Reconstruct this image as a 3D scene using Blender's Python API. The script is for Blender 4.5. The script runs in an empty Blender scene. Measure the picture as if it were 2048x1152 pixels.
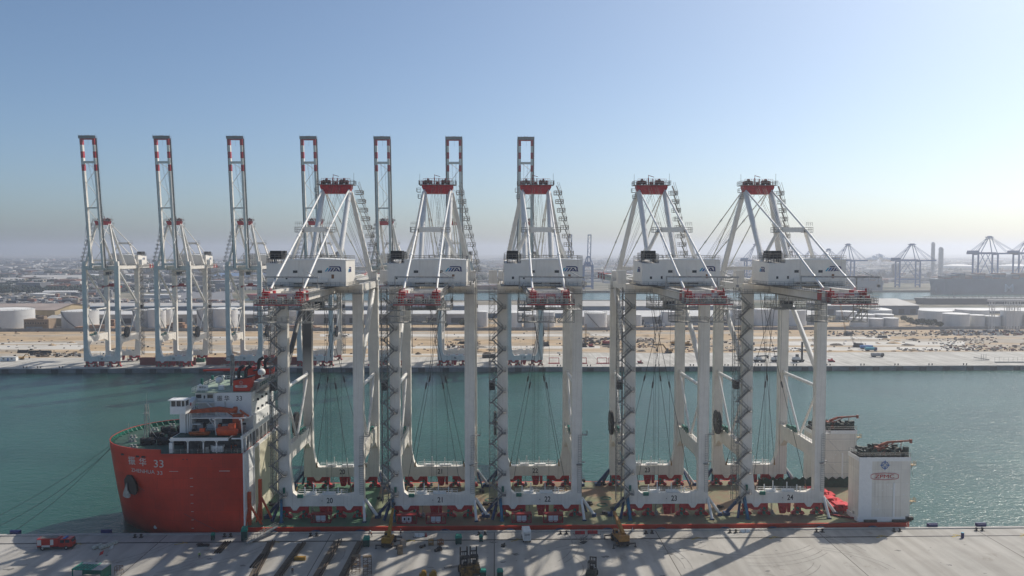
import bpy, math, random
from mathutils import Vector, Matrix
R = math.radians
# ------------------------------------------------------------------ camera, sky, sun, exposure
S = bpy.context.scene
H = 83.3; TH = math.atan(76/1600); PS = math.atan(36/1600); F = 1600.0
cam = bpy.data.cameras.new('camera'); co = bpy.data.objects.new('camera', cam); S.collection.objects.link(co)
cam.sensor_width = 36; cam.lens = F/2048*36; cam.clip_start = 1; cam.clip_end = 60000
co.location = (0, 0, H); co.rotation_euler = (math.pi/2-TH, 0, -PS); S.camera = co
SUN_AZ, SUN_EL = 49, 43
w = bpy.data.worlds.new('World'); S.world = w; w.use_nodes = True
nt = w.node_tree; sk = nt.nodes.new('ShaderNodeTexSky'); sk.sky_type = 'NISHITA'; sk.sun_disc = False
sk.sun_elevation = R(SUN_EL); sk.sun_rotation = R(SUN_AZ); sk.altitude = 0
sk.air_density = 0.7; sk.dust_density = 1.7; sk.ozone_density = 3.0
bg = nt.nodes['Background']; tn = nt.nodes.new('ShaderNodeMix'); tn.data_type = 'RGBA'; tn.blend_type = 'MULTIPLY'; tn.inputs[0].default_value = 1; nt.links.new(sk.outputs[0], tn.inputs[6]); tn.inputs[7].default_value = (.98, 1.05, 1.03, 1); nt.links.new(tn.outputs[2], bg.inputs[0]); bg.inputs[1].default_value = 0.117
sl = bpy.data.lights.new('sun', 'SUN'); so = bpy.data.objects.new('sun', sl); S.collection.objects.link(so)
sl.energy = 4.2; sl.angle = R(0.55); sl.color = (1.0, 0.93, 0.82)
sd = Vector((math.sin(R(SUN_AZ))*math.cos(R(SUN_EL)), math.cos(R(SUN_AZ))*math.cos(R(SUN_EL)), math.sin(R(SUN_EL))))
so.rotation_euler = sd.to_track_quat('Z', 'Y').to_euler(); so.location = (300, 100, 400)
S.view_settings.view_transform = 'Standard'; S.view_settings.look = 'None'
S.view_settings.exposure = 0.0; S.view_settings.gamma = 1.0; S.view_settings.use_curve_mapping = False
S.render.engine = 'CYCLES'; S.cycles.use_denoising = True
S.cycles.max_bounces = 6; S.cycles.diffuse_bounces = 3; S.cycles.glossy_bounces = 2; S.cycles.volume_bounces = 1
S.cycles.caustics_reflective = False; S.cycles.caustics_refractive = False
HAZE = 0.00018

# ------------------------------------------------------------------ pixel -> world (pixels of the 2048 px photograph), used to survey where things stand
fw = Vector((math.sin(PS)*math.cos(TH), math.cos(PS)*math.cos(TH), -math.sin(TH)))
rt = Vector((math.cos(PS), -math.sin(PS), 0)); up = rt.cross(fw)
def ray(px, py): return fw+(px-1024)/F*rt+(576-py)/F*up
def aY(px, py, Y): r = ray(px, py); t = Y/r.y; return (r.x*t, H+r.z*t)
def az(px, py, z=3.2): r = ray(px, py); t = (z-H)/r.z; return (r.x*t, r.y*t)

# ------------------------------------------------------------------ materials
MATS = {}
def mat(name, col, rough=.6, var=.12, scale=.5, metal=0, streak=0, bump=0, spec=.4, col2=None, stretch=(1, 1, 1), detail=6, thr=(.35, .65)):
    if name in MATS: return MATS[name]
    m = bpy.data.materials.new(name); m.use_nodes = True; n = m.node_tree.nodes; L = m.node_tree.links
    b = n['Principled BSDF']; b.inputs['Roughness'].default_value = rough; b.inputs['Metallic'].default_value = metal
    b.inputs['Specular IOR Level'].default_value = spec
    tc = n.new('ShaderNodeTexCoord'); mp = n.new('ShaderNodeMapping'); mp.inputs['Scale'].default_value = stretch
    L.new(tc.outputs['Object'], mp.inputs[0])
    nz = n.new('ShaderNodeTexNoise'); nz.inputs['Scale'].default_value = scale; nz.inputs['Detail'].default_value = detail
    nz.inputs['Roughness'].default_value = .65
    L.new(mp.outputs[0], nz.inputs['Vector'])
    cr = n.new('ShaderNodeValToRGB'); e = cr.color_ramp.elements; e[0].position, e[1].position = thr
    c = Vector(col); d = Vector(col2) if col2 else c*(1-var*2)
    e[0].color = (*d, 1); e[1].color = (*[min(1, x) for x in (c if col2 else c*(1+var*.3))], 1)
    L.new(nz.outputs['Fac'], cr.inputs[0]); out = cr.outputs[0]
    if streak:
        m2 = n.new('ShaderNodeMapping'); m2.inputs['Scale'].default_value = (1.6, 1.6, .06); L.new(tc.outputs['Object'], m2.inputs[0])
        n2 = n.new('ShaderNodeTexNoise'); n2.inputs['Scale'].default_value = 1.0; n2.inputs['Detail'].default_value = 5; L.new(m2.outputs[0], n2.inputs['Vector'])
        c2 = n.new('ShaderNodeValToRGB'); c2.color_ramp.elements[0].position = .52; c2.color_ramp.elements[1].position = .78
        c2.color_ramp.elements[0].color = (0, 0, 0, 1); c2.color_ramp.elements[1].color = (streak, streak, streak, 1)
        L.new(n2.outputs['Fac'], c2.inputs[0])
        mx = n.new('ShaderNodeMix'); mx.data_type = 'RGBA'; L.new(c2.outputs[0], mx.inputs[0]); L.new(out, mx.inputs[6])
        mx.inputs[7].default_value = (c.x*.45, c.y*.36, c.z*.27, 1); out = mx.outputs[2]
    L.new(out, b.inputs['Base Color'])
    if bump:
        bp = n.new('ShaderNodeBump'); bp.inputs['Strength'].default_value = bump; bp.inputs['Distance'].default_value = .3
        L.new(nz.outputs['Fac'], bp.inputs['Height']); L.new(bp.outputs[0], b.inputs['Normal'])
    MATS[name] = m; return m
white = mat('white_paint', (.80, .755, .68), .45, .07, .25, streak=.35)
housew = mat('house_paint', (.82, .78, .71), .5, .04, .4, streak=.22)
tubew = mat('tube_paint', (.78, .76, .72), .35, .06, .5)
red = mat('red_paint', (.52, .018, .025), .45, .2, 1.2)
dred = mat('dull_red_paint', (.33, .022, .025), .5, .22, .8)
galv = mat('galvanised_steel', (.27, .265, .25), .55, .2, 1.5, metal=.2)
lgalv = mat('pale_galvanised_steel', (.42, .41, .38), .5, .2, 1.5)
green = mat('green_paint', (.01, .17, .12), .5, .2, 1)
blue = mat('blue_paint', (.012, .05, .14), .5, .25, .8)
teal = mat('teal_blue_paint', (.02, .15, .27), .5, .25, .8)
black = mat('black_paint', (.018, .018, .02), .5, .2, 1)
dark = mat('dark_machinery', (.045, .045, .045), .6, .5, 1.5)
glass = mat('dark_glass', (.02, .03, .04), .12, .1, 1, spec=.8)
rope = mat('wire_rope', (.06, .06, .065), .5, .1, 1)
yellow = mat('yellow_paint', (.36, .19, .02), .5, .2, 1.2)
orange = mat('orange_paint', (.62, .085, .02), .5, .15, 1)
oyellow = mat('dull_yellow_paint', (.36, .2, .05), .6, .25, 1.2)
navy = mat('navy_paint', (.012, .02, .12), .5, .05, 1); lblue = mat('sky_blue_paint', (.03, .36, .50), .5, .05, 1); mblue = mat('mid_blue_paint', (.015, .13, .40), .5, .05, 1)
brown = mat('rust_brown_paint', (.25, .1, .03), .6, .2, 1)
rubber = mat('rubber', (.02, .02, .02), .8, .2, 1)
hullred = mat('hull_red_paint', (.60, .032, .008), .45, .16, .07, streak=.32)
plainwhite = mat('clean_white_paint', (.78, .78, .76), .5, .03, 1)
cream = mat('cream_paint', (.66, .62, .47), .6, .06, .3, streak=.15)
wood = mat('timber', (.25, .18, .11), .8, .3, 1.5)
numbl = mat('number_black_paint', (.015, .015, .018), .6, .05, 1)

def plating(m, pw, ph, dark_=.8, water=None):
    n = m.node_tree.nodes; L = m.node_tree.links; b = n['Principled BSDF']; o = b.inputs['Base Color'].links[0].from_socket
    tc = n.new('ShaderNodeTexCoord'); sp = n.new('ShaderNodeSeparateXYZ'); cb = n.new('ShaderNodeCombineXYZ'); L.new(tc.outputs['Object'], sp.inputs[0]); ad = n.new('ShaderNodeMath'); L.new(sp.outputs[0], ad.inputs[0]); L.new(sp.outputs[1], ad.inputs[1]); L.new(ad.outputs[0], cb.inputs[0]); L.new(sp.outputs[2], cb.inputs[1])
    br = n.new('ShaderNodeTexBrick'); br.inputs['Scale'].default_value = 1; br.inputs['Brick Width'].default_value = pw; br.inputs['Row Height'].default_value = ph; br.inputs['Mortar Size'].default_value = .05; br.inputs['Mortar Smooth'].default_value = .5
    br.inputs['Color1'].default_value = (1, 1, 1, 1); br.inputs['Color2'].default_value = (.9, .9, .9, 1); br.inputs['Mortar'].default_value = (dark_, dark_, dark_, 1); L.new(cb.outputs[0], br.inputs['Vector'])
    ks = [br.outputs[0]]
    if water is not None:     # weed and scrape stain along the waterline
        z = n.new('ShaderNodeTexNoise'); z.inputs['Scale'].default_value = .25; z.inputs['Detail'].default_value = 7; L.new(tc.outputs['Object'], z.inputs['Vector'])
        s1 = n.new('ShaderNodeMath'); s1.operation = 'MULTIPLY_ADD'; L.new(z.outputs['Fac'], s1.inputs[0]); s1.inputs[1].default_value = -5; L.new(sp.outputs[2], s1.inputs[2])
        mr = n.new('ShaderNodeMapRange'); mr.inputs[1].default_value = -2.2; mr.inputs[2].default_value = water; mr.inputs[3].default_value = .35; mr.inputs[4].default_value = 1; L.new(s1.outputs[0], mr.inputs[0]); ks.append(mr.outputs[0])
    for k in ks:
        x = n.new('ShaderNodeMix'); x.data_type = 'RGBA'; x.blend_type = 'MULTIPLY'; x.inputs[0].default_value = 1; L.new(o, x.inputs[6]); L.new(k, x.inputs[7]); o = x.outputs[2]
    L.new(o, b.inputs['Base Color'])
plating(hullred, 9, 3.1, .70, .9)
# ------------------------------------------------------------------ mesh builder
class MB:
    def __init__(s): s.v = []; s.f = []; s.sm = []; s.mi = []; s.m = 0; s.starts = []
    def _add(s, vs, fs, smooth=False):
        o = len(s.v); s.v += [tuple(v) for v in vs]; s.f += [tuple(i+o for i in f) for f in fs]
        s.sm += [smooth]*len(fs); s.mi += [s.m]*len(fs); return s
    def box(s, x0, x1, y0, y1, z0, z1):
        if x0 > x1: x0, x1 = x1, x0
        if y0 > y1: y0, y1 = y1, y0
        if z0 > z1: z0, z1 = z1, z0
        return s._add([(x0, y0, z0), (x1, y0, z0), (x1, y1, z0), (x0, y1, z0), (x0, y0, z1), (x1, y0, z1), (x1, y1, z1), (x0, y1, z1)],
                      [(0, 3, 2, 1), (4, 5, 6, 7), (0, 1, 5, 4), (1, 2, 6, 5), (2, 3, 7, 6), (3, 0, 4, 7)])
    def rbox(s, cx, cy, z0, sx, sy, sz, a=0):
        c, n = math.cos(a), math.sin(a); p = []
        for z in (z0, z0+sz):
            for dx, dy in ((-1, -1), (1, -1), (1, 1), (-1, 1)):
                x, y = dx*sx/2, dy*sy/2; p.append((cx+x*c-y*n, cy+x*n+y*c, z))
        return s._add(p, [(0, 3, 2, 1), (4, 5, 6, 7), (0, 1, 5, 4), (1, 2, 6, 5), (2, 3, 7, 6), (3, 0, 4, 7)])
    def _fr(s, p0, p1):
        p0, p1 = Vector(p0), Vector(p1); d = (p1-p0).normalized()
        a = Vector((0, 0, 1)) if abs(d.z) < .95 else Vector((0, 1, 0))
        u = d.cross(a).normalized(); v = u.cross(d).normalized(); return p0, p1, u, v
    def beam(s, p0, p1, w, h=None, w1=None, h1=None):
        h = h or w; w1 = w1 or w; h1 = h1 or h
        p0, p1, u, v = s._fr(p0, p1); q = []
        for p, a, b in ((p0, w, h), (p1, w1, h1)):
            q += [p-u*a/2-v*b/2, p+u*a/2-v*b/2, p+u*a/2+v*b/2, p-u*a/2+v*b/2]
        return s._add(q, [(0, 1, 2, 3), (7, 6, 5, 4), (0, 4, 5, 1), (1, 5, 6, 2), (2, 6, 7, 3), (3, 7, 4, 0)])
    def tube(s, p0, p1, r, n=8, r1=None):
        r1 = r if r1 is None else r1
        p0, p1, u, v = s._fr(p0, p1); q = []
        for p, a in ((p0, r), (p1, r1)):
            for i in range(n):
                t = 2*math.pi*i/n; q.append(p+u*a*math.cos(t)+v*a*math.sin(t))
        s._add(q, [(i, i+n, (i+1) % n+n, (i+1) % n) for i in range(n)], True)
        return s._add(q, [tuple(range(n)), tuple(range(2*n-1, n-1, -1))])
    def wire(s, p0, p1, r=.05): return s.tube(p0, p1, r, 3)
    def prism(s, pts, fn, a, b):        # pts 2D; fn(u,v,d)->xyz ; a,b the two depths
        n = len(pts); q = [fn(u, v, a) for u, v in pts]+[fn(u, v, b) for u, v in pts]
        return s._add(q, [tuple(range(n)), tuple(range(2*n-1, n-1, -1))]+[(i, i+n, (i+1) % n+n, (i+1) % n) for i in range(n)])
    def xz(s, pts, y0, y1): return s.prism(pts, lambda u, v, d: (u, d, v), y0, y1)
    def yz(s, pts, x0, x1): return s.prism(pts, lambda u, v, d: (d, u, v), x0, x1)
    def xy(s, pts, z0, z1): return s.prism(pts, lambda u, v, d: (u, v, d), z0, z1)
    def rail(s, pts, h=1.1, step=1.6, r=.045, rails=(1, .55)):
        for a, b in zip(pts, pts[1:]):
            a, b = Vector(a), Vector(b); L = (b-a).length; n = max(1, int(L/step))
            for i in range(n+1):
                p = a.lerp(b, i/n); s.wire(p, p+Vector((0, 0, h)), r)
            for k in rails: s.wire(a+Vector((0, 0, h*k)), b+Vector((0, 0, h*k)), r)
        return s
    def sphere(s, c, rx, ry=None, rz=None, n=12, m=7, z0=-1):
        ry = ry or rx; rz = rz or rx; rings = []
        for j in range(m+1):
            t = math.asin(z0)+(math.pi/2-math.asin(z0))*j/m
            rings.append([(c[0]+rx*math.cos(t)*math.cos(2*math.pi*i/n), c[1]+ry*math.cos(t)*math.sin(2*math.pi*i/n), c[2]+rz*math.sin(t)) for i in range(n)])
        return s.loft(rings, smooth=True)
    def loft(s, rings, caps=True, smooth=False):
        n = len(rings[0]); q = [p for r in rings for p in r]; fs = []
        for j in range(len(rings)-1):
            fs += [(j*n+i, j*n+(i+1) % n, (j+1)*n+(i+1) % n, (j+1)*n+i) for i in range(n)]
        s._add(q, fs, smooth)
        if caps: s._add(rings[0]+rings[-1], [tuple(range(n-1, -1, -1)), tuple(range(n, 2*n))])
        return s
    def text(s, body, fn, size=1.0, thick=.03, sx=1.0, bold=0.0, align='CENTER'):
        cu = bpy.data.curves.new('t', 'FONT'); cu.body = body; cu.size = size; cu.extrude = thick/2; cu.offset = bold
        cu.align_x = align; cu.align_y = 'CENTER'; cu.resolution_u = 3
        o = bpy.data.objects.new('t', cu); S.collection.objects.link(o); dg = bpy.context.evaluated_depsgraph_get()
        me = bpy.data.meshes.new_from_object(o.evaluated_get(dg))
        s._add([fn(v.co.x*sx, v.co.y, v.co.z) for v in me.vertices], [tuple(p.vertices) for p in me.polygons])
        bpy.data.objects.remove(o); bpy.data.curves.remove(cu); bpy.data.meshes.remove(me); return s
    def each(s, name, m, parent=None, every=None):     # every box/tube added is an object of its own
        out = []; st = s.starts+[(len(s.v), len(s.f))]
        for a, b in zip(st, st[1:]):
            k = MB(); k.v = s.v[a[0]:b[0]]; k.f = [tuple(i-a[0] for i in f) for f in s.f[a[1]:b[1]]]; k.sm = s.sm[a[1]:b[1]]; k.mi = s.mi[a[1]:b[1]]; out.append(k.build(name, m, parent))
        return out
    def cut(s): s.starts.append((len(s.v), len(s.f))); return s
    def build(s, name, m, parent=None, off=(0, 0, 0)):
        if parent is not None and 'wl' in ORI.get(parent.name, {}): off = ORI[parent.name]['wl']
        me = bpy.data.meshes.new(name)
        me.from_pydata([(a-off[0], b-off[1], c-off[2]) for a, b, c in s.v], [], s.f)
        me.polygons.foreach_set('use_smooth', s.sm)
        ms = m if isinstance(m, (list, tuple)) else [m]
        for k in ms: me.materials.append(k)
        if len(ms) > 1: me.polygons.foreach_set('material_index', s.mi)
        me.update(); o = bpy.data.objects.new(name, me); S.collection.objects.link(o)
        if parent is not None: o.parent = parent
        else: o.location = off
        ORI[o.name] = {'wl': off}
        return o
ORI = {}
def tag(o, label=None, cat=None, group=None, kind=None):
    if label: o['label'] = label
    if cat: o['category'] = cat
    if group: o['group'] = group
    if kind: o['kind'] = kind
    return o
def empty(name, loc=(0, 0, 0), rz=0, label=None, cat=None, group=None):
    o = bpy.data.objects.new(name, None); S.collection.objects.link(o); o.location = loc; o.rotation_euler[2] = rz
    o.empty_display_size = .5; ORI[o.name] = {'wl': (0, 0, 0)}; return tag(o, label, cat, group)
def wempty(name, loc, *a, **k):          # parts written in world coordinates
    o = empty(name, loc, 0, *a, **k); ORI[o.name] = {'wl': tuple(loc)}; return o
def copy_tree(o, parent=None):
    c = o.copy(); S.collection.objects.link(c)
    if parent is not None: c.parent = parent
    for ch in list(o.children): copy_tree(ch, c)
    return c
def struct(name, mb, m): return tag(mb.build(name, m), kind='structure')
def FY(x, y, z):                          # text facing -y
    return lambda u, v, d: (x+u, y-d, z+v)
def BY(x, y, z):                          # text facing +y
    return lambda u, v, d: (x-u, y+d, z+v)
def PX(x, y, z):                          # facing +x
    return lambda u, v, d: (x+d, y+u, z+v)
def NX(x, y, z):
    return lambda u, v, d: (x-d, y-u, z+v)

# ================================================================== SETTING
WX = 9000
def water_mat():
    m = bpy.data.materials.new('harbour_water'); m.use_nodes = True; n = m.node_tree.nodes; L = m.node_tree.links; b = n['Principled BSDF']
    b.inputs['Roughness'].default_value = .2; b.inputs['IOR'].default_value = 1.333; b.inputs['Specular IOR Level'].default_value = .3
    tc = n.new('ShaderNodeTexCoord')
    a = n.new('ShaderNodeTexNoise'); a.inputs['Scale'].default_value = .018; a.inputs['Detail'].default_value = 5; L.new(tc.outputs['Object'], a.inputs['Vector'])
    cr = n.new('ShaderNodeValToRGB'); cr.color_ramp.elements[0].position = .35; cr.color_ramp.elements[1].position = .7
    cr.color_ramp.elements[0].color = (.012, .062, .046, 1); cr.color_ramp.elements[1].color = (.022, .090, .068, 1)
    L.new(a.outputs['Fac'], cr.inputs[0]); L.new(cr.outputs[0], b.inputs['Base Color'])
    h = None
    for sc, st, rot, det in ((.8, (1, .42, 1), 18, 3), (.2, (1, .4, 1), 35, 4), (2.2, (1, .6, 1), 5, 2)):
        mp = n.new('ShaderNodeMapping'); mp.inputs['Scale'].default_value = (st[0], 1/st[1]*.6, 1); mp.inputs['Rotation'].default_value = (0, 0, R(rot))
        L.new(tc.outputs['Object'], mp.inputs[0])
        z = n.new('ShaderNodeTexNoise'); z.inputs['Scale'].default_value = sc; z.inputs['Detail'].default_value = det; L.new(mp.outputs[0], z.inputs['Vector'])
        mu = n.new('ShaderNodeMath'); mu.operation = 'MULTIPLY'; mu.inputs[1].default_value = {.8: .38, .2: .55, 2.2: .15}[sc]; L.new(z.outputs['Fac'], mu.inputs[0])
        if h is None: h = mu.outputs[0]
        else:
            ad = n.new('ShaderNodeMath'); L.new(h, ad.inputs[0]); L.new(mu.outputs[0], ad.inputs[1]); h = ad.outputs[0]
    bp = n.new('ShaderNodeBump'); bp.inputs['Strength'].default_value = .75; bp.inputs['Distance'].default_value = 1.0
    L.new(h, bp.inputs['Height']); L.new(bp.outputs[0], b.inputs['Normal']); return m
watm = water_mat()
mb = MB(); mb._add([(-WX, -200, 0), (WX, -200, 0), (WX, 15000, 0), (-WX, 15000, 0)], [(0, 1, 2, 3)]); struct('water', mb, watm)

def ground_mat():
    m = bpy.data.materials.new('sandy_ground'); m.use_nodes = True; n = m.node_tree.nodes; L = m.node_tree.links; b = n['Principled BSDF']
    b.inputs['Roughness'].default_value = .95; b.inputs['Specular IOR Level'].default_value = .1
    tc = n.new('ShaderNodeTexCoord')
    def noise(sc, st, det=7, ro=.6):
        mp = n.new('ShaderNodeMapping'); mp.inputs['Scale'].default_value = st; L.new(tc.outputs['Object'], mp.inputs[0])
        z = n.new('ShaderNodeTexNoise'); z.inputs['Scale'].default_value = sc; z.inputs['Detail'].default_value = det; z.inputs['Roughness'].default_value = ro
        L.new(mp.outputs[0], z.inputs['Vector']); return z.outputs['Fac']
    def ramp(f, p0, p1, c0, c1):
        r = n.new('ShaderNodeValToRGB'); r.color_ramp.elements[0].position = p0; r.color_ramp.elements[1].position = p1
        r.color_ramp.elements[0].color = (*c0, 1); r.color_ramp.elements[1].color = (*c1, 1); L.new(f, r.inputs[0]); return r.outputs[0]
    def mix(f, a, c):
        x = n.new('ShaderNodeMix'); x.data_type = 'RGBA'; L.new(f, x.inputs[0]); L.new(a, x.inputs[6]); L.new(c, x.inputs[7]); return x.outputs[2]
    sand = ramp(noise(.03, (1, 2.5, 1)), .35, .68, (.36, .26, .155), (.54, .41, .27))
    grey = ramp(noise(.05, (1, 3, 1)), .3, .7, (.30, .26, .21), (.48, .44, .38))
    c = mix(ramp(noise(.008, (.7, 3.5, 1), 6), .48, .60, (0, 0, 0), (1, 1, 1)), sand, grey)
    dk = ramp(noise(.06, (.45, 3.2, 1), 10, .78), .53, .62, (0, 0, 0), (.85, .85, .85))
    dkc = ramp(noise(.3, (1, 1, 1)), .3, .7, (.09, .075, .055), (.22, .18, .14))
    c = mix(dk, c, dkc)
    # far land: duller fields and settled ground
    sp = n.new('ShaderNodeSeparateXYZ'); L.new(tc.outputs['Object'], sp.inputs[0])
    mr = n.new('ShaderNodeMapRange'); mr.inputs[1].default_value = 860; mr.inputs[2].default_value = 1000; L.new(sp.outputs[1], mr.inputs[0])
    far = mix(ramp(noise(.004, (1, 1.3, 1), 8, .7), .42, .6, (0, 0, 0), (1, 1, 1)), ramp(noise(.02, (1, 2, 1)), .4, .6, (.05, .065, .04), (.13, .13, .09)), ramp(noise(.02, (1, 1, 1)), .4, .6, (.20, .17, .13), (.33, .29, .23)))
    c = mix(mr.outputs[0], c, far)
    L.new(c, b.inputs['Base Color']); return m
gm = ground_mat()
GZ = 3.2
xl = az(455, 600)[0]; xe = 9000
mb = MB()
def slab(x0, x1, y0, y1): mb.box(x0, x1, y0, y1, -1, GZ)
slab(-WX, xe, 560, 1265); slab(-WX, xl, 1265, 1560); slab(-WX, xe, 1560, 15000)
struct('ground', mb, gm)

def conc(name, c0, c1, joint=None, sc=.06, ang=0):
    m = mat(name, c1, .85, .1, sc, col2=c0, thr=(.3, .7), spec=.2, detail=8)
    n = m.node_tree.nodes; L = m.node_tree.links; b = n['Principled BSDF']
    if joint:
        src = b.inputs['Base Color'].links[0].from_socket
        tc = n.new('ShaderNodeTexCoord'); mp = n.new('ShaderNodeMapping'); mp.inputs['Rotation'].default_value = (0, 0, R(ang)); L.new(tc.outputs['Object'], mp.inputs[0])
        br = n.new('ShaderNodeTexBrick'); br.offset = 0; br.inputs['Scale'].default_value = 1; br.inputs['Brick Width'].default_value = joint[0]; br.inputs['Row Height'].default_value = joint[1]
        br.inputs['Mortar Size'].default_value = .14; br.inputs['Mortar Smooth'].default_value = 0.2
        br.inputs['Color1'].default_value = (1, 1, 1, 1); br.inputs['Color2'].default_value = (.90, .90, .89, 1); br.inputs['Mortar'].default_value = (.32, .31, .30, 1)
        L.new(mp.outputs[0], br.inputs['Vector'])
        m2 = n.new('ShaderNodeMapping'); m2.inputs['Scale'].default_value = (.35, .03, 1); m2.inputs['Rotation'].default_value = (0, 0, R(-28)); L.new(tc.outputs['Object'], m2.inputs[0])
        z = n.new('ShaderNodeTexNoise'); z.inputs['Scale'].default_value = 1; z.inputs['Detail'].default_value = 6; L.new(m2.outputs[0], z.inputs['Vector'])
        r = n.new('ShaderNodeValToRGB'); r.color_ramp.elements[0].position = .38; r.color_ramp.elements[1].position = .62; r.color_ramp.elements[0].color = (.80, .79, .78, 1); r.color_ramp.elements[1].color = (1, 1, 1, 1); L.new(z.outputs['Fac'], r.inputs[0])
        z2 = n.new('ShaderNodeTexNoise'); z2.inputs['Scale'].default_value = .11; z2.inputs['Detail'].default_value = 9; z2.inputs['Roughness'].default_value = .7; L.new(tc.outputs['Object'], z2.inputs['Vector'])
        r2 = n.new('ShaderNodeValToRGB'); r2.color_ramp.elements[0].position = .60; r2.color_ramp.elements[1].position = .70; r2.color_ramp.elements[0].color = (1, 1, 1, 1); r2.color_ramp.elements[1].color = (.66, .64, .60, 1); L.new(z2.outputs['Fac'], r2.inputs[0])
        o = src
        for k in (br.outputs[0], r.outputs[0], r2.outputs[0]):
            x = n.new('ShaderNodeMix'); x.data_type = 'RGBA'; x.blend_type = 'MULTIPLY'; x.inputs[0].default_value = 1; L.new(o, x.inputs[6]); L.new(k, x.inputs[7]); o = x.outputs[2]
        L.new(o, b.inputs['Base Color'])
    return m
quaym = conc('quay_concrete', (.36, .345, .315), (.50, .475, .435), (46, 60), ang=0)
apronm = conc('apron_concrete', (.44, .42, .38), (.58, .56, .52), (25, 12))
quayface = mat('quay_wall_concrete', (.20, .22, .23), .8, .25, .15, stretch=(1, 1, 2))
NQ = 224.5
mb = MB(); mb.box(-700, 700, -150, NQ, -1, GZ); struct('quay', mb, quaym)
mb = MB(); mb.box(-700, 700, NQ-.9, NQ+.25, GZ-1.2, GZ+.25)      # coping beam
for i in range(-60, 61): mb.box(i*11.5-.06, i*11.5+.06, NQ-.92, NQ+.27, GZ-1.2, GZ+.26)
struct('quay_edge', mb, mat('coping_concrete', (.42, .40, .37), .8, .12, .3))
# crane rail groove along the quay
mb = MB(); mb.box(-700, 700, NQ-7.0, NQ-6.3, GZ, GZ+.004); mb.box(-700, 700, NQ-6.72, NQ-6.58, GZ+.004, GZ+.05)
tag(mb.build('crane_rail', dark), 'long dark crane rail sunk in the near concrete quay', 'rail')
# yellow marks
mb = MB()
for px in (150, 362, 545, 815, 1030, 1388, 1542, 1755, 1905, 2040):
    x, y = az(px, 1078 - (px-1024)*.0098); mb.rbox(x, y-1.2, GZ+.004, 2.6, .5, .004, .5); mb.rbox(x+1.2, y-.3, GZ+.01, 2.2, .5, .004, -.5)
struct('quay_marking', mb, mat('worn_yellow_marking', (.45, .34, .07), .8, .3, 2))
mb = MB(); random.seed(77)
for i in range(60):
    x, y = az(random.uniform(0, 2048), random.uniform(1080, 1160), GZ); r_ = random.choice((.15, .2, .3, .3, .6, .9)); n_ = 13
    mb._add([(x+r_*1.5*math.cos(2*math.pi*k/n_)*random.uniform(.3, 1.3), y+r_*math.sin(2*math.pi*k/n_)*random.uniform(.3, 1.3), GZ+.004+.0002*i) for k in range(n_)], [tuple(range(n_))])
struct('oil_stain_marks', mb, mat('oil_stain', (.20, .19, .175), .6, .3, 1.0))
mb = MB()
for i in range(16):
    x, y = az(random.uniform(0, 2048), random.uniform(1100, 1160), GZ); a = random.uniform(-.5, .5)+(0 if i % 3 else 1.3); L_ = random.uniform(8, 26)
    for o_ in (0, 1.9):
        for k in range(8):
            t0, t1 = k/8, (k+1)/8; f = lambda t: Vector((x+L_*t*math.cos(a+t*.5)-o_*math.sin(a+t*.5), y+L_*t*math.sin(a+t*.5)+o_*math.cos(a+t*.5), GZ+.018+.0003*i))
            p, q_ = f(t0), f(t1); u = Vector((-(q_-p).y, (q_-p).x, 0)).normalized()*.13; mb._add([p-u, q_-u, q_+u, p+u], [(0, 1, 2, 3)])
struct('tyre_marks', mb, mat('tyre_mark', (.30, .285, .26), .8, .2, .6))
# far quay: apron and wall with fender panels
FQ = 545
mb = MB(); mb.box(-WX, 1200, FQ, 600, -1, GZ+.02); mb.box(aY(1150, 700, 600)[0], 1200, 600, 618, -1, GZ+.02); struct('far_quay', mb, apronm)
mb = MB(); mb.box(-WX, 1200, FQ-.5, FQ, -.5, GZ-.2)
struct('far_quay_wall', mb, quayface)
mb = MB()
for i in range(-30, 60): mb.box(i*16.5-2.2, i*16.5+2.2, FQ-1.2, FQ-.5, -.4, GZ-.4)
tag(mb.build('quay_fender', mat('fender_dark', (.05, .06, .065), .8, .2, 1)), 'row of dark rubber fender panels on the far quay wall', 'fender', kind='stuff')
# tracks / roads on the construction land
roadm = conc('site_road', (.46, .43, .38), (.60, .57, .52), sc=.03)
mb = MB()
def strip(pxa, pxb, ya, yb, z=GZ+.004):
    P = [az(pxa, ya, z), az(pxb, ya, z), az(pxb, yb, z), az(pxa, yb, z)]
    mb._add([(p[0], p[1], z) for p in P[::-1]], [(0, 1, 2, 3)])
strip(-60, 170, 699, 690); strip(-60, 155, 688.5, 686)
strip(180, 560, 706, 702); strip(560, 1180, 711, 707.5); strip(570, 1200, 697, 692); strip(1180, 1240, 672, 667)
strip(1560, 1930, 691, 683); strip(1480, 1950, 701, 694); strip(1480, 1780, 678, 673); strip(240, 520, 676, 673)
strip(640, 1130, 673, 668)
struct('road', mb, roadm)

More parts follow.
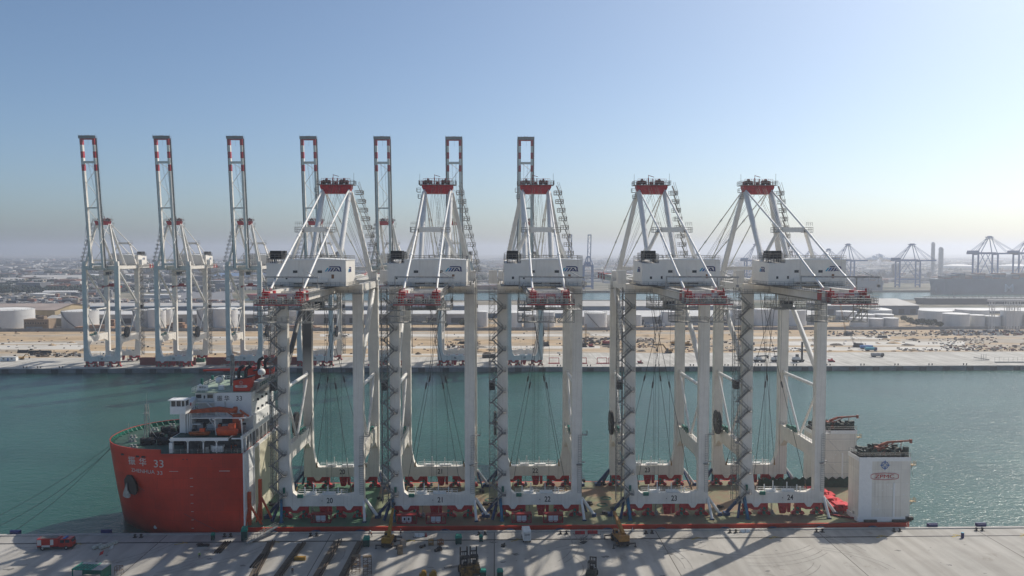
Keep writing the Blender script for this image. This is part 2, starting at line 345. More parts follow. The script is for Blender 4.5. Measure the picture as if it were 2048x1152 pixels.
# ================================================================== SHIP-TO-SHORE CRANE MODEL
# local: x along the quay, y towards the boom (landside leg y=0, waterside leg y=30.5), z above rail
G = 30.5; LX = 10.95
def arc(cx, cz, r, a0, a1, n=5): return [(cx+r*math.cos(R(a0+(a1-a0)*i/n)), cz+r*math.sin(R(a0+(a1-a0)*i/n))) for i in range(n+1)]
def make_logo(parent, fn):
    # emblem: three slanted stripes, then an arch over an open triangle.  u 0..4.6, v 0..1.4
    m = MB()
    def P(pts): m.prism(pts, fn, 0, .05)
    for k, u in enumerate((0, .72, 1.44)):
        m.m = (0, 1, 2)[k]; P([(u, 0), (u+.45, 0), (u+1.15, .95), (u+.7, .95)])
    m.m = 2
    P([(1.35, 1.4), (1.15, 1.12), (3.5, 1.12), (3.7, 1.4)])
    P([(3.5, 1.12), (3.7, 1.4), (4.05, 1.34), (4.32, 1.12), (4.4, .8), (4.05, .72), (3.95, 1.0), (3.78, 1.1)])
    P([(4.05, .72), (4.4, .8), (4.4, .25), (4.05, .25)]); P([(4.05, .25), (4.4, .25), (4.6, 0), (4.05, 0)])
    P([(2.2, 0), (2.62, 0), (3.35, .95), (2.95, .95)]); P([(2.95, .95), (3.35, .95), (4.05, 0), (3.62, 0)]); P([(2.7, .1), (3.7, .1), (3.6, .28), (2.84, .28)])
    return m.build('logo', [lblue, mblue, navy], parent)
def stair_flights(mb, x0, x1, y, z0, z1, pitch):
    k = 0; z = z0
    while z+pitch <= z1:
        a, b = ((x0, x1) if k % 2 == 0 else (x1, x0))
        yy = y-(.45 if k % 2 else -.45)
        mb.beam((a, yy, z+.1), (b, yy, z+pitch), .75, .16)
        for dy in (-.38, .38):
            mb.beam((a, yy+dy, z+.15), (b, yy+dy, z+pitch), .06, .32)
            mb.wire((a, yy+dy, z+1.2), (b, yy+dy, z+pitch+1.1), .05)
            for t in (.15, .4, .65, .9):
                p = Vector((a+(b-a)*t, yy+dy, z+pitch*t)); mb.wire(p, p+Vector((0, 0, 1.1)), .035)
        s = .9 if b == x1 else -.9
        mb.box(b, b+s, y-1.0, y+1.0, z+pitch-.12, z+pitch+.02)
        mb.rail([(b, y-1, z+pitch), (b+s, y-1, z+pitch), (b+s, y+1, z+pitch)], 1.1, 1, .045)
        k += 1; z += pitch
def make_crane(up_boom):
    root = empty('ship_to_shore_crane')
    # legs
    for sx in (-1, 1):
        for y in (0, G):
            m = MB(); t = 68.6 if y == 0 else 71.2
            fl = [(9.45, 16), (9.2, 12), (8.6, 9), (7.7, 7.4)] if y == G else ([(9.45, 21), (9.1, 14), (8.4, 8)] if sx < 0 else [(9.45, 7.6)])
            m.xz([(sx*p, z) for p, z in [(12.4, 3.9), (12.4, 69.2), (9.45, 69.2)]+fl+[(7.4, 7.15), (7.4, 3.9)]][::sx], y-1.15, y+1.15)
            if y == G: m.beam((sx*10.9, y, 69.2), (sx*10.7, y-.2, 72.2), 2.5, 2.3)
            for z in (20.5, 40.5, 55): m.box(sx*12.44, sx*9.4, y-1.19, y+1.19, z, z+.12)
            lg = m.build('leg', white, root)
            if sx == -1 and y == 0: pass
    # sill beams
    for y in (0, G):
        m = MB(); m.box(-7.4, 7.4, y-1.1, y+1.1, 3.9, 7.15)
        for cx in (-7.9, 7.9): m.xz([(cx-1.3, 3.9), (cx-.5, 2.75), (cx+.5, 2.75), (cx+1.3, 3.9)], y-1.25, y-.75); m.xz([(cx-1.3, 3.9), (cx-.5, 2.75), (cx+.5, 2.75), (cx+1.3, 3.9)], y+.75, y+1.25)
        sb = m.build('sill_beam', white, root)
        m = MB(); m.rail([(-7.2, y-1, 7.15), (7.2, y-1, 7.15)], 1.1, 1.8, .05); m.rail([(-7.2, y+1, 7.15), (7.2, y+1, 7.15)], 1.1, 1.8, .05)
        m.build('sill_railing', plainwhite, sb)
        m = MB()       # stowage pins, vent posts and cable trunks on the sill
        for x, h in ((-5.2, 2.2), (-2.6, 3.2), (-2.0, 1.6), (1.6, 2.8), (4.6, 2.0), (5.6, 1.4)): m.box(x-.12, x+.12, y-.2, y+.04, 7.15, 7.15+h)
        m.box(-4.8, -1.8, y-.5, y+.5, 7.15, 7.9); m.box(0, 3.8, y-.4, y+.6, 7.15, 7.7)
        m.build('deck_fitting', plainwhite, sb)
        # bogies
        for cx in (-7.9, 7.9):
            m = MB()
            m.xz([(cx-3.7, 3.88), (cx-1.35, 3.88), (cx-.5, 2.7), (cx+.5, 2.7), (cx+1.35, 3.88), (cx+3.7, 3.88), (cx+3.7, 2.7), (cx+1.6, 2.2), (cx+.7, 1.8), (cx-.7, 1.8), (cx-1.6, 2.2), (cx-3.7, 2.7)], y-.72, y+.72)
            for e in (-2.9, 2.9):
                m.box(cx+e-.8, cx+e+.8, y-.62, y+.62, 1.2, 2.75); m.box(cx+e-.35, cx+e+.35, y-1.0, y+1.0, .7, 2.1)
                m.xz([(cx+e-2.0, .35), (cx+e-1.7, 1.0), (cx+e-.6, 1.45), (cx+e+.6, 1.45), (cx+e+1.7, 1.0), (cx+e+2.0, .35), (cx+e+1.0, .2), (cx+e, .75), (cx+e-1.0, .2)], y-.55, y+.55)
            bo = m.build('bogie', red, root)
            m = MB()
            for e in (-4.3, -1.6, 1.6, 4.3):
                m.cut(); m.tube((cx+e, y-.25, .42), (cx+e, y+.25, .42), .42, 12)
            m.each('wheel', dark, bo)
            m = MB()
            for e in (-3.3, 2.5):
                for s in (-1, 1):
                    m.cut(); m.tube((cx+e, y+s*.6, 2.3), (cx+e, y+s*1.35, 2.3), .42, 8); m.box(cx+e-.45, cx+e+.25, y+s*.7, y+s*1.5, .7, 1.5); m.box(cx+e+.5, cx+e+1.0, y+s*.55, y+s*1.0, 1.2, 1.8)
            m.each('drive_motor', green, bo)
        m = MB()       # hanging centre brackets
        m.xz([(-1.0, 3.88), (1.7, 3.88), (1.4, .9), (.9, .5), (-.4, .5)], y-.4, y+.4); m.box(-.3, 1.0, y-1.2, y+1.2, 1.6, 2.6); m.box(1.8, 2.7, y-.5, y+.3, .9, 3.88)
        m.build('stowage_bracket', red, root)
        m = MB(); m.rail([(-3.0, y-.9, .9), (-3.0, y+.3, .9)], 2.9, .4, .05, (0, .2, .4, .6, .8)); m.box(-3.5, -2.3, y-.8, y+.4, .6, .9); m.tube((-2.8, y-.3, 0.3), (-2.8, y-.3, 1.5), .4, 8)
        m.build('access_ladder', galv, root)
    # portal beams, ties, diagonals
    for sx in (-1, 1):
        x = sx*LX
        m = MB(); m.yz([(1.15, 14.6), (1.15, 20.9), (G-1.15, 20.9), (G-1.15, 13.6), (G-5, 16.4), (6, 16.6)], x-.95, x+.95)
        for y in (7.6, 15.2, 22.8): m.box(x-.98, x+.98, y-.06, y+.06, 16.75, 20.86)
        pb = m.build('portal_beam', white, root)
        m = MB(); m.rail([(x-.85, 1.5, 20.9), (x-.85, G-1.5, 20.9)], 1.1, 2, .05); m.rail([(x+.85, 1.5, 20.9), (x+.85, G-1.5, 20.9)], 1.1, 2, .05); m.build('walkway_railing', lgalv, pb)
        m = MB(); m.box(x-.6, x+.5, 17, 19.5, 20.9, 22.6); m.box(x-.5, x+.6, 21, 22.4, 20.9, 22.0); m.tube((x, 23.2, 21.3), (x, 25.2, 21.3), .6, 8); m.build('winch', green, pb)
        m = MB(); m.tube((x, 1.1, 38.3), (x, G-1.1, 38.3), .52, 12); m.box(x-.3, x+.3, 1.1, 2.2, 37.4, 39.2); m.box(x-.3, x+.3, G-2.2, G-1.1, 37.4, 39.2); m.build('tie_tube', tubew, root)
        m = MB(); m.tube((x, G-1.0, 66.5), (x, 1.0, 42.0), .78, 14); m.build('diagonal_brace', tubew, root)
        for a, b in (((x, 1.0, 37.8), (x, 14.2, 21.4)), ((x, G-1.0, 37.8), (x, 15.6, 21.4))):
            m = MB(); m.tube(a, b, .38, 10); m.build('vee_brace', tubew, root)
        m = MB(); m.box(x-.9, x+.9, 0.6, G-.6, 66.9, 69.0); m.build('upper_side_beam', white, root)
        m = MB(); m.rail([(x+sx*.9, 1, 69.0), (x+sx*.9, G, 69.0)], 1.1, 2, .045); m.build('side_railing', galv, root)
    # upper cross beams
    for y in (0, G):
        m = MB(); m.box(-9.5, 9.5, y-1.0, y+1.0, 66.6, 69.3); m.build('upper_cross_beam', white, root)
        m = MB(); m.box(-13.2, 13.2, y-1.9, y-1.2, 66.3, 66.45); m.rail([(-13.2, y-1.9, 66.4), (13.2, y-1.9, 66.4)], 1.1, 1.5, .045); m.build('cross_walkway', galv, root)
    # main girders on the land side
    for sx in (-1, 1):
        x = sx*4.0
        m = MB(); m.box(x-.75, x+.75, -42, -1.05, 66.7, 69.1); m.box(x-.75, x+.75, 1.05, G-1.05, 66.7, 69.1); m.box(x-.75, x+.75, G+1.05, 34.3, 66.7, 69.1)
        for y in range(-40, 30, 5): m.box(x-.79, x+.79, y-.05, y+.05, 66.68, 69.12)
        g = m.build('main_girder', white, root)
        m = MB(); m.box(x-.79, x+.79, -38.3, -35.6, 66.66, 69.14); m.box(x-.79, x+.79, -42.05, -40.6, 66.66, 69.14); m.build('red_band', red, g)
        m = MB(); wx = x+sx*.8
        m.box(wx, wx+sx*1.0, -42, 33, 68.6, 68.7); m.rail([(wx+sx*1.0, -42, 68.7), (wx+sx*1.0, -18, 68.7)], 1.1, 1.5, .045); m.rail([(wx+sx*1.0, -2, 68.7), (wx+sx*1.0, 33, 68.7)], 1.1, 1.5, .045)
        m.build('girder_walkway', galv, g)
        m = MB()      # trolley rail brackets seen as a toothed row under the girder
        for i in range(74): m.box(x-sx*.75, x-sx*1.15, -41.5+i, -41.2+i, 66.2, 66.7)
        m.box(x-sx*.8, x-sx*1.0, -42, 34, 66.1, 66.3); m.build('trolley_rail', galv, g)
    m = MB()
    for y in (-41, -30, -19, 12, 22): m.cut(); m.box(-3.2, 3.2, y-.4, y+.4, 67.2, 68.7)
    m.each('girder_cross_member', white, root)
    # end platform on the backreach
    m = MB(); m.box(-5.6, 5.6, -46, -40.3, 66.2, 66.45); m.rail([(-5.6, -40.3, 66.4), (-5.6, -46, 66.4), (5.6, -46, 66.4), (5.6, -40.3, 66.4)], 1.2, .8, .06)
    ep = m.build('end_platform', galv, root)
    m = MB(); m.box(-4.7, -3.5, -43.9, -42.6, 66.45, 67.9); m.box(3.5, 4.7, -43.9, -42.6, 66.45, 68.0); m.beam((-1.0, -42.8, 68.2), (1.3, -42.8, 68.2), .25, .5)
    for x, h in ((-5.1, 68.2), (-2.9, 68.5), (-1.9, 67.9), (-.9, 68.2), (1.2, 68.2), (2.2, 67.8), (3.1, 68.4), (5.0, 68.3)): m.box(x-.1, x+.1, -42.9, -42.7, 66.45, h)
    m.beam((-4.7, -42.4, 66.4), (-4.3, -42.4, 69.8), .28); m.beam((4.7, -42.4, 66.4), (4.3, -42.4, 69.8), .28); m.box(-2.6, -1.2, -43.2, -42.6, 66.45, 67.3); m.box(-5.6, 5.6, -46.05, -45.9, 66.1, 66.3)
    m.build('end_machinery', red, ep)
    m = MB()
    for b in ((-.5, .8, -44.9, -43.7, 66.45, 67.9), (-3.2, -2.6, -45.3, -44.7, 66.45, 67.7), (2.4, 2.9, -45.2, -44.4, 66.45, 68.0), (-5.3, -4.8, -45.4, -44.8, 66.45, 67.6), (3.4, 4.2, -45.3, -44.5, 66.45, 67.5)): m.cut(); m.box(*b)
    m.each('end_cabinet', lgalv, ep)
    m = MB()
    for x in (-4.2, -2.0, -1.3, 1.4, 2.0, 3.2): m.cut(); m.tube((x-.16, -45.0, 67.1), (x+.16, -45.0, 67.1), .42, 10)
    m.each('sheave', dark, ep)
    m = MB(); m.rail([(-5.6, -46.1, 66.4), (5.6, -46.1, 66.4)], 1.9, .55, .055, (1, .6, .3)); m.rail([(-5.6, -43.2, 66.4), (5.6, -43.2, 66.4)], 2.4, 1.3, .05, (1, .5)); m.build('end_railing', lgalv, ep)
    # small service jib over the end platform
    m = MB(); m.beam((-7, -30.5, 72.3), (8.5, -41, 72.5), .3, .4); m.beam((-7, -30.5, 69.2), (-7, -30.5, 72.4), .3); m.beam((4, -38, 69), (4, -38, 72.5), .25)
    m.beam((7.4, -40.3, 72.6), (5.2, -38.7, 73.8), .15); m.wire((8.2, -40.8, 72.4), (8.2, -40.8, 70.6), .06); m.box(7.9, 8.5, -41.1, -40.5, 70, 70.7); m.build('service_jib', lgalv, root)
    # hanging maintenance frames
    m = MB(); m.box(-7.6, 1.6, -39.5, -36.0, 61.3, 61.5); m.rail([(-7.6, -39.5, 61.4), (1.6, -39.5, 61.4), (1.6, -36, 61.4), (-7.6, -36, 61.4), (-7.6, -39.5, 61.4)], 1.2, 1.1, .055)
    for x in (-7.6, -6.0, -3.9): m.tube((x, -39.3, 61.4), (x, -39.3, 66.8), .08, 4); m.tube((x, -36.2, 61.4), (x, -36.2, 66.8), .08, 4)
    for z in (62.8, 64.2, 65.6): m.box(-7.7, -3.8, -39.5, -36.1, z, z+.1); m.rail([(-7.6, -39.5, z), (-3.9, -39.5, z)], 1.0, .9, .05)
    for p, q in (((2.2, 61.4), (6.2, 66.4)), ((6.2, 61.4), (6.2, 66.4)), ((2.2, 61.4), (6.2, 61.4)), ((4.2, 61.4), (6.2, 63.9)), ((4.2, 61.4), (4.2, 66.4)), ((4.2, 66.4), (6.2, 63.9))):
        for y in (-39.4, -36.2): m.tube((p[0], y, p[1]), (q[0], y, q[1]), .11, 5)
    for z in (61.4, 63.9): m.tube((6.2, -39.4, z), (6.2, -36.2, z), .1, 5)
    m.box(4.4, 7.6, -42.5, -36, 64.6, 64.75); m.rail([(4.4, -42.5, 64.7), (7.6, -42.5, 64.7), (7.6, -36, 64.7)], 1.2, .9, .055)
    m.build('maintenance_frame', lgalv, root)
    # machinery house
    HY0, HY1 = -17, -2.8
    m = MB(); m.box(-6.3, 10.6, HY0, HY1, 70.0, 76.3); m.box(-6.3, 10.6, HY0, HY1, 69.4, 69.97); hs = m.build('machinery_house', housew, root)
    m = MB(); m._add([(-10.7, HY0+.003, 69.6), (-6.3, HY0+.003, 69.6), (-6.3, HY1, 69.6), (-10.7, HY1, 69.6), (-10.7, HY0+.003, 75.5), (-6.3, HY0+.003, 75.5), (-6.3, HY1, 76.3), (-10.7, HY1, 76.3)], [(0, 3, 2, 1), (4, 5, 6, 7), (0, 1, 5, 4), (1, 2, 6, 5), (2, 3, 7, 6), (3, 0, 4, 7)])
    m.build('electrical_room', housew, hs)
    m = MB(); m.xz([(-6.4, 76.3), (10.75, 76.3), (10.75, 76.45), (2, 76.9), (-6.4, 76.5)], HY0-.15, HY1+.1); m.build('roof', plainwhite, hs)
    m = MB(); m.rail([(-6.3, HY0, 76.4), (10.6, HY0, 76.45), (10.6, HY1, 76.45), (-6.3, HY1, 76.4), (-10.6, HY1, 76.3), (-10.6, HY0, 75.5), (-6.3, HY0, 75.5)], 1.1, 1.4, .045); m.build('roof_railing', galv, hs)
    m = MB(); m.box(-11.6, 11.6, HY0-1.1, HY1+.5, 69.25, 69.38); m.rail([(-11.6, HY0-1.1, 69.35), (11.6, HY0-1.1, 69.35), (11.6, HY1+.5, 69.35)], 1.1, 1.2, .045); m.rail([(-11.6, HY0-1.1, 69.35), (-11.6, HY1+.5, 69.35)], 1.1, 1.2, .045)
    m.build('house_walkway', galv, hs)
    m = MB(); m.box(-3.8, 5.8, HY0-.5, HY0-.01, 70.25, 71.3); m.build('duct', housew, hs)
    m = MB(); m.box(-3.3, -.6, HY0-.55, HY0-.5, 69.95, 70.2); m.box(1.6, 4.6, HY0-.55, HY0-.5, 69.95, 70.2)
    m.build('vent_slot', glass, hs); m = MB()
    for a, b, c, d in ((-3.6, -2.4, 72.9, 73.6), (3.0, 4.2, 72.9, 73.6), (-8.6, -8.0, 71.2, 71.9), (-5.6, -5.1, 71.2, 72.0)): m.cut(); m.box(a, b, HY0-.03, HY0+.1, c, d)
    m.each('window', glass, hs)
    m = MB(); m.cut(); m.box(-2.0, -.9, HY0-.3, HY0, 72.3, 73.8); m.cut(); m.box(1.4, 2.5, HY0-.3, HY0, 72.3, 73.8); m.each('vent_box', housew, hs)
    m = MB(); m.box(6.7, 7.4, HY0-.04, HY0+.1, 71.4, 72.5); m.build('service_hatch', brown, hs)
    make_logo(hs, FY(4.9, HY0-.01, 73.3)); make_logo(hs, PX(10.61, -13.5, 73.0)); make_logo(hs, NX(-10.71, -9.5, 73.0))
    for y in (-16.2, -12.6):
        m = MB(); m.box(-9.9, -6.9, y, y+2.4, 76.7, 78.9)
        for z in (77.1, 77.5, 77.9, 78.3): m.box(-9.95, -6.85, y-.05, y+2.45, z, z+.12)
        for x in (-9.8, -7.0): m.box(x-.08, x+.08, y+.1, y+.25, 75.4, 76.7); m.box(x-.08, x+.08, y+2.1, y+2.25, 75.4, 76.7)
        hv = m.build('cooling_unit', black, hs)
    m = MB(); m.rail([(-10.6, -17, 75.6), (-6.2, -17, 75.6), (-6.2, -9, 75.9), (-10.6, -9, 75.9), (-10.6, -17, 75.6)], 2.4, .9, .05, (1, .75, .45)); m.build('cooling_cage', galv, hs)
    # A-frame
    for sx in (-1, 1):
        m = MB(); m.beam((sx*10.4, G-.3, 69.2), (sx*4.5, 26.3, 97.6), 1.5, 1.5, 1.2, 1.2); m.build('mast_leg', white, root)
        m = MB(); m.tube((sx*3.9, 3.2, 69.1), (sx*4.2, 24.8, 97.6), .82, 16); m.box(sx*3.9-.7, sx*3.9+.7, 2.4, 4.6, 69.1, 70.2); m.build('rear_mast_tube', tubew, root)
        m = MB(); m.beam((sx*3.8, -5, 84.9), (sx*10.6, -.2, 69.2), .75, .8); m.build('rear_strut', white, root)
        m = MB(); m.tube((sx*4.2, 25.0, 98.6), (sx*3.8, -5, 85.2), .3, 8); m.tube((sx*3.8, -5, 85.2), (sx*4.0, -37.2, 69.6), .3, 8)
        for t in (.12, .45, .8):
            p = Vector((sx*3.8, -5, 85.2)).lerp(Vector((sx*4.0, -37.2, 69.6)), t); q = p+Vector((0, -1.1, -.55)); m.tube(p, q, .42, 8)
        m.build('back_stay', tubew, root)
        m = MB(); m.box(sx*3.2, sx*5.6, -6.4, -3.4, 84.1, 84.25); m.rail([(sx*3.2, -6.4, 84.2), (sx*5.6, -6.4, 84.2), (sx*5.6, -3.4, 84.2), (sx*3.2, -3.4, 84.2)], 1.4, .8, .06); m.rail([(sx*3.6, -6.4, 86.0), (sx*5.4, -6.4, 86.0)], 1.0, .6, .05); m.build('stay_platform', lgalv, root)
    m = MB(); m.box(-3.3, 3.3, -5.6, -4.4, 84.2, 85.6); m.build('stay_crossbeam', white, root)
    m = MB(); m.box(-9.0, 9.0, G-1.3, G+.1, 72.5, 73.6); m.build('mast_crossbeam', white, root)
    # access ladders on the masts: stepped platforms down the +x... side opposite the stair tower
    sx = 1
    m = MB(); n = 10
    for i in range(n):
        t = i/(n-1); p = Vector((sx*10.9, G-.8, 72)).lerp(Vector((sx*5.6, 26.0, 97)), t)
        m.box(p.x+.4, p.x+sx*2.9, p.y-1.2, p.y+1.2, p.z-.14, p.z); m.rail([(p.x+.4, p.y-1.2, p.z), (p.x+sx*2.9, p.y-1.2, p.z), (p.x+sx*2.9, p.y+1.2, p.z), (p.x+.4, p.y+1.2, p.z)], 1.2, .7, .075)
        m.beam((p.x+sx*2.4, p.y, p.z), (p.x+sx*1.2, p.y-.3, p.z+2.9), .7, .16); m.wire((p.x+sx*2.8, p.y-1.2, p.z+1.1), (p.x+sx*1.9, p.y-1.2, p.z+4.0), .07); m.wire((p.x+sx*2.4, p.y-.5, p.z+1.1), (p.x+sx*1.4, p.y-.7, p.z+4.0), .07)
    m.build('mast_stair', lgalv, root)
    m = MB()
    for x0 in (-1.5, 1.5):
        m.rail([(x0, 8, 69.1), (x0+1.8, 8, 69.1), (x0+1.8, 9.8, 69.1), (x0, 9.8, 69.1), (x0, 8, 69.1)], 8.5, .9, .06, (.15, .3, .45, .6, .75, .9, 1))
    m.build('ladder_cage', galv, root)
    # apex
    m = MB(); m.xz([(-5.0, 100.0), (5.0, 100.0), (5.0, 99.2), (4.0, 97.2), (-4.0, 97.2), (-5.0, 99.2)], 24.2, 27.6); ap = m.build('apex_beam', red, root)
    m = MB(); m.box(-5.9, 5.9, 23.4, 28.4, 99.95, 100.08); m.rail([(-5.9, 23.4, 100.05), (5.9, 23.4, 100.05), (5.9, 28.4, 100.05), (-5.9, 28.4, 100.05), (-5.9, 23.4, 100.05)], 1.3, .9, .06)
    m.box(-6.6, -5.4, 23.6, 25.4, 97.6, 97.7); m.rail([(-5.4, 23.6, 97.7), (-6.6, 23.6, 97.7), (-6.6, 25.4, 97.7)], 1.2, .7, .06); m.box(-6.2, -5.2, 23.6, 25.4, 95.6, 95.7); m.rail([(-5.2, 23.6, 95.7), (-6.2, 23.6, 95.7), (-6.2, 25.4, 95.7)], 1.2, .7, .06); m.build('apex_platform', galv, ap)
    m = MB()
    for x, z, r_ in ((-4.0, 100.9, .7), (-3.1, 101.3, .9), (-2.2, 100.9, .6), (1.6, 101.0, .8), (2.5, 101.3, .9), (3.5, 100.9, .7)): m.cut(); m.tube((x-.25, 25.4, z), (x+.25, 25.4, z), r_, 12); m.box(x-.45, x-.32, 24.8, 26.0, 100.1, z+.4); m.box(x+.32, x+.45, 24.8, 26.0, 100.1, z+.4)
    m.each('hoist_sheave', mat('dark_red_machinery', (.13, .02, .02), .5, .4, 1.5), ap)
    m = MB(); m.box(-1.2, -.9, 25.3, 25.6, 100.1, 102.4); m.box(.3, .55, 25.3, 25.6, 100.1, 102.2); m.beam((-.9, 25.5, 103.2), (.8, 25.5, 102.7), .16); m.tube((-1.0, 25.5, 102.3), (-1.0, 25.5, 103.4), .08, 5); m.box(-.6, .2, 25.0, 26.0, 100.1, 101.2); m.box(-4.9, -4.5, 25, 26, 100.1, 101.3); m.rail([(-4.6, 24.4, 100.1), (4.6, 24.4, 100.1)], 1.9, .7, .05, (1, .5)); m.build('service_hoist', dred, ap)
    m = MB(); m.wire((-5.7, 25, 100), (-5.7, 25, 103.6), .05); m.wire((5.7, 25, 100), (5.7, 25, 103.8), .05); m.build('antenna', dark, ap)
    # boom
    ang = R(84) if up_boom else 0; ca, sa = math.cos(ang), math.sin(ang); hy, hz = 34.8, 68.0; BL = 86.5
    def bp(x, s, h): return (x, hy+s*ca-h*sa, hz+s*sa+h*ca)
    def bbox(m, x0, x1, s0, s1, h0, h1):
        m._add([bp(x, s, h) for h in (h0, h1) for x, s in ((x0, s0), (x1, s0), (x1, s1), (x0, s1))], [(0, 3, 2, 1), (4, 5, 6, 7), (0, 1, 5, 4), (1, 2, 6, 5), (2, 3, 7, 6), (3, 0, 4, 7)])
    m = MB()
    for sx in (-1, 1): bbox(m, sx*4-.72, sx*4+.72, 0, BL, -1.2, 1.1)
    bm = m.build('boom', white, root)
    m = MB()
    for a, b in ((BL-4.5, BL+.05), (BL-13, BL-8.8), (BL-21.5, BL-17.3)):
        for sx in (-1, 1): m.cut(); bbox(m, sx*4-.77, sx*4+.77, a, b, -1.25, 1.15)
    m.cut(); bbox(m, -3.2, 3.2, BL-1.2, BL, -1.1, .9); m.each('red_band', red, bm)
    m = MB(); bbox(m, -3.2, 3.2, BL-16.6, BL-15, -.9, 1.0); bbox(m, -3.2, 3.2, 2, 3.2, -.9, 1.0)
    bbox(m, -3.2, 3.2, 40, 41, -.7, .7)
    pts = [3, 12, 21, 30, 39, 48, 57, 66, 71]
    for i in range(len(pts)-1):
        s = 1 if i % 2 else -1; m.tube(bp(-3.3*s, pts[i], .8), bp(3.3*s, pts[i+1], .8), .17, 6)
    m.build('boom_bracing', white, bm)
    m = MB(); bbox(m, -5.6, 5.6, BL-.4, BL+1.6, -1.4, -1.25)
    for x in (-5.6, -3.3, -1.1, 1.1, 3.3, 5.6): m.wire(bp(x, BL+1.6, -1.3), bp(x, BL+1.6, -.1) if not up_boom else bp(x, BL+2.6, -1.3), .06)
    if up_boom:
        m.rail([bp(-5.6, BL, -1.2), bp(5.6, BL, -1.2)], 1.2, .9, .06); m.rail([bp(-5.6, BL, 1.2), bp(5.6, BL, 1.2)], 1.2, .9, .06)
        m.tube(bp(-1.2, BL+.9, 0), bp(1.2, BL+.9, 0), .9, 8); m.wire(bp(-.3, BL, 0), bp(-.3, BL-5, -1), .06); m.tube(bp(-2.6, BL, 0), bp(0, BL+1.8, 0), .12, 5); m.tube(bp(2.6, BL, 0), bp(0, BL+1.8, 0), .12, 5)
    for sx in (-1, 1):
        bbox(m, sx*4.8, sx*5.7, 0, BL, .3, .38)
        for i in range(0, 87, 3): m.wire(bp(sx*5.7, i, .35), bp(sx*5.7, i, 1.4), .045)
        m.wire(bp(sx*5.7, 0, 1.4), bp(sx*5.7, BL, 1.4), .045)
    m.build('boom_walkway', galv, bm)
    # fore stays and ropes
    if not up_boom:
        for sx in (-1, 1):
            for s, r in ((40.5, .2), (76, .2)):
                m = MB(); e = Vector(bp(sx*4, s, 1.1)); a = Vector((sx*4.2, 27, 98.8)); m.tube(a, e, r, 8)
                for t in (.3, .55, .8): m.tube(a.lerp(e, t), a.lerp(e, t+.02), r*1.7, 6)
                m.build('fore_stay', tubew, root)
        m = MB()
        for x in (-1.6, -1.2, -.6, .6, 1.2, 1.6): m.wire((x, 26.6, 100.5), bp(x*1.2, 62, 1.6), .05); m.wire((x, 24.8, 100.5), (x, -6, 76.6), .05)
        m.build('hoist_ropes', rope, root)
    else:
        for sx in (-1, 1):
            m = MB(); k = Vector((sx*5.2, 41, 84)); m.tube((sx*4.6, 27, 98.0), k, .2, 6); m.tube(k, bp(sx*4.4, 40, 1.4), .2, 6); m.build('folded_fore_stay', tubew, root)
        m = MB()
        for x in (-1.2, -.8, .8, 1.2): m.wire((x, 26, 101), bp(x*1.3, 71, .6), .055); m.wire((x*1.6, 25, 100.5), (x*1.6, -6, 76.6), .05)
        m.build('hoist_ropes', rope, root)
    # trolley and cab
    ty = 15.5 if up_boom else -6.5
    m = MB(); m.box(-3.2, 3.2, ty-3, ty+3, 65.4, 66.2); m.box(-3.0, 3.0, ty-2.6, ty-1.6, 64.6, 65.4); m.box(-3.0, 3.0, ty+1.6, ty+2.6, 64.6, 65.4); tr = m.build('trolley', plainwhite, root)
    m = MB(); m.box(-6.5, 6.2, ty-5, ty+5, 62.3, 62.45)
    for z in (62.4, 64.2): m.rail([(-6.5, ty-5, z), (6.2, ty-5, z), (6.2, ty+5, z), (-6.5, ty+5, z), (-6.5, ty-5, z)], 1.3, .9, .055)
    for x in (-6.4, -3, 3, 6.1):
        for y in (ty-4.9, ty+4.9): m.tube((x, y, 62.4), (x, y, 66.8), .09, 4)
    m.beam((-6.4, ty-4.9, 62.4), (-3, ty-4.9, 66.6), .12); m.beam((6.1, ty-4.9, 62.4), (3, ty-4.9, 66.6), .12); m.build('trolley_platform', lgalv, tr)
    m = MB(); m.xz([(-1.6, 62.6), (1.2, 62.6), (1.4, 63.4), (1.4, 65.2), (-1.6, 65.2)], ty+3.0, ty+5.8); cb = m.build('operator_cab', lgalv, tr)
    m = MB(); m.box(-1.4, 1.2, ty+5.8, ty+5.86, 63.0, 64.8); m.box(-1.64, -1.6, ty+3.3, ty+5.5, 63.2, 64.8); m.box(-1.3, 1.1, ty+2.94, ty+3.0, 63.4, 64.7); m.build('window', glass, cb)
    if up_boom:
        m = MB(); m.box(-6.1, 6.1, ty-.3, ty+.3, 54.4, 55.0); m.box(-1.6, 1.6, ty-1.2, ty+1.2, 54.6, 56.6)
        for x in (-6.1, 6.1): m.box(x-.25, x+.25, ty-1.3, ty+1.3, 53.6, 54.9)
        m.box(-3.4, 3.4, ty-1.0, ty-.7, 54.9, 55.4); sp = m.build('spreader', dred, root)
        m = MB()
        for x in (-1.3, 1.3):
            for y in (ty-1, ty+1): m.wire((x, y, 56.6), (x, y, 65), .07)
        m.build('spreader_ropes', rope, sp)
    # stair tower and lift shaft on the land side leg at -x
    m = MB(); stair_flights(m, -13.9, -10.9, -2.35, 4.2, 67.5, 3.05); m.build('stair_tower', galv, root)
    m = MB()
    for x in (-14.9, -13.2):
        for y in (-.8, 1.0): m.tube((x, y, 4.5), (x, y, 68), .09, 4)
    for i in range(31):
        z = 4.6+i*2.05
        for a, b in (((-14.9, -.8), (-13.2, -.8)), ((-14.9, -.8), (-14.9, 1.0)), ((-13.2, -.8), (-13.2, 1.0))):
            m.wire((*a, z), (*b, z), .055); m.wire((*a, z), (*b, z+2.05), .045)
        for x in (-14.5, -14.05, -13.6): m.wire((x, -.8, z), (x, -.8, z+2.05), .035)
        m.wire((-14.9, -.8, z+1), (-13.2, -.8, z+1), .04)
        if i % 3 == 0: m.box(-13.2, -12.4, -.3, .3, z, z+.2)
    m.build('lift_shaft', galv, root)
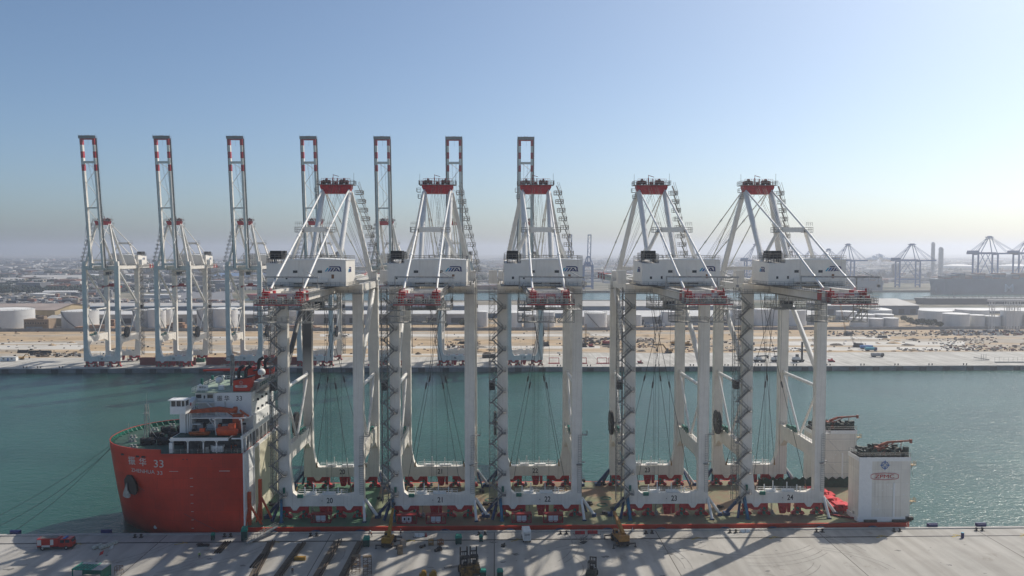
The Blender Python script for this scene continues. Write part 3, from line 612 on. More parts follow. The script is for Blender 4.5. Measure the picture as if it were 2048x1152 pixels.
    m = MB(); m.box(-15.0, -12.5, -1.6, .9, 69.3, 73.2); m.build('lift_machine_room', housew, root)
    m = MB(); m.box(-14.8, -13.3, -.7, .9, 38, 40.6); m.build('lift_car', dark, root)
    # cable reel
    m = MB(); x = -12.6; m.tube((x-.9, 22.5, 23.2), (x-.1, 22.5, 23.2), 3.9, 28, 3.9); rl = m.build('cable_reel', dark, root)
    m = MB()
    for i in range(14):
        a = 2*math.pi*i/14; m.beam((x-1.0, 22.5, 23.2), (x-1.0, 22.5+3.9*math.cos(a), 23.2+3.9*math.sin(a)), .12)
    m.tube((x-1.1, 22.5, 23.2), (x+1.0, 22.5, 23.2), .5, 10); m.build('reel_spokes', galv, rl)
    # ladder with hoops and lights on the +x land side leg
    m = MB(); m.rail([(11.2, -1.5, 7.5), (12.3, -1.5, 7.5)], 8.2, 1.1, .05, [i/14 for i in range(15)]); m.rail([(11.3, -1.5, 16.2), (12.3, -1.5, 16.2)], 8.5, 1, .05, [i/12 for i in range(13)])
    m.box(10.8, 12.6, -2.1, -1.2, 15.9, 16.0); m.box(12.4, 14.0, -1.2, .4, 24.5, 24.6); m.rail([(12.5, -1.2, 24.6), (14, -1.2, 24.6), (14, .4, 24.6)], 1.1, .8, .05); m.box(12.5, 13.4, -.8, 0, 16.3, 16.5)
    m.build('leg_ladder', galv, root)
    m = MB(); m.box(-7.0, -5.4, -1.9, -1.2, 6.6, 7.6); m.tube((-10.9, -1.6, 8.0), (-10.9, -1.6, 9.6), .35, 8); m.build('valve_box', green, root)
    return root

proto = make_crane(False)
def numbers(root, n, sides):
    sills = [c for c in root.children if c.name.split('.')[0] == 'sill_beam']
    for y, f in sides:
        near = [c for c in sills if True][0 if y == 0 else 1]
        m = MB(); fn = (FY if f < 0 else BY)((2.3 if y == 0 else .2), y+f*1.115, 5.5)
        m.text(n, fn, 2.25 if f < 0 else 2.0, .03, .82, .035); m.build('crane_number', numbl, near)
    m = MB(); y = sides[0][0]; f = sides[0][1]; m.tube((.0, y+f*1.1, 5.5), (.0, y+f*1.16, 5.5), .13, 8); m.build('pin_hole', black, sills[0 if y == 0 else 1])
CX = {'20': -50.6, '21': -18.1, '22': 13.45, '23': 51.05, '24': 85.75}
DESC = {'20': 'White container crane marked 20, nearest the ship\'s red bow block, with soot-blackened far leg',
        '21': 'White container crane marked 21, second from the red bow block, on the heavy-lift ship deck',
        '22': 'White container crane marked 22, in the middle of the row on the ship deck',
        '23': 'White container crane marked 23, its dark cable reel showing against the green water',
        '24': 'White container crane marked 24, nearest the white stern towers of the ship'}
DZ = 4.2
props = []
def sea_fastening(root):
    for y in (0, G):
        s = -1 if y == 0 else 1
        m = MB(); m.beam((-12.4, y, 5.5), (-16.4, y+.4, .6), .8); m.box(-17.2, -15.4, y-.5, y+1.3, 0.02, .9); m.beam((-12.4, y+s*.4, 5.2), (-14.0, y+s*3.4, .3), .65); m.build('blue_prop', blue, root)
        m = MB(); m.beam((-11.7, y+s*1.5, 6.2), (-11.2, y+s*3.8, .2), .75); m.box(-11.8, -10.6, y+s*3.3, y+s*4.3, .02, .35); m.build('blue_post', teal, root)
        m = MB(); m.tube((12.5, y, 5.6), (16.0, y-.4, .8), .46, 10); m.tube((12.3, y+s*1.2, 5.4), (12.9, y+s*4.0, .3), .4, 10); m.build('white_prop', tubew, root)
        m = MB(); m.cut(); m.box(15.6, 16.8, y-.9, y+.2, .02, .9); m.cut(); m.beam((12.5, y-s*.5, 5.0), (14.4, y-s*3.2, .3), .45); m.cut(); m.box(12.3, 13.5, y+s*3.5, y+s*4.4, .02, .35); m.each('prop_foot', blue, root)
    # crossed lashing wires with sockets
    m = MB(); m.m = 0
    for y in (1.5, G-1.5):
        for sx in (-1, 1):
            a, b = Vector((sx*8.2, y, 7.4)), Vector((-sx*2.6, 14, 66)); m.wire(a, b, .085)
            p = a.lerp(b, .52); m.tube(p-(b-a)*.016, p+(b-a)*.016, .26, 6)
            m.tube(a, a.lerp(b, .04), .16, 5)
    m.build('lashing_wires', rope, root)
    m = MB()
    for x in (-1.4, -.9, .2, 3.6): m.wire((x, 12, 7), (x, 12, 66), .05)
    m.build('hanging_ropes', rope, root)
    m = MB()
    for y in (1.5, G-1.5):
        for sx in (-1, 1):
            a, b = Vector((sx*8.2, y, 7.2)), Vector((-sx*2.6, 14, 66)); m.tube(a, a.lerp(b, .028), .2, 5)
    m.build('wire_clamp', oyellow, root)
# raised-boom model for the quay first, copied 7 times
protoq = make_crane(True)
qx = {'01': -268.2, '02': -219.6, '03': -171.5, '04': -123.2, '05': -74.4, '06': -26.7, '07': 21.4}
ordn = ['leftmost', 'second from left', 'third from left', 'fourth from left', 'fifth from left', 'sixth from left', 'rightmost']
for i, (n, x) in enumerate(qx.items()):
    c = protoq if i == 6 else copy_tree(protoq)
    c.location = (x, 552+G, GZ+.05); c.rotation_euler[2] = math.pi
    tag(c, 'Raised-boom container crane marked %s on the far quay, %s of its row' % (n, ordn[i]), 'container crane', 'container cranes with raised booms on the far quay')
    if i == 6: pass
for c in [o for o in S.objects if o.type == 'EMPTY' and o.get('group') == 'container cranes with raised booms on the far quay']:
    n = c['label'].split('marked ')[1][:2]; numbers(c, n, [(G, 1)])
sea_fastening(proto)
cranes = {}
for i, n in enumerate(('20', '21', '22', '23', '24')):
    c = proto if i == 4 else copy_tree(proto)
    cranes[n] = c; c.location = (CX[n], 234, DZ)
    tag(c, DESC[n], 'container crane', 'container cranes carried on the heavy-lift ship')
for n, c in cranes.items(): numbers(c, n, [(0, -1), (G, -1)])
# soot on crane 20's far left leg and its diagonal: real staining of the paint, fading at both ends
def soot_mat():
    m = white.copy(); m.name = 'sooty_white_paint'; n = m.node_tree.nodes; L = m.node_tree.links; b = n['Principled BSDF']
    src = b.inputs['Base Color'].links[0].from_socket; tc = n.new('ShaderNodeTexCoord'); sp = n.new('ShaderNodeSeparateXYZ'); L.new(tc.outputs['Object'], sp.inputs[0])
    r = n.new('ShaderNodeValToRGB'); e = r.color_ramp.elements; e[0].position = .50; e[0].color = (0, 0, 0, 1); e[1].position = .66; e[1].color = (.93, .93, .93, 1)
    x = e.new(.9); x.color = (.8, .8, .8, 1)
    d = n.new('ShaderNodeMath'); d.operation = 'DIVIDE'; d.inputs[1].default_value = 72; L.new(sp.outputs[2], d.inputs[0]); L.new(d.outputs[0], r.inputs[0])
    mx = n.new('ShaderNodeMix'); mx.data_type = 'RGBA'; L.new(r.outputs[0], mx.inputs[0]); L.new(src, mx.inputs[6]); mx.inputs[7].default_value = (.03, .028, .026, 1); L.new(mx.outputs[2], b.inputs['Base Color']); return m
sootm = soot_mat()
for o in cranes['20'].children:
    nm = o.name.split('.')[0]; vx = [v.co.x for v in o.data.vertices][:4] if o.type == 'MESH' else []
    if (nm == 'leg' and vx[0] < 0 and o.data.vertices[0].co.y > 20) or (nm == 'diagonal_brace' and vx[0] < 0):
        o.data = o.data.copy(); o.data.materials[0] = sootm; o['label'] = 'soot-blackened upper leg' if nm == 'leg' else 'soot-blackened brace'

# ================================================================== SHIP
SY0, SY1, SYC = 226.0, 270.0, 248.0
XA = -71.3; XS = 122.0
ship = wempty('heavy_lift_ship', (0, SYC, 0), label='Long orange-red heavy-lift ship with low open deck, white stern towers and high bow block', cat='ship')
def bow_ring(z):
    t = max(0, min(1, z/26)); xn = -115.2-1.2*t; xs = -84-8*t; pts = []; n = 18; e = 2/(1.3+.9*t**.7)
    for i in range(n+1):
        a = math.pi/2*i/n; c, s_ = max(0, math.cos(a)), math.sin(a)
        pts.append((xs+(xn-xs)*s_**e, SYC-22*c**e, z))
    far = [(x, 2*SYC-y, z) for x, y, z in pts[:-1][::-1]]
    return [(XA, SY0, z)]+pts+far+[(XA, SY1, z)]
mb = MB(); mb.loft([bow_ring(z) for z in (-2, 0, 3, 7, 12, 17, 22, 25.6)], smooth=False)
for i in range(len(mb.sm)): mb.sm[i] = len(mb.f[i]) == 4
mb.m = 0
# main hull with rounded stern corner
hp = [(XA+.01, SY0), (XS-2.5, SY0), (XS, SY0+3), (XS, SY1-3), (XS-2.5, SY1), (XA+.01, SY1)]
mb.loft([[(x, y, z) for x, y in hp] for z in (-2, DZ)]); hull = mb.build('hull', hullred, ship)
# white/cream aft face of the forecastle block
mb = MB(); mb.box(XA, XA+.35, SY0+.02, SY1-.02, DZ+.02, 25.6)
for y in (SY0+3, SY0+8.6, SY0+9.2, 240, 256, 262): mb.box(XA+.35, XA+.6, y, y+.35, DZ+.1, 25.4)
for z in (9, 14, 19.5): mb.box(XA+.35, XA+.5, SY0+.1, SY0+9, z, z+.25)
mb.build('bow_bulkhead', plainwhite, ship)
mb = MB(); mb.box(XA+.35, XA+.5, SY0+9.4, SY1-9.4, DZ+.1, 24.6); mb.build('bow_bulkhead_panel', cream, ship)
# decks
deckm = mat('deck_paint', (.19, .21, .125), .8, .1, .07, col2=(.22, .15, .10), thr=(.42, .56), detail=7, spec=.2)
gdeck = mat('green_deck_paint', (.05, .10, .08), .8, .2, .3, spec=.2)
mb = MB(); mb.xy([(XA+.4, SY0+.6), (XS-3, SY0+.6), (XS-.8, SY0+3.3), (XS-.8, SY1-3.3), (XS-3, SY1-.6), (XA+.4, SY1-.6)], DZ+.004, DZ+.02); mb.build('main_deck', deckm, ship)
mb = MB(); mb.xy([(XA+.5, SY0+.7), (-36, SY0+.7), (-38, SY1-.8), (XA+.5, SY1-.8)], DZ+.024, DZ+.03); mb.build('green_deck', mat('bright_green_deck', (.06, .17, .09), .8, .2, .2, col2=(.10, .16, .10)), ship)
mb = MB()
fr = bow_ring(25.6); mb._add([(x+.3 if x < XA-1 else x-.3, SYC+(y-SYC)*.985, 25.62) for x, y, z in fr], [tuple(range(len(fr)))]); mb.build('forecastle_deck', gdeck, ship)
# deck edge strip: darker band & blue marks
mb = MB()
for px in (545, 632, 720, 890, 1020, 1120, 1215, 1322, 1450, 1545, 1640, 1745):
    x = aY(px, 1055, SY0)[0]; mb.cut(); mb.tube((x-.1, SY0-.06, 1.6), (x+.1, SY0-.06, 1.6), .1, 4); mb.xz([(x-1.9, 2.3)]+[(x+1.9*math.cos(math.pi*i/8), 2.3+1.25*math.sin(math.pi*i/8)) for i in range(0, 9)], SY0-.8, SY0-.02)
mb.each('fender_cover', blue, ship)
# bulwark
ring = [p for p in bow_ring(25.6)[1:-1]]; i0 = 5
mb = MB(); q = ring[1:-1]
for a, b in zip(q, q[1:]):
    h = 1.3
    mb._add([a, b, (b[0], b[1], b[2]+h), (a[0], a[1], a[2]+h)], [(0, 1, 2, 3)]); an = (a[0]+.18, SYC+(a[1]-SYC)*.99, a[2]); bn = (b[0]+.18, SYC+(b[1]-SYC)*.99, b[2])
    mb._add([an, bn, (bn[0], bn[1], bn[2]+h), (an[0], an[1], an[2]+h), (a[0], a[1], a[2]+h), (b[0], b[1], b[2]+h)], [(3, 2, 1, 0), (4, 5, 2, 3)])
mb.build('bulwark', hullred, ship)
mb = MB()
for a, b in zip(q[5:], q[6:]):
    an, bn = (a[0]+.24, SYC+(a[1]-SYC)*.985, 25.63), (b[0]+.24, SYC+(b[1]-SYC)*.985, 25.63)
    mb._add([an, bn, (bn[0], bn[1], 26.8), (an[0], an[1], 26.8)], [(0, 1, 2, 3)]); mb.beam(an, (an[0]+1.0, SYC+(an[1]-SYC)*.96, 25.63), .3); mb.beam((an[0], an[1], 26.7), (an[0]+.9, SYC+(an[1]-SYC)*.96, 25.7), .15)
mb.build('bulwark_lining', green, ship)
# name on the bow, anchor, marks
def on_hull(x, z):       # hull side y at x,z
    t = max(0, min(1, z/26)); xn = -115.2-1.2*t; xs = -84-8*t
    if x >= xs: return SY0
    e = 2/(1.3+.9*t**.7); s_ = ((x-xs)/(xn-xs))**(1/e); c = math.sqrt(max(0, 1-s_*s_)); return SYC-22*c**e
def HF(x0, z0):
    def f(u, v, d):
        x, z = x0+u, z0+v; return (x, on_hull(x, z)-.06-d, z)
    return f
lw = mat('lettering_white', (.6, .58, .55), .6, .1, 1)
mb = MB(); mb.text('振', HF(-103.6, 23.0), 2.7, .05, .95, .02); mb.text('华', HF(-99.9, 22.9), 2.6, .05, .95, .02); mb.text('33', HF(-95.0, 22.7), 3.1, .05, 1.05, .0)
mb.text('ZHENHUA', HF(-100.2, 20.3), 1.55, .05, 1.05, .0); mb.text('33', HF(-94.8, 20.1), 1.55, .05, 1.2, .0); mb.build('ship_name', lw, hull)
mb = MB(); ax, azz = -104.6, 15.6; y0 = on_hull(ax, azz)
ang0 = math.atan2(on_hull(ax+1, azz)-on_hull(ax-1, azz), 2)
def AN(u, v, d): return (ax+u*math.cos(ang0)-d*math.sin(-ang0)*0, y0+u*math.sin(ang0)-.25-d, azz+v)
mb.prism([(-2.6, 1.5), (-1.4, 2.9), (.6, 3.1), (2.6, 1.0), (3.1, -1.0), (2.2, -2.3), (-.6, -2.2), (-2.4, -1.0)], AN, 0, 1.0); mb.build('anchor_pocket', black, hull)
mb = MB(); mb.prism([(-2.0, -.6), (-1.2, .9), (-.9, -1.2), (.4, -2.6), (-.2, -3.4), (-1.6, -3.6), (-3.0, -3.2), (-2.8, -2.2)], AN, 1.02, 1.5); mb.build('anchor', lgalv, hull)
mb = MB()
for px, py in ((546, 905), (398, 903)): pass
for x, z in ((-98, 3.2), (-90.5, 1.9)): mb.tube((x, on_hull(x, z)-.02, z), (x, on_hull(x, z)-.1, z), .55, 10)
for i in range(14): mb.box(-86-.02*i, -85.4, SY0-.04, SY0, 3+i*1.2, 3.12+i*1.2) if i % 2 else None
mb.box(-78, -75, SY0-.04, SY0, 20.6, 20.75); mb.box(-92, -89.5, on_hull(-91, 20)-.06, on_hull(-91, 20)+.1, 20.6, 20.7)
mb.build('hull_marks', lw, hull)
# openings on the forecastle side
mb = MB()
for x in (-106.5, -101.2, -99.4): y = on_hull(x, 24.8); mb.box(x-.7, x+.7, y-.08, y+.4, 24.4, 24.9)
for x in (-88, -87, -80): mb.box(x-.2, x+.2, SY0-.03, SY0+.1, 23.9, 24.2)
mb.build('fairlead', black, hull)
# forecastle machinery
random.seed(5)
for k in range(9):
    cx_, cy_ = -103.5+(k % 3)*4.6+random.random(), 236+(k//3)*8+random.random()*2; mb = MB()
    mb.tube((cx_-1.2, cy_, 26.8), (cx_+1.2, cy_, 26.8), .8, 12); mb.tube((cx_-1.35, cy_, 26.8), (cx_-1.2, cy_, 26.8), 1.15, 12); mb.tube((cx_+1.2, cy_, 26.8), (cx_+1.35, cy_, 26.8), 1.15, 12); mb.box(cx_-1.8, cx_+1.8, cy_-1.1, cy_+1.1, 25.63, 25.95); mb.box(cx_+1.4, cx_+2.3, cy_-.6, cy_+.6, 25.9, 27.2); mb.box(cx_-2.0, cx_-1.4, cy_-.5, cy_+.9, 25.9, 27.6); mb.beam((cx_-1, cy_-1.4, 25.8), (cx_+1.4, cy_-2.2, 26.6), .3)
    for a in range(4): mb.tube((cx_-.8+a*.4, cy_-.1, 27.4+.1*a), (cx_-.6+a*.4, cy_+.7, 27.2), .2, 6)
    mb.build('mooring_winch', dark, ship)
mb = MB()
for x, y in ((-109.5, 241), (-111.5, 246), (-106, 234), (-106, 262), (-102, 265), (-109, 256), (-98, 266)): mb.cut(); mb.tube((x, y, 25.6), (x, y, 26.5), .35, 8); mb.tube((x+1.1, y, 25.6), (x+1.1, y, 26.5), .35, 8); mb.box(x-.6, x+1.7, y-.5, y+.5, 25.62, 25.8)
mb.each('ship_bollard', lgalv, ship)
fm = (-105.8, 244)
mb = MB()
for a in range(3):
    x, y = fm[0]+1.0*math.cos(a*2.1), fm[1]+1.0*math.sin(a*2.1); mb.tube((x*1, y, 25.6), (fm[0]+.5*math.cos(a*2.1), fm[1]+.5*math.sin(a*2.1), 36.5), .13, 5)
for z in range(27, 36): mb.wire((fm[0]-.5, fm[1], z), (fm[0]+.5, fm[1], z+1), .05); mb.wire((fm[0]+.5, fm[1], z), (fm[0]-.5, fm[1], z+1), .05)
mb.tube((fm[0], fm[1], 36), (fm[0], fm[1], 39.5), .06, 4); mb.box(fm[0]-1, fm[0]+.6, fm[1]-.5, fm[1]+.5, 33.6, 33.7); mb.beam((fm[0], fm[1], 30), (fm[0]+3.4, fm[1], 25.6), .12); mb.tube((-109.6, 240, 25.6), (-109.6, 240, 31.5), .06, 4)
mb.build('foremast', lgalv, ship)
# open gallery around the accommodation (white frames, shade under the boat deck put into the deckhouse colour)
GX0, GX1 = -91.0, XA
mb = MB(); mb.box(GX0+1.5, GX1-.2, SY0+4.5, SY1-4.5, 25.65, 29.6); mb.build('deckhouse', mat('shade_painted_deckhouse', (.09, .10, .11), .7, .3, .5), ship)
mb = MB(); mb.box(GX0-.8, GX1-4.2, SY0+.7, SY0+8, 29.6, 29.95); mb.box(GX1-3.3, GX1, SY0+.7, SY1-.7, 29.6, 29.95); mb.box(GX0-.8, GX1-4.2, SY0+.55, SY0+.7, 29.2, 30.1)
for x in (-91.4, -87, -82.6, -78.9): mb.box(x-.16, x+.16, SY0+.7, SY0+1.0, 25.7, 29.6); mb.xz([(x-.9, 29.6), (x+.9, 29.6), (x+.16, 28.7), (x-.16, 28.7)], SY0+.7, SY0+1.0)
for y in (SY0+.8, SY0+3.6, SY0+6.4, SY0+9.2, 238.5, 242, 246, 250, 254, 258, 262, 266, 269): mb.box(GX1-.5, GX1, y-.18, y+.18, 25.7, 29.6)
mb.box(GX1-.5, GX1+.02, SY0, SY1, 29.6, 30.6)
mb.build('boat_deck_frame', plainwhite, ship)
mb = MB(); mb.rail([(-92, SY0+.3, 25.7), (GX1, SY0+.3, 25.7), (GX1, SY1-.4, 25.7)], 1.2, 1.5, .05, (1, .66, .33)); mb.rail([(GX1, SY0+.8, 29.95), (GX1, SY0+10, 29.95)], 1.2, 1.5, .05, (1, .5)); mb.rail([(-90, SY0+8, 29.95), (-78, SY0+8, 29.95)], 1.1, 1.5, .05)
mb.build('deck_railing', lgalv, ship)
mb = MB(); mb.box(-80.5, -77.5, SY0+1.6, SY0+3.6, 25.7, 27.4); mb.box(-92.2, -91.2, SY0+.6, SY0+1.6, 25.7, 28.6); mb.build('locker', plainwhite, ship)
AY0, AY1 = 236.5, 260.0
mb = MB(); mb.box(GX0-.6, GX1-4.3, SY0+.9, SY0+8, 29.952, 29.97); mb.box(GX1-3.2, GX1-.1, SY0+.9, SY1-.9, 29.952, 29.97); mb.build('boat_deck_floor', gdeck, ship)
random.seed(15)
for i in range(16):
    x = random.uniform(-88, -73); z0_ = 29.98 if i % 2 else 25.66; y = random.uniform(233.6, 236) if i % 2 else random.uniform(SY0+1, SY0+4); h = random.uniform(.6, 2.4); w_ = random.uniform(.2, .8)
    mb = MB(); mb.box(x-w_, x+w_, y-.3, y+.3, z0_, z0_+h); mb.tube((x-w_*.5, y-.32, z0_+h*.6), (x-w_*.5, y-.5, z0_+h*.6), .15, 6); mb.build('deck_locker', (dark, lgalv, plainwhite, orange, dark)[i % 5], ship)
mb = MB()
for z0_ in (26.9, 29.2): 
    for x in (-89, -85.6, -81, -77.2, -74): mb.cut(); mb.box(x-.5, x+.5, AY0-.06 if z0_ > 29 else SY0+4.44, (AY0 if z0_ > 29 else SY0+4.5), z0_+1.2, z0_+3.0 if z0_ > 29 else z0_+2.2)
mb.each('dark_doorway', black, ship)
mb = MB(); mb.box(-88, -83, AY0-.05, AY0-.01, 31.9, 33.8); mb.box(-80.5, -74.5, AY0-.05, AY0-.01, 31.9, 33.8); mb.build('painted_gallery_shade', mat('shade_painted_deckhouse', (0, 0, 0)), ship)  # flat dark panels on the wall stand in for the galleries' shade
mb = MB(); mb.rail([(-88.3, AY0-3.2, 29.97), (-73, AY0-3.2, 29.97)], 1.1, 1.3, .05, (1, .5)); mb.rail([(-86, AY0-3.3, 34.4), (-86, AY0-.1, 34.4)], 1.1, .8, .05); mb.tube((-88, AY0-.3, 29.9), (-88, AY0-.3, 38), .14, 6); mb.tube((-79.5, AY0-.2, 34.4), (-79.5, AY0-.2, 38.6), .1, 6); mb.beam((-82, AY0-3.0, 34.2), (-85.6, AY0-3.0, 30.0), .7, .14); mb.build('ladders_and_pipes', lgalv, ship)
# accommodation block
AY0, AY1 = 236.5, 260.0
mb = MB(); mb.box(-88.2, XA-.02, AY0, AY1, 29.95, 34.4); acc = mb.build('accommodation', plainwhite, ship)
mb = MB(); mb.box(-82.6, XA-.5, AY0+.02, AY1-.02, 34.42, 41.2); mb.build('upper_block', plainwhite, acc)
mb = MB(); mb.box(-88.6, -82.62, 239, 257.5, 34.42, 38.3); mb.box(-88.8, -82.62, AY0+1.5, 258.5, 38.32, 41.2); mb.build('bridge_block', plainwhite, acc)
mb = MB(); mb.box(-89.4, -81.6, AY0-.4, AY1+.4, 41.2, 41.35); mb.box(-82, XA-1, AY0, AY1, 41.22, 41.36); mb.build('compass_deck', mat('pale_green_deck', (.30, .38, .30), .8, .15, .3), acc)
mb = MB(); mb.rail([(-82, AY1, 41.35), (-89.3, AY1, 41.35), (-89.3, AY0, 41.35), (-85, AY0-.3, 41.35)], 1.2, 1.2, .06); mb.rail([(-88.2, AY0-3.2, 34.5), (-72, AY0-3.2, 34.5)], 1.1, 1.4, .05); mb.rail([(-88, AY0-.2, 38.3), (-83, AY0-.2, 38.3)], 1.1, 1.2, .05); mb.build('deck_railing', plainwhite, acc)
mb = MB(); mb.box(-88.4, -71.6, AY0-3.4, AY0, 34.2, 34.42); mb.box(-88.4, -82, AY0-.2, AY0+1.6, 38.1, 38.3); mb.box(-91.5, -86, AY0-2.5, AY0, 32.2, 32.5); mb.beam((-84.6, AY0-.6, 38.2), (-80.4, AY0-.6, 34.4), .9, .15); mb.beam((-83.2, AY0-3, 34.3), (-80.4, AY0-3, 30.1), .9, .15); mb.build('outer_stair_and_galleries', plainwhite, acc)
# bridge wing cabin
mb = MB(); mb.box(-91.8, -88.2, 233.5, AY0+2, 29.95, 36.9); mb.box(-92.6, -88.2, 228.8, 231.9, 36.4, 38.6); mb.yz([(231.9, 36.6), (231.9, 38.6), (239, 39.6), (239, 38.2)], -90.2, -88.2)
for x in (-92.4, -90.9, -89.4, -88.35): mb.box(x-.12, x+.12, 228.85, 229.05, 38.6, 40.3); mb.box(x-.12, x+.12, 231.7, 231.9, 38.6, 40.3)
bw = mb.build('bridge_wing', plainwhite, acc)
mb = MB(); mb.box(-93.0, -87.9, 228.4, 232.3, 40.3, 40.55); mb.build('wing_roof', plainwhite, bw)
mb = MB(); mb.box(-92.3, -88.4, 229.2, 231.6, 38.6, 40.2); mb.build('window', glass, bw)
mb = MB(); mb.tube((-88.15, 232.6, 38.6), (-88.1, 232.6, 38.6), .5, 10); mb.build('lifebuoy', red, bw)
mb = MB()
for x in (-87.8, -84.4): (mb.cut(), mb.box(x-.8, x+.8, AY0+1.42, AY0+1.6, 39.3, 40.4))
(mb.cut(), mb.box(-86.3, -85.9, AY0+1.42, AY0+1.6, 39.2, 40.1))
for y in [239+i*1.6 for i in range(12)]: (mb.cut(), mb.box(-88.85, -88.7, y, y+1.1, 39.3, 40.4))
for x in (-79.4, -77.3, -86.0, -84.2, -83.0): (mb.cut(), mb.box(x-.25, x+.25, AY0-.04, AY0+.1, 35.6, 36.4))
for y in (242, 246.5, 251, 255.5):
    for z in (31.5, 35, 37.8): (mb.cut(), mb.box(XA-.52+.0, XA-.44+.5, y, y+.5, z, z+.7))
mb.each('window', glass, acc)
# gallery along the aft face: windows row near the top
mb = MB(); mb.box(XA-.5, XA+1.6, 240.5, AY1, 40.2, 40.35); mb.rail([(XA+1.6, 240.5, 40.3), (XA+1.6, AY1, 40.3)], 1.1, 1.2, .05); mb.box(XA-1.5, XA+.6, 240.5, AY1, 41.4, 43.6); mb.box(XA-4.5, XA-.4, AY0+.3, 240.4, 38.2, 38.3); mb.rail([(XA-.6, AY0+.1, 41.3), (XA-.6, 240.4, 41.3)], 1.2, .8, .06); mb.build('control_room', lgalv, acc)
mb = MB()
for i in range(9): mb.cut(); mb.box(XA+.58, XA+.66, 241.3+i*2.0, 242.7+i*2.0, 42.1, 43.2)
mb.each('window', glass, acc)
mb = MB(); mb.text('振', FY(-81.1, AY0-.0, 39.4), 1.7, .06, .95, .01); mb.text('华', FY(-79.0, AY0-.0, 39.4), 1.7, .06, .95, .01); mb.text('33', FY(-75.4, AY0-.0, 39.4), 2.0, .06, 1, 0); mb.build('ship_name', numbl, acc)
# funnels
def funnel(y0, y1, x0=-77.4, x1=-72.6):
    m = MB(); m.xz([(x0, 41.4), (x1, 41.4), (x1+.9, 45.6), (x0+.1, 44.6)], y0, y1); fu = m.build('funnel', hullred, ship)
    m = MB(); m.xz([(x0+.05, 44.6), (x1+.95, 45.65), (x1+.95, 46.0), (x0+.05, 44.95)], y0-.05, y1+.05); m.build('funnel_top', black, fu)
    for x in (x0+1.3, x0+3.4):
        m = MB(); c = (x, (y0+y1)/2)
        m.tube((c[0], c[1], 45), (c[0], c[1], 47.4), .5, 10); m.tube((c[0], c[1], 47.2), (c[0]+.5, c[1], 48.3), .5, 10); m.tube((c[0]+.4, c[1], 48.1), (c[0]+1.6, c[1], 48.8), .5, 10); m.build('exhaust_pipe', black, fu)
    return fu
f1 = funnel(237.3, 240.3); f2 = funnel(255.5, 259.5, -77.0, -71.8)
mb = MB(); mb.prism([(-1.9, 0), (-1.6, .38), (1.6, .38), (1.9, 0), (1.6, -.38), (-1.6, -.38)], FY(-75, 237.3, 42.9), 0, .04)
for i in range(8):
    a = math.pi*i/4; mb.beam((-75+.25*math.cos(a), 237.26, 44+.25*math.sin(a)), (-75+.6*math.cos(a), 237.26, 44+.6*math.sin(a)), .09)
mb.build('emblem', lw, f1)
mb = MB(); mb.text('ZPMC', FY(-75, 237.24, 42.9), .75, .03, 1.1, 0); mb.build('emblem_lettering', red, f1)
mb = MB(); mb.beam((-80, 262, 44.4), (-95, 262, 44.0), 1.0, 1.0, .5, .5); mb.box(-80.5, -77.5, 260.8, 263.2, 41.4, 45.2); mb.tube((-79, 262, 30), (-79, 262, 42), 1.0, 10); mb.build('far_deck_crane', hullred, ship)
# radar mast, domes
mb = MB(); mx_, my_ = -80.6, 247
for dx, dy in ((-.5, -.5), (.5, -.5), (.5, .5), (-.5, .5)): mb.tube((mx_+dx, my_+dy, 41.4), (mx_+dx*.6, my_+dy*.6, 51), .2, 5)
for z in range(42, 51): mb.wire((mx_-.5, my_-.5, z), (mx_+.5, my_-.5, z+1), .12); mb.wire((mx_+.5, my_-.5, z), (mx_-.5, my_-.5, z+1), .12)
mb.box(mx_-3.4, mx_+2.4, my_-.5, my_+.5, 47.2, 47.5); mb.box(mx_-2.2, mx_+1.6, my_-.5, my_+.5, 49.6, 49.7); mb.box(mx_-2.8, mx_-.6, my_-.2, my_, 47.9, 48.2); mb.box(mx_-1.8, mx_+.6, my_-.2, my_, 50.3, 50.6); mb.tube((mx_, my_, 50), (mx_, my_, 54.2), .1, 5); mb.tube((mx_-.7, my_, 50), (mx_-.7, my_, 52.4), .06, 4); mb.rail([(mx_-3.3, my_-.5, 47.3), (mx_+2.3, my_-.5, 47.3)], .9, .8, .05)
mb.build('radar_mast', lgalv, ship)
for x, y, z, r in ((-83.8, 244, 43.6, 1.05), (-72.6, 250, 45.2, 1.2), (-88, 240, 42.8, .5), (-86.5, 256, 42.9, .5)):
    mb = MB(); mb.sphere((x, y, z), r, n=14, m=8, z0=-.7); mb.tube((x, y, 41.4), (x, y, z-r*.6), .22, 6); mb.build('radar_dome', plainwhite, ship)
mb = MB(); mb.box(-88.4, -85.2, 238.6, 238.8, 41.5, 43.1); mb.box(-83.6, -80.8, 255, 256.4, 41.4, 43); mb.box(-82.6, -81, 240, 241, 41.4, 42.7); mb.build('roof_locker', plainwhite, acc)
mb = MB(); mb.text('振华33', FY(-86.8, 238.56, 42.4), .7, .03, 1, 0); mb.build('roof_sign', numbl, acc)
mb = MB(); mb.box(-89, -88.4, 243, 243.6, 42.6, 44.4); mb.box(-88.6, -88, 251, 251.6, 42.6, 44.0); mb.tube((-88.7, 243.3, 41.3), (-88.7, 243.3, 42.7), .15, 5); mb.build('searchlight', green, ship)
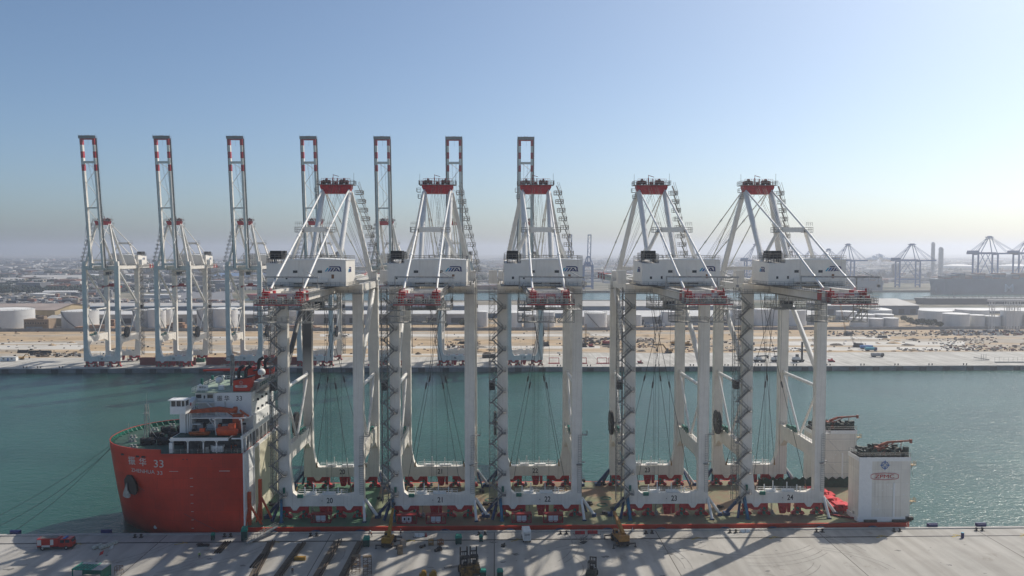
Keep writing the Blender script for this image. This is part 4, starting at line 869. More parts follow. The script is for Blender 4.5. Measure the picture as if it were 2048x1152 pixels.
# near deck crane (orange boom folded) and lifeboats
mb = MB(); mb.tube((-74.6, 233.2, 29.9), (-74.6, 233.2, 34.2), .9, 12); mb.box(-76, -73.4, 232.1, 234.3, 33.2, 35.6); mb.tube((-76, 233.2, 36.9), (-75, 233.2, 36.9), .8, 10); mb.beam((-75, 233.2, 36.4), (-80.5, 233.2, 36.9), .8, 1.1, 1, 1.5); mb.beam((-80.5, 233.2, 36.9), (-91.3, 233.2, 36.0), 1, 1.5, .6, .6); mb.beam((-75, 233.2, 34.2), (-78, 233.2, 36.2), .25); mb.beam((-74.2, 233.2, 36.6), (-71.6, 233.2, 34.8), .5, .5)
mb.build('deck_crane', mat('weathered_orange', (.42, .09, .035), .6, .25, .8), ship)
mb = MB()
for x in (-90, -89.2, -88.6): mb.box(x-.12, x+.12, 232.9, 233.5, 29.9, 36)
mb.box(-90.4, -88.2, 233, 233.4, 35.6, 35.9); mb.build('boom_rest', plainwhite, ship)
def boat(name, x0, x1, yc, z0, h, b, m_, label):
    m = MB(); rings = []
    for t, wz in ((0, .35), (.25, .75), (.55, 1), (.8, 1.02)):
        r_ = []
        for i in range(16):
            a = 2*math.pi*i/16; cx_ = abs(math.cos(a))**.75*(1 if math.cos(a) >= 0 else -1); r_.append(((x0+x1)/2+cx_*(x1-x0)/2*(.86+.14*t/.8), yc+math.sin(a)*b/2*wz, z0+h*t))
        rings.append(r_)
    m.loft(rings, smooth=True); o = m.build(name, m_, ship); o['label'] = label; return o
o = boat('lifeboat', -79.7, -73.2, SY0+2.6, 30.3, 2.0, 2.6, orange, 'bright orange enclosed lifeboat')
mb = MB(); mb.sphere((-76.6, SY0+2.6, 31.8), 3.1, 1.25, 1.2, z0=0); mb.box(-75.9, -74.2, SY0+1.9, SY0+3.3, 32.2, 33.7); mb.build('canopy', orange, o)
o = boat('rescue_boat', -87.6, -81.2, SY0+2.8, 30.3, 1.2, 2.2, mat('faded_orange', (.36, .10, .03), .6, .2, 1), 'open dull orange rescue boat')
mb = MB(); mb.box(-84.2, -82.8, SY0+2.3, SY0+3.3, 31.3, 32.3); mb.build('console', orange, o)
mb = MB()
for x in (-80.1, -72.6):
    mb.beam((x, SY0+4.2, 30), (x, SY0+3.4, 34.6), .3, .35); mb.beam((x, SY0+3.4, 34.6), (x, SY0+1.8, 35.0), .3, .35)
mb.box(-81, -71.8, SY0+5.0, SY0+5.2, 34.6, 34.9); mb.build('lifeboat_davit', plainwhite, ship)
# stern casings
towm = mat('stained_white_paint', (.78, .75, .67), .6, .08, .22, streak=.4, col2=(.70, .67, .60)); plating(towm, 7.5, 3.9, .82)
for k, (y0, y1) in enumerate(((227.2, 234.2), (261.8, 268.8))):
    m = MB(); m.box(106, 121, y0, y1, DZ+.03, 23.2); tw = m.build('stern_tower', towm, ship)
    m = MB(); m.box(105.7, 121.15, y0-.12, y1+.1, DZ+.03, 5.6); m.box(116.0, 116.55, y0-.2, y0, 5.6, 15.6); m.box(105.9, 109.7, y0-.16, y0, 5.6, 23.1); m.box(105.85, 121.1, y0-.1, y1+.1, 22.0, 23.2); m.build('tower_trim', plainwhite, tw)
    m = MB()
    for z in (8.5, 12.4, 16.3, 20.2): m.box(106, 121, y0-.03, y0-.003, z, z+.1)
    for x, z in ((111.5, 8), (111.5, 16)): m.beam((x, y0-.02, z+4), (x+4, y0-.02, z), .09)
    if k: m.build('tower_seams', mat('seam_grey', (.4, .4, .4), .7, .1, 1), tw)
    m = MB(); random.seed(9+k)
    for i in range(48):
        if i % 6 == 0: m.cut(); gx, gy = 107.2+(i//6 % 4)*3.6, y0+1.2+(i//24)*3.4
        x = gx+random.random()*2.6; y = gy+random.random()*2.2; s_ = .3+random.random()*.8
        if random.random() < .5: m.tube((x-s_, y, 23.9+random.random()*1.4), (x+s_, y+random.random()-.5, 23.9+random.random()*1.4), .3+.4*random.random(), 8)
        else: m.box(x-s_*.8, x+s_*.8, y-s_*.5, y+s_*.5, 23.2, 24.0+random.random()*2.1)
    m.each('tower_winch', mat('dark_green_machinery', (.018, .04, .028), .6, .8, 1.2), tw)
    m = MB(); m.rail([(106, y0, 23.2), (121, y0, 23.2), (121, y1, 23.2), (106, y1, 23.2), (106, y0, 23.2)], 1.2, 1.5, .06); m.build('tower_railing', lgalv, tw)
    m = MB(); m.box(112, 114.4, y0+2, y0+4, 23.2, 25.6); m.beam((113, y0+3, 25.8), (116, y0+3, 26.9), .5, .7); m.beam((116, y0+3, 26.9), (122.4, y0+3, 27.3), .5, .6, .35, .4); m.box(122.2, 122.8, y0+2.7, y0+3.3, 26.6, 27.7); m.beam((114, y0+3, 25), (117.4, y0+3, 26.6), .2); m.tube((119.6, y0+3, 23.2), (119.6, y0+3, 27), .12, 5); m.build('tower_deck_crane', mat('rusty_orange', (.34, .09, .05), .65, .3, 1), tw)
    for z, l in ((20.4, 2.2), (9.6, 2.4)):
        m = MB(); m.box(121, 121+l, y0+1, y0+2.4, z, z+.15); m.beam((121, y0+1.7, z-1.8), (121+l*.8, y0+1.7, z), .15); m.rail([(121, y0+1, z), (121+l, y0+1, z), (121+l, y0+2.4, z)], 1.1, .7, .05); m.build('side_platform', mat('rusty_cream', (.5, .36, .2), .7, .3, 1), tw)
    m = MB(); random.seed(31+k)
    for i in range(26): x, z = random.uniform(107, 120.4), random.uniform(6, 15.5); r_ = random.uniform(.06, .2); m.tube((x, y0-.035, z), (x, y0-.01, z), r_, 7)
    m.build('chipped_spots', mat('bare_primer', (.8, .8, .78), .7, .05, 1), tw)
    m = MB(); m.box(105.82, 105.99, y0+2.6, y0+3.5, DZ+.1, 6.4); m.build('tower_door', lgalv, tw); m = MB(); m.rail([(121.05, y0+4.2, 5), (121.05, y0+4.8, 5)], 18, .6, .05, [j_/24 for j_ in range(25)]); m.build('tower_ladder', lgalv, tw)
    if not k:
        m = MB(); T = FY(113.4, y0-.17, 17.6)
        O = [(-3.3, .85), (0, 1.08), (3.3, .85), (4.1, .5), (4.1, -.5), (3.3, -.85), (0, -1.08), (-3.3, -.85), (-4.1, -.5), (-4.1, .5)]; I = [(a*.965, b*.86) for a, b in O]
        for i in range(10):
            j = (i+1) % 10; m.prism([O[i], O[j], I[j], I[i]], T, 0, .04)
        m.text('ZPMC', FY(113.4, y0-.18, 17.55), 1.5, .05, 1.45, .0); m.build('emblem', red, tw)
        m = MB(); T = FY(113.4, y0-.17, 20.9)
        n_ = 24
        for i in range(n_):
            a, b = 2*math.pi*i/n_, 2*math.pi*(i+1)/n_
            m.prism([(1.1*math.cos(a), 1.1*math.sin(a)), (1.1*math.cos(b), 1.1*math.sin(b)), (.93*math.cos(b), .93*math.sin(b)), (.93*math.cos(a), .93*math.sin(a))], T, 0, .04)
        for i in range(4):
            a = math.pi/2*i; c, s_ = math.cos(a), math.sin(a)
            rot = lambda u, v: (u*c-v*s_, u*s_+v*c)
            m.prism([rot(1.6, 0), rot(.3, .3), rot(.3, .14), rot(1.0, 0)], T, .05, .08); m.prism([rot(1.6, 0), rot(1.0, 0), rot(.3, -.14), rot(.3, -.3)], T, .05, .08)
        m.build('compass_emblem', mblue, tw)
# red stern frame blocks and scalloped green screen between the towers
random.seed(3); brm = mat('bright_red', (.72, .02, .035), .5, .3, .9)
for i in range(10):
    cx_, cy_ = 102+(i % 3)*2.0, 236.5+(i//3)*5.6; mb = MB(); h = 1.6+random.random()*1.6
    for a in (-1.1, 1.1):
        for b in (-1.7, 1.7): mb.box(cx_+a-.13, cx_+a+.13, cy_+b-.13, cy_+b+.13, DZ+.02, DZ+h)
    mb.box(cx_-1.3, cx_+1.3, cy_-1.9, cy_+1.9, DZ+h, DZ+h+.25); mb.box(cx_-.8, cx_+.8, cy_-1.2, cy_+1.2, DZ+.4, DZ+h*.8); mb.box(cx_-1.25, cx_+1.25, cy_-1.85, cy_-1.6, DZ+h*.5, DZ+h*.6)
    mb.build('red_deck_frame', brm, ship)
mb = MB()
pts = [(88, DZ)]+[(88+i*1.25, DZ+(2.6 if i % 2 else 3.5)) for i in range(27)]+[(121, DZ)]
mb.xz(pts, 261.0, 261.5); mb.build('green_net_screen', mat('dark_green_net', (.015, .05, .03), .9, .3, .8), ship)
mb = MB()
for i in range(12): x = 99.5+i*.55; mb.beam((x, 234.5-i*.45, DZ+.2), (x+2.6, 231-i*.25, DZ+.5), .3)
mb.build('red_deck_bars', dred, ship)
mb = MB(); mb.box(107.5, 111.2, 226.5, 227.1, DZ+.02, DZ+.7); mb.box(115.8, 119.6, 226.5, 227.1, DZ+.02, DZ+.7); mb.box(119.8, 121.6, 227, 229.5, DZ+.02, DZ+1.5); mb.tube((120.6, 227, DZ+1), (121.9, 227, DZ+1), .6, 8); mb.starts = [(0, 0), (8, 6), (16, 12)]; mb.each('stern_roller', dark, ship)
# orange A-frame supports by the bow bulkhead
for x, y, h in ((-70.4, 228.6, 9.6), (-68.4, 232.4, 12.2)):
    mb = MB(); mb.box(x-.45, x+.45, y-.45, y+.45, DZ, DZ+h); mb.beam((x, y, DZ+h*.62), (x+3.6, y-.4, DZ+.2), .5); mb.beam((x, y, DZ+h*.6), (x-.6, y-2.0, DZ+.2), .4); mb.build('orange_support', orange, ship)
# deck clutter: winches, hoses, plates
def deck_item(px, py, kind, z=DZ+.02):
    x, y = az(px, py, z); return x, y
mb = MB(); random.seed(21)
for px, py in ((530, 985), (545, 1010), (1165, 965), (975, 1010), (985, 1025), (1210, 1030), (1205, 970), (760, 1000), (1180, 1010), (1440, 1015), (1228, 1020), (960, 985)):
    x, y = az(px, py, DZ); mb.cut()
    for i in range(5):
        a, b, s_ = random.uniform(-1, 1), random.uniform(-1, 1), random.uniform(.2, .6)
        if i % 2: mb.box(x+a-s_, x+a+s_, y+b-s_, y+b+s_, DZ+.02, DZ+.3+random.random())
        else: mb.tube((x+a-s_, y+b, DZ+.5), (x+a+s_, y+b+.2, DZ+.5), .35, 8)
mb.each('deck_winch', dark, ship)
mb = MB()
for px, py in ((1205, 1010), (980, 1000), (1212, 997)):
    x, y = az(px, py, DZ); mb.cut()
    for r_ in (1.5, 1.7, 1.25):
        for i in range(20):
            a, b = 2*math.pi*i/20, 2*math.pi*(i+1)/20; mb.wire((x+r_*math.cos(a), y+r_*math.sin(a), DZ+.1), (x+r_*math.cos(b), y+r_*math.sin(b), DZ+.1), .07)
mb.each('coiled_hose', green, ship)
# container-like red power cabinets standing on the deck
cab_lab = [(643, 1038, 'Red power cabinet with pale doors on the deck under crane 20'), (814, 1040, 'Red power cabinet with two dark-windowed doors under crane 21'), (872, 1040, 'Red power cabinet with plain pale doors under crane 21'), (1043, 1038, 'Left red power cabinet of the two under crane 22'), (1106, 1038, 'Right red power cabinet of the two under crane 22')]
for i, (px, py, lab) in enumerate(cab_lab):
    x, y = az(px, py+6, DZ); t = wempty('power_cabinet', (x, y, DZ+.02), label=lab, cat='cabinet', group='red power cabinets on the ship deck')
    m = MB(); m.box(x-2.9, x+2.9, y-1.0, y+1.2, DZ+.02, DZ+.3); m.box(x-2.9, x+2.9, y-1.0, y+1.2, DZ+2.5, DZ+2.7)
    for a in (-2.8, -1.7, 1.6, 2.8):
        for b in (-.9, 1.1): m.box(x+a-.1, x+a+.1, y+b-.1, y+b+.1, DZ+.3, DZ+2.5)
    m.box(x-1.5, x+1.5, y-.9, y+1.0, DZ+.3, DZ+2.45); m.build('cabinet_frame', dred, t)
    for s_ in (-1, 1):
        m = MB(); m.box(x+s_*.72-.66, x+s_*.72+.66, y-.99, y-.9, DZ+.75, DZ+2.2); d_ = m.build('cabinet_door', mat('door_grey', (.55, .56, .6), .5, .1, 1), t)
        if i == 1: m = MB(); m.box(x+s_*.6-.25, x+s_*.6+.25, y-1.02, y-.99, DZ+1.1, DZ+1.9); m.build('window', glass, d_)
    m = MB(); m.box(x-1.2, x-.1, y-1.03, y-1.0, DZ+.4, DZ+.55); m.box(x+.3, x+1.1, y-1.03, y-1.0, DZ+.4, DZ+.55); m.build('label_plate', lw, t)
# mooring lines
mb = MB()
def sag(a, b, r, k=2.5, n=10):
    a, b = Vector(a), Vector(b)
    P = [a.lerp(b, i/n)-Vector((0, 0, k*4*(i/n)*(1-i/n))) for i in range(n+1)]
    for p, q in zip(P, P[1:]): mb.wire(p, q, r)
x1, y1 = az(20, 1068, GZ+.4)
sag((-115.9, 246, 24.8), (x1, y1, GZ+.5), .07, 2); sag((-115.8, 249, 24.9), (x1-8, y1, GZ+.5), .07, 3); sag((-115.9, 244, 24.7), (-150, 223, GZ+.5), .06, 2)
sag((-105, on_hull(-105, 20)-.3, 17), (-77, 223.9, GZ+.5), .06, .6)
mb.build('mooring_lines', rope, ship)
mb = MB(); sag((121, 227, 21), (129, 240, 14), .05, 1); x1, y1 = az(1560, 1074); sag((106, 227, DZ+.3), (78, 223.7, GZ+.5), .09, .1); mb.build('stern_lines', rope, ship)
#@@P2
# ================================================================== FAR SIDE: tanks, sheds, wall
tankw = mat('tank_white_paint', (.66, .65, .63), .5, .06, .08, streak=.2)
roofw = mat('tank_roof', (.74, .73, .70), .6, .06, .1)
def tank(pl, pr, pb, pt, label, dome=.10, stair=True, group='white storage tanks behind the boundary wall', tint=None):
    cx, Yf = az((pl+pr)/2, pb); r = (pr-pl)/2/F*Yf*1.0; r = r/(1-r/Yf*.5); h = aY((pl+pr)/2, pt, Yf)[1]-GZ; Yc = Yf+r
    cx = (aY(pl, pb, Yc)[0]+aY(pr, pb, Yc)[0])/2
    t = empty('storage_tank', (cx, Yc, GZ), label=label, cat='storage tank', group=group)
    m = MB(); m.tube((0, 0, -.5), (0, 0, h), r, 40)
    for z in (h*.33, h*.66, h*.98): m.tube((0, 0, z), (0, 0, z+.25), r+.12, 40)
    m.build('shell', tint or tankw, t)
    m = MB(); m.loft([[(q*r*math.cos(2*math.pi*i/40), q*r*math.sin(2*math.pi*i/40), h+.01+dome*r*(1-q*q)) for i in range(40)] for q in (1.0, .75, .5, .25, .03)], smooth=True); m.build('roof', roofw, t)
    if stair:
        m = MB(); a0 = -2.5; n_ = 14
        for i in range(n_):
            a, b = a0+1.25*i/n_, a0+1.25*(i+1)/n_; za, zb = h*(1-i/n_), h*(1-(i+1)/n_)
            m.beam(((r+.5)*math.cos(a), (r+.5)*math.sin(a), za), ((r+.5)*math.cos(b), (r+.5)*math.sin(b), zb), .8, .9)
        m.rail([(r*math.cos(2*math.pi*i/24), r*math.sin(2*math.pi*i/24), h) for i in range(25)], 1.1, 4, .09)
        m.build('spiral_stair', galv, t)
    return t
TK = [(-30, 64, 658, 622, 'Wide white tank at the far left edge with a diagonal stair', 1),
      (128, 195, 657, 624, 'White tank behind crane 01 to the right of the brown block building', 1),
      (268, 302, 655, 621, 'Tall white tank seen through crane 01\'s right legs', 1), (297, 331, 656, 619, 'Tall white tank just left of crane 02\'s left leg', 0), (320, 345, 652, 617, 'Tall white tank behind crane 02\'s left leg', 0),
      (395, 431, 655, 618, 'Tall white tank seen just right of crane 02', 1), (428, 475, 656, 618, 'Broad pale tank behind crane 03\'s left leg, brightest on its right flank', 0),
      (575, 612, 653, 622, 'White tank between the left legs of crane 20', 0),
      (950, 976, 654, 624, 'Small domed tank left of crane 07\'s blue-white leg', 0), (1002, 1044, 656, 626, 'Domed white tank framed in the left half of crane 07', 0), (1047, 1080, 655, 629, 'Low white tank framed in the right half of crane 07', 0), (1083, 1110, 654, 625, 'Domed white tank just right of crane 07', 0),
      (1168, 1214, 658, 627, 'Domed tank with diagonal stair between cranes 22 and 23', 1), (1214, 1234, 654, 630, 'Small domed tank tucked behind crane 23\'s left leg', 0), (1262, 1283, 652, 630, 'Domed tank behind crane 23\'s stair tower', 0),
      (1322, 1352, 651, 624, 'Pale tank framed between the legs of crane 23', 0), (1460, 1486, 650, 620, 'Tall tank just left of crane 24\'s stair tower', 0), (1506, 1537, 651, 619, 'Tall tank just right of crane 24\'s stair tower', 0), (1538, 1568, 651, 619, 'Second tall tank right of crane 24\'s stair tower', 0), (1570, 1612, 652, 621, 'Tall tank behind crane 24\'s diagonal brace', 0),
      (1700, 1737, 654, 637, 'First low tank of the front row right of crane 24', 0), (1736, 1766, 654, 638, 'Second low tank of the front row right of crane 24', 0), (1766, 1796, 654, 637, 'Third low tank of the front row right of crane 24', 0), (1708, 1748, 640, 630, 'Low tank in the second row right of crane 24, left one', 0), (1748, 1786, 640, 630, 'Low tank in the second row right of crane 24, right one', 0), (1728, 1782, 632, 621, 'Wide flat-domed tank at the back of the group right of crane 24', 0), (1672, 1712, 640, 624, 'White tank hugging the right edge of crane 24\'s leg', 0),
      (1838, 1901, 650, 623, 'Wide cone-roofed tank behind a bigger tank at the right', 0), (1886, 1936, 657, 629, 'Broad tank standing in front at the right, nearest the trees', 0), (1937, 1968, 655, 631, 'Narrow tank right of the broad one', 0), (1968, 2000, 655, 633, 'Narrow tank beside the pale lattice towers', 0), (2002, 2040, 656, 622, 'Tall tank at the right edge behind the lattice towers', 0), (2040, 2090, 656, 623, 'Tall tank cut by the right edge of the view', 0), (1912, 1975, 640, 621, 'Wide cone-roofed tank farther back at the right', 0)]
for a in TK: tank(*a[:5], stair=bool(a[5]), dome=.16 if 'omed' in a[4] else .07)
roofm = mat('shed_roof', (.47, .45, .42), .7, .08, .05, stretch=(1, .3, 1)); roofb = mat('brown_shed_roof', (.36, .29, .25), .7, .1, .05); wallb = mat('blue_grey_cladding', (.13, .20, .29), .6, .12, .05)
wallg = mat('grey_wall', (.36, .36, .37), .8, .12, .08); walltan = mat('tan_wall', (.42, .33, .2), .8, .12, .08); roofl = mat('pale_shed_roof', (.62, .61, .59), .7, .06, .04); walld = mat('dark_cladding', (.12, .14, .17), .7, .15, .05)
def shed(pl, pr, pb, pe, prd, depth, label, wm, rm, hip=0, bays=0, Yf=None, cat='warehouse', name='warehouse'):
    x0, Y = az(pl, pb); x1 = az(pr, pb)[0]
    if Yf: Y = Yf; x0 = aY(pl, pb, Y)[0]; x1 = aY(pr, pb, Y)[0]
    he = max(3, aY(pl, pe, Y)[1]-GZ); hr = max(he+.8, aY(pl, prd, Y+depth/2)[1]-GZ); cx = (x0+x1)/2; L = (x1-x0)/2
    t = empty(name, (cx, Y, GZ), label=label, cat=cat)
    m = MB(); m.box(-L, L, 0, depth, -.5, he)
    m.yz([(0, he), (depth, he), (depth/2, hr-.3)], -L+hip, L-hip); m.build('wall', wm, t)
    m = MB(); e = 1.2
    A = [(-L-e, -e, he-.15), (L+e, -e, he-.15), (L+e, depth+e, he-.15), (-L-e, depth+e, he-.15), (-L-e+hip, depth/2, hr), (L+e-hip, depth/2, hr)]
    m._add(A, [(0, 1, 5, 4), (2, 3, 4, 5), (1, 2, 5), (3, 0, 4)] if hip else [(0, 1, 5, 4), (2, 3, 4, 5)])
    A2 = [(x, y, z-.35) for x, y, z in A]; m._add(A2, [(4, 5, 1, 0), (5, 4, 3, 2)]); m.box(-L-e, L+e, -e-.1, -e, he-.5, he-.1); m.build('roof', rm, t)
    if bays:
        m = MB()
        n_ = max(2, int(2*L/bays))
        for i in range(n_):
            a = -L+2*L*(i+.25)/n_; m.cut(); m.box(a, a+2*L/n_*.5, -.15, .1, he*.12, he*.62)
        m.each('door_opening', mat('painted_opening_shade', (.05, .055, .06), .8, .2, .3), t)  # dark panels on the wall, the openings' shade is in their colour
    return t
shed(-60, 108, 648, 620, 607, 75, 'Long shed with dull brown roof and tan gable at the far left', walltan, roofb, bays=30)
shed(95, 150, 652, 636, 630, 22, 'Low tan-roofed shed beside the brown-roofed shed', walltan, roofm)
shed(145, 950, 628, 613, 606, 60, 'Very long blue-walled warehouse running behind the raised-boom cranes', wallb, roofm, bays=0)
shed(120, 940, 650, 629, 622, 45, 'Long low grey shed with a pale roof in front of the blue-walled warehouse', wallg, roofl, bays=26)
shed(955, 1150, 636, 626, 610, 70, 'Pale-roofed warehouse seen behind crane 07', wallb, roofl)
shed(1165, 1500, 623, 612, 602, 60, 'Long grey-roofed blue warehouse beside the river, behind crane 23', wallb, roofm)
shed(1165, 1660, 650, 633, 621, 45, 'Long white-roofed shed behind the tanks between cranes 22 and 24', wallg, roofl, bays=24)
shed(1650, 1840, 630, 611, 597, 60, 'Dark-walled warehouse with a pale hipped roof right of crane 24', walld, roofm, hip=14, bays=14)
shed(1840, 2200, 627, 624, 618, 60, 'Low flat pale building along the river at the right edge', wallg, roofl)
shed(28, 150, 563, 559, 550, 120, 'Large pale-roofed factory far off at the left', wallg, roofm, bays=40)
shed(-80, 30, 566, 562, 556, 90, 'Far tan-roofed factory cut by the left edge', walltan, roofm)
shed(150, 262, 556, 553, 548, 110, 'Far low factory behind crane 01', wallg, roofl)
shed(0, 75, 575, 570, 567, 40, 'Far yellow-walled low building left of the trees', mat('yellow_wall', (.55, .5, .3), .8, .1, .1), roofm)
shed(60, 88, 597, 588, 586, 40, 'White block end of the L-shaped white building', tankw, roofl, cat='building', name='white_building')
shed(86, 150, 592, 584, 581, 16, 'Long white L-shaped building far left in front of the trees', tankw, roofl, cat='building', name='white_building')
shed(280, 350, 596, 590, 588, 25, 'Row of low white stores beside the grey yard, left of crane 02', tankw, roofl, cat='building', name='white_building')
shed(300, 372, 585, 581, 579, 25, 'Low white building at the back edge of the grey yard', tankw, roofl, cat='building', name='white_building')
shed(425, 560, 556, 552, 546, 90, 'Far long blue-roofed hall behind cranes 02 and 03', wallb, mat('blue_roof', (.10, .18, .32), .7, .1, .05))
shed(1470, 1560, 640, 632, 627, 30, 'Small pale-roofed store beside crane 24\'s stair tower', wallg, roofl)
# brown two-storey block building, long tan wall buildings
bm = mat('brown_block', (.30, .22, .15), .9, .15, .3)
x0, Y = az(48, 661); x1 = az(97, 661)[0]; t = empty('brick_building', ((x0+x1)/2, Y, GZ), label='Brown flat-roofed brick building in front of the leftmost tank', cat='building')
L = (x1-x0)/2; m = MB(); m.box(-L, L, 0, 14, -.3, 10.5); m.box(-L*.1, L*.5, 3, 9, 10.5, 14); m.box(-L-.2, L+.2, -.2, 14.2, 10.5, 11.1); m.build('wall', bm, t)
for z in (6.6,):
    for i in range(10): m = MB(); m.box(-L+1.2+i*2.5, -L+2.3+i*2.5, -.08, .02, z, z+1.4); m.build('window', glass, t) if -L+2.3+i*2.5 < L else None
m = MB(); m.box(-L+2, L-6, -.12, 0, .3, 3.6); m.build('ground_floor_render', wallg, t)
for pl, pr, pb, pt, lab in ((150, 222, 661, 651, 'Long low tan building at the foot of the tank behind crane 01'), (333, 369, 660, 646, 'Stepped orange-brown block of stacked crates behind crane 02'), (212, 229, 659, 640, 'Unfinished brown concrete frame building behind crane 01\'s legs'), (560, 640, 660, 652, 'Low tan building between cranes 03 and 04')):
    x0, Y = az(pl, pb); x1 = az(pr, pb)[0]; h = aY(pl, pt, Y)[1]-GZ; t = empty('low_building', ((x0+x1)/2, Y, GZ), label=lab, cat='building'); L = (x1-x0)/2
    m = MB(); m.box(-L, L, 0, 9, -.3, h*.7); m.box(-L*.6, L*.7, 2, 9, h*.7, h); m.box(-L-.2, L+.2, -.2, 9.2, h*.7-.4, h*.7+.05); m.build('wall', mat('rust_tan_wall', (.36, .22, .14), .9, .2, .2), t)
    m = MB()
    for i in range(int(2*L/3.2)): m.box(-L+1+i*3.2, -L+2.2+i*3.2, -.08, .02, h*.25, h*.5)
    m.build('window_row', glass, t)
t = empty('boundary_wall', (0, az(988, 661)[1], GZ), label='Long low grey boundary wall in front of the tanks', cat='wall')
m = MB(); m.box(-1400, 800, 0, .5, -.3, 3.0)
for i in range(-140, 80): m.box(i*10-.3, i*10+.3, -.2, 0, -.3, 3.2)
m.build('wall_panels', mat('boundary_concrete', (.30, .29, .28), .9, .2, .1), t)
m = MB(); random.seed(4)
mats4 = []
# embankment strip, spoil heaps and rubble: uncountable
def heap(m, x, y, r, h, n=9):
    rings = []
    for q, z in ((1, -.2), (.75, .45), (.42, .85), (.08, 1)):
        rings.append([(x+r*q*1.7*math.cos(2*math.pi*i/n)*random.uniform(.8, 1.2), y+r*q*math.sin(2*math.pi*i/n)*random.uniform(.8, 1.2), GZ+h*z*random.uniform(.8, 1.1)) for i in range(n)])
    m.loft(rings)
sandm = mat('loose_sand', (.58, .42, .26), .95, .15, .2); spoilm = mat('dark_spoil', (.16, .13, .10), .95, .3, .3)
m = MB(); m2 = MB()
for i in range(120):
    px = random.uniform(-40, 2090); py = random.choice((random.uniform(664, 700), random.uniform(698, 718 if px < 1150 else 707)))
    x, y = az(px, py)
    if y < 622 and (px > 1150 or y < 604): continue
    heap(m if random.random() < .45 else m2, x, y, random.uniform(1.2, 4.5), random.uniform(.5, 1.9))
tag(m.build('sand_heaps', sandm), kind='stuff'); tag(m2.build('spoil_heaps', spoilm), kind='stuff')
m = MB(); cm = [mat('scrap_dark', (.05, .05, .055), .8, .4, .5), mat('scrap_red', (.22, .06, .04), .8, .3, .5), mat('scrap_pale', (.55, .55, .53), .8, .1, .5), mat('scrap_blue', (.07, .14, .24), .8, .3, .5), mat('scrap_brown', (.20, .14, .09), .9, .3, .5)]
def scatter(pa, pb, ya, yb, n, s=1.6, w=(5, 1, 1, 1, 3), hmax=1.6):
    for i in range(n):
        px, py = random.uniform(pa, pb), random.uniform(ya, yb); x, y = az(px, py); m.m = random.choices(range(5), w)[0]
        if y < 604 or (px > 1150 and y < 622): continue
        m.rbox(x, y, GZ, random.uniform(.5, s*2.2), random.uniform(.4, s), random.uniform(.2, hmax), random.uniform(-.5, .5))
scatter(0, 2048, 662, 716, 420, 1.1, hmax=1.0)
scatter(1880, 2048, 662, 671, 260, 1.8, (4, 1, 4, 2, 3), 2); scatter(1880, 2048, 690, 706, 230, 1.2, (4, 3, 1, 0, 5), 1.0); scatter(1790, 1880, 698, 705, 50, 1.2, hmax=.8); scatter(1860, 1990, 674, 688, 90, 1.2, hmax=.9); scatter(1490, 1640, 697, 706, 120, 1.1, hmax=.9)
scatter(1270, 1310, 676, 696, 90, 1.2, hmax=.8); scatter(1340, 1480, 678, 706, 150, 1.2, (5, 1, 2, 2, 3), 1); scatter(1290, 1330, 640, 655, 120, 3, (2, 0, 3, 5, 1), 3); scatter(880, 960, 684, 704, 90); scatter(480, 545, 640, 660, 100, 2.5, (3, 1, 4, 3, 2), 3)
scatter(60, 160, 706, 718, 120, 1.4, (4, 0, 1, 0, 5), 1.3); scatter(1620, 1900, 663, 672, 150, 1.5, hmax=1.4); scatter(1160, 1240, 676, 690, 130, 1.6)
tag(m.build('site_rubble', cm), kind='stuff')
# far town, trees and yards
m = MB(); tm = [mat('town_white', (.55, .53, .5), .8, .1, .05), mat('town_tan', (.36, .30, .23), .8, .15, .05), mat('town_grey', (.24, .24, .25), .8, .15, .05), mat('town_red', (.28, .12, .08), .8, .2, .05), mat('town_dark', (.10, .11, .13), .8, .2, .05)]
random.seed(11)
for i in range(5200):
    y = 1620*(1+random.random()**1.6*3.6); px = random.uniform(-60, 2110); x = (px-988)/F*y
    if px > 1100 and y < 1900: continue
    s_ = random.uniform(5, 20)*(1+y/5000); m.m = random.choices(range(5), (4, 4, 3, 1, 3))[0]
    m.rbox(x, y, GZ, s_*random.uniform(1, 2.5), s_, random.uniform(3.5, 11)*(1.6 if random.random() < .06 else 1), random.uniform(-.3, .3))
for i in range(900):
    px = random.uniform(-60, 470); y = random.uniform(1180, 1620); x = (px-988)/F*y
    if 1250 < y < 1520 and px > 230: continue
    if az(0, 592)[1] < y < az(0, 568)[1] and px < 165: continue
    m.m = random.choices(range(5), (3, 2, 3, 1, 4))[0]; m.rbox(x, y, GZ, random.uniform(4, 16), random.uniform(4, 9), random.uniform(2.5, 7), random.uniform(-.3, .3))
for i in range(1500):
    px = random.uniform(-60, 480); y = random.uniform(1150, 1235); x = (px-988)/F*y
    m.m = random.choices(range(5), (3, 1, 2, 2, 4))[0]; m.rbox(x, y, GZ, random.uniform(2, 9), random.uniform(2, 5), random.uniform(1.5, 4), random.uniform(-.4, .4))
tag(m.build('distant_town', tm), 'hazy far-off town and yards of low buildings reaching the horizon', 'town', kind='stuff')
m = MB(); leafm = mat('dark_foliage', (.028, .05, .03), .9, .4, .1)
def clump(x, y, r, h, base=GZ):
    for k in range(7):
        a, b, c = random.gauss(0, .45)*r, random.gauss(0, .45)*r, random.uniform(.35, 1)*h; q = r*random.uniform(.25, .5)
        m.sphere((x+a, y+b, base+c), q, n=6, m=3, z0=-.9)
for i in range(420):
    px, py = random.uniform(-30, 165), random.uniform(566, 589); x, y = az(px, py)
    clump(x, y, random.uniform(3, 7), random.uniform(5, 11))
for i in range(300):
    px, py = random.uniform(-30, 480), random.uniform(545, 585)
    x, y = az(px, py); clump(x, y, random.uniform(4, 9), random.uniform(6, 12))
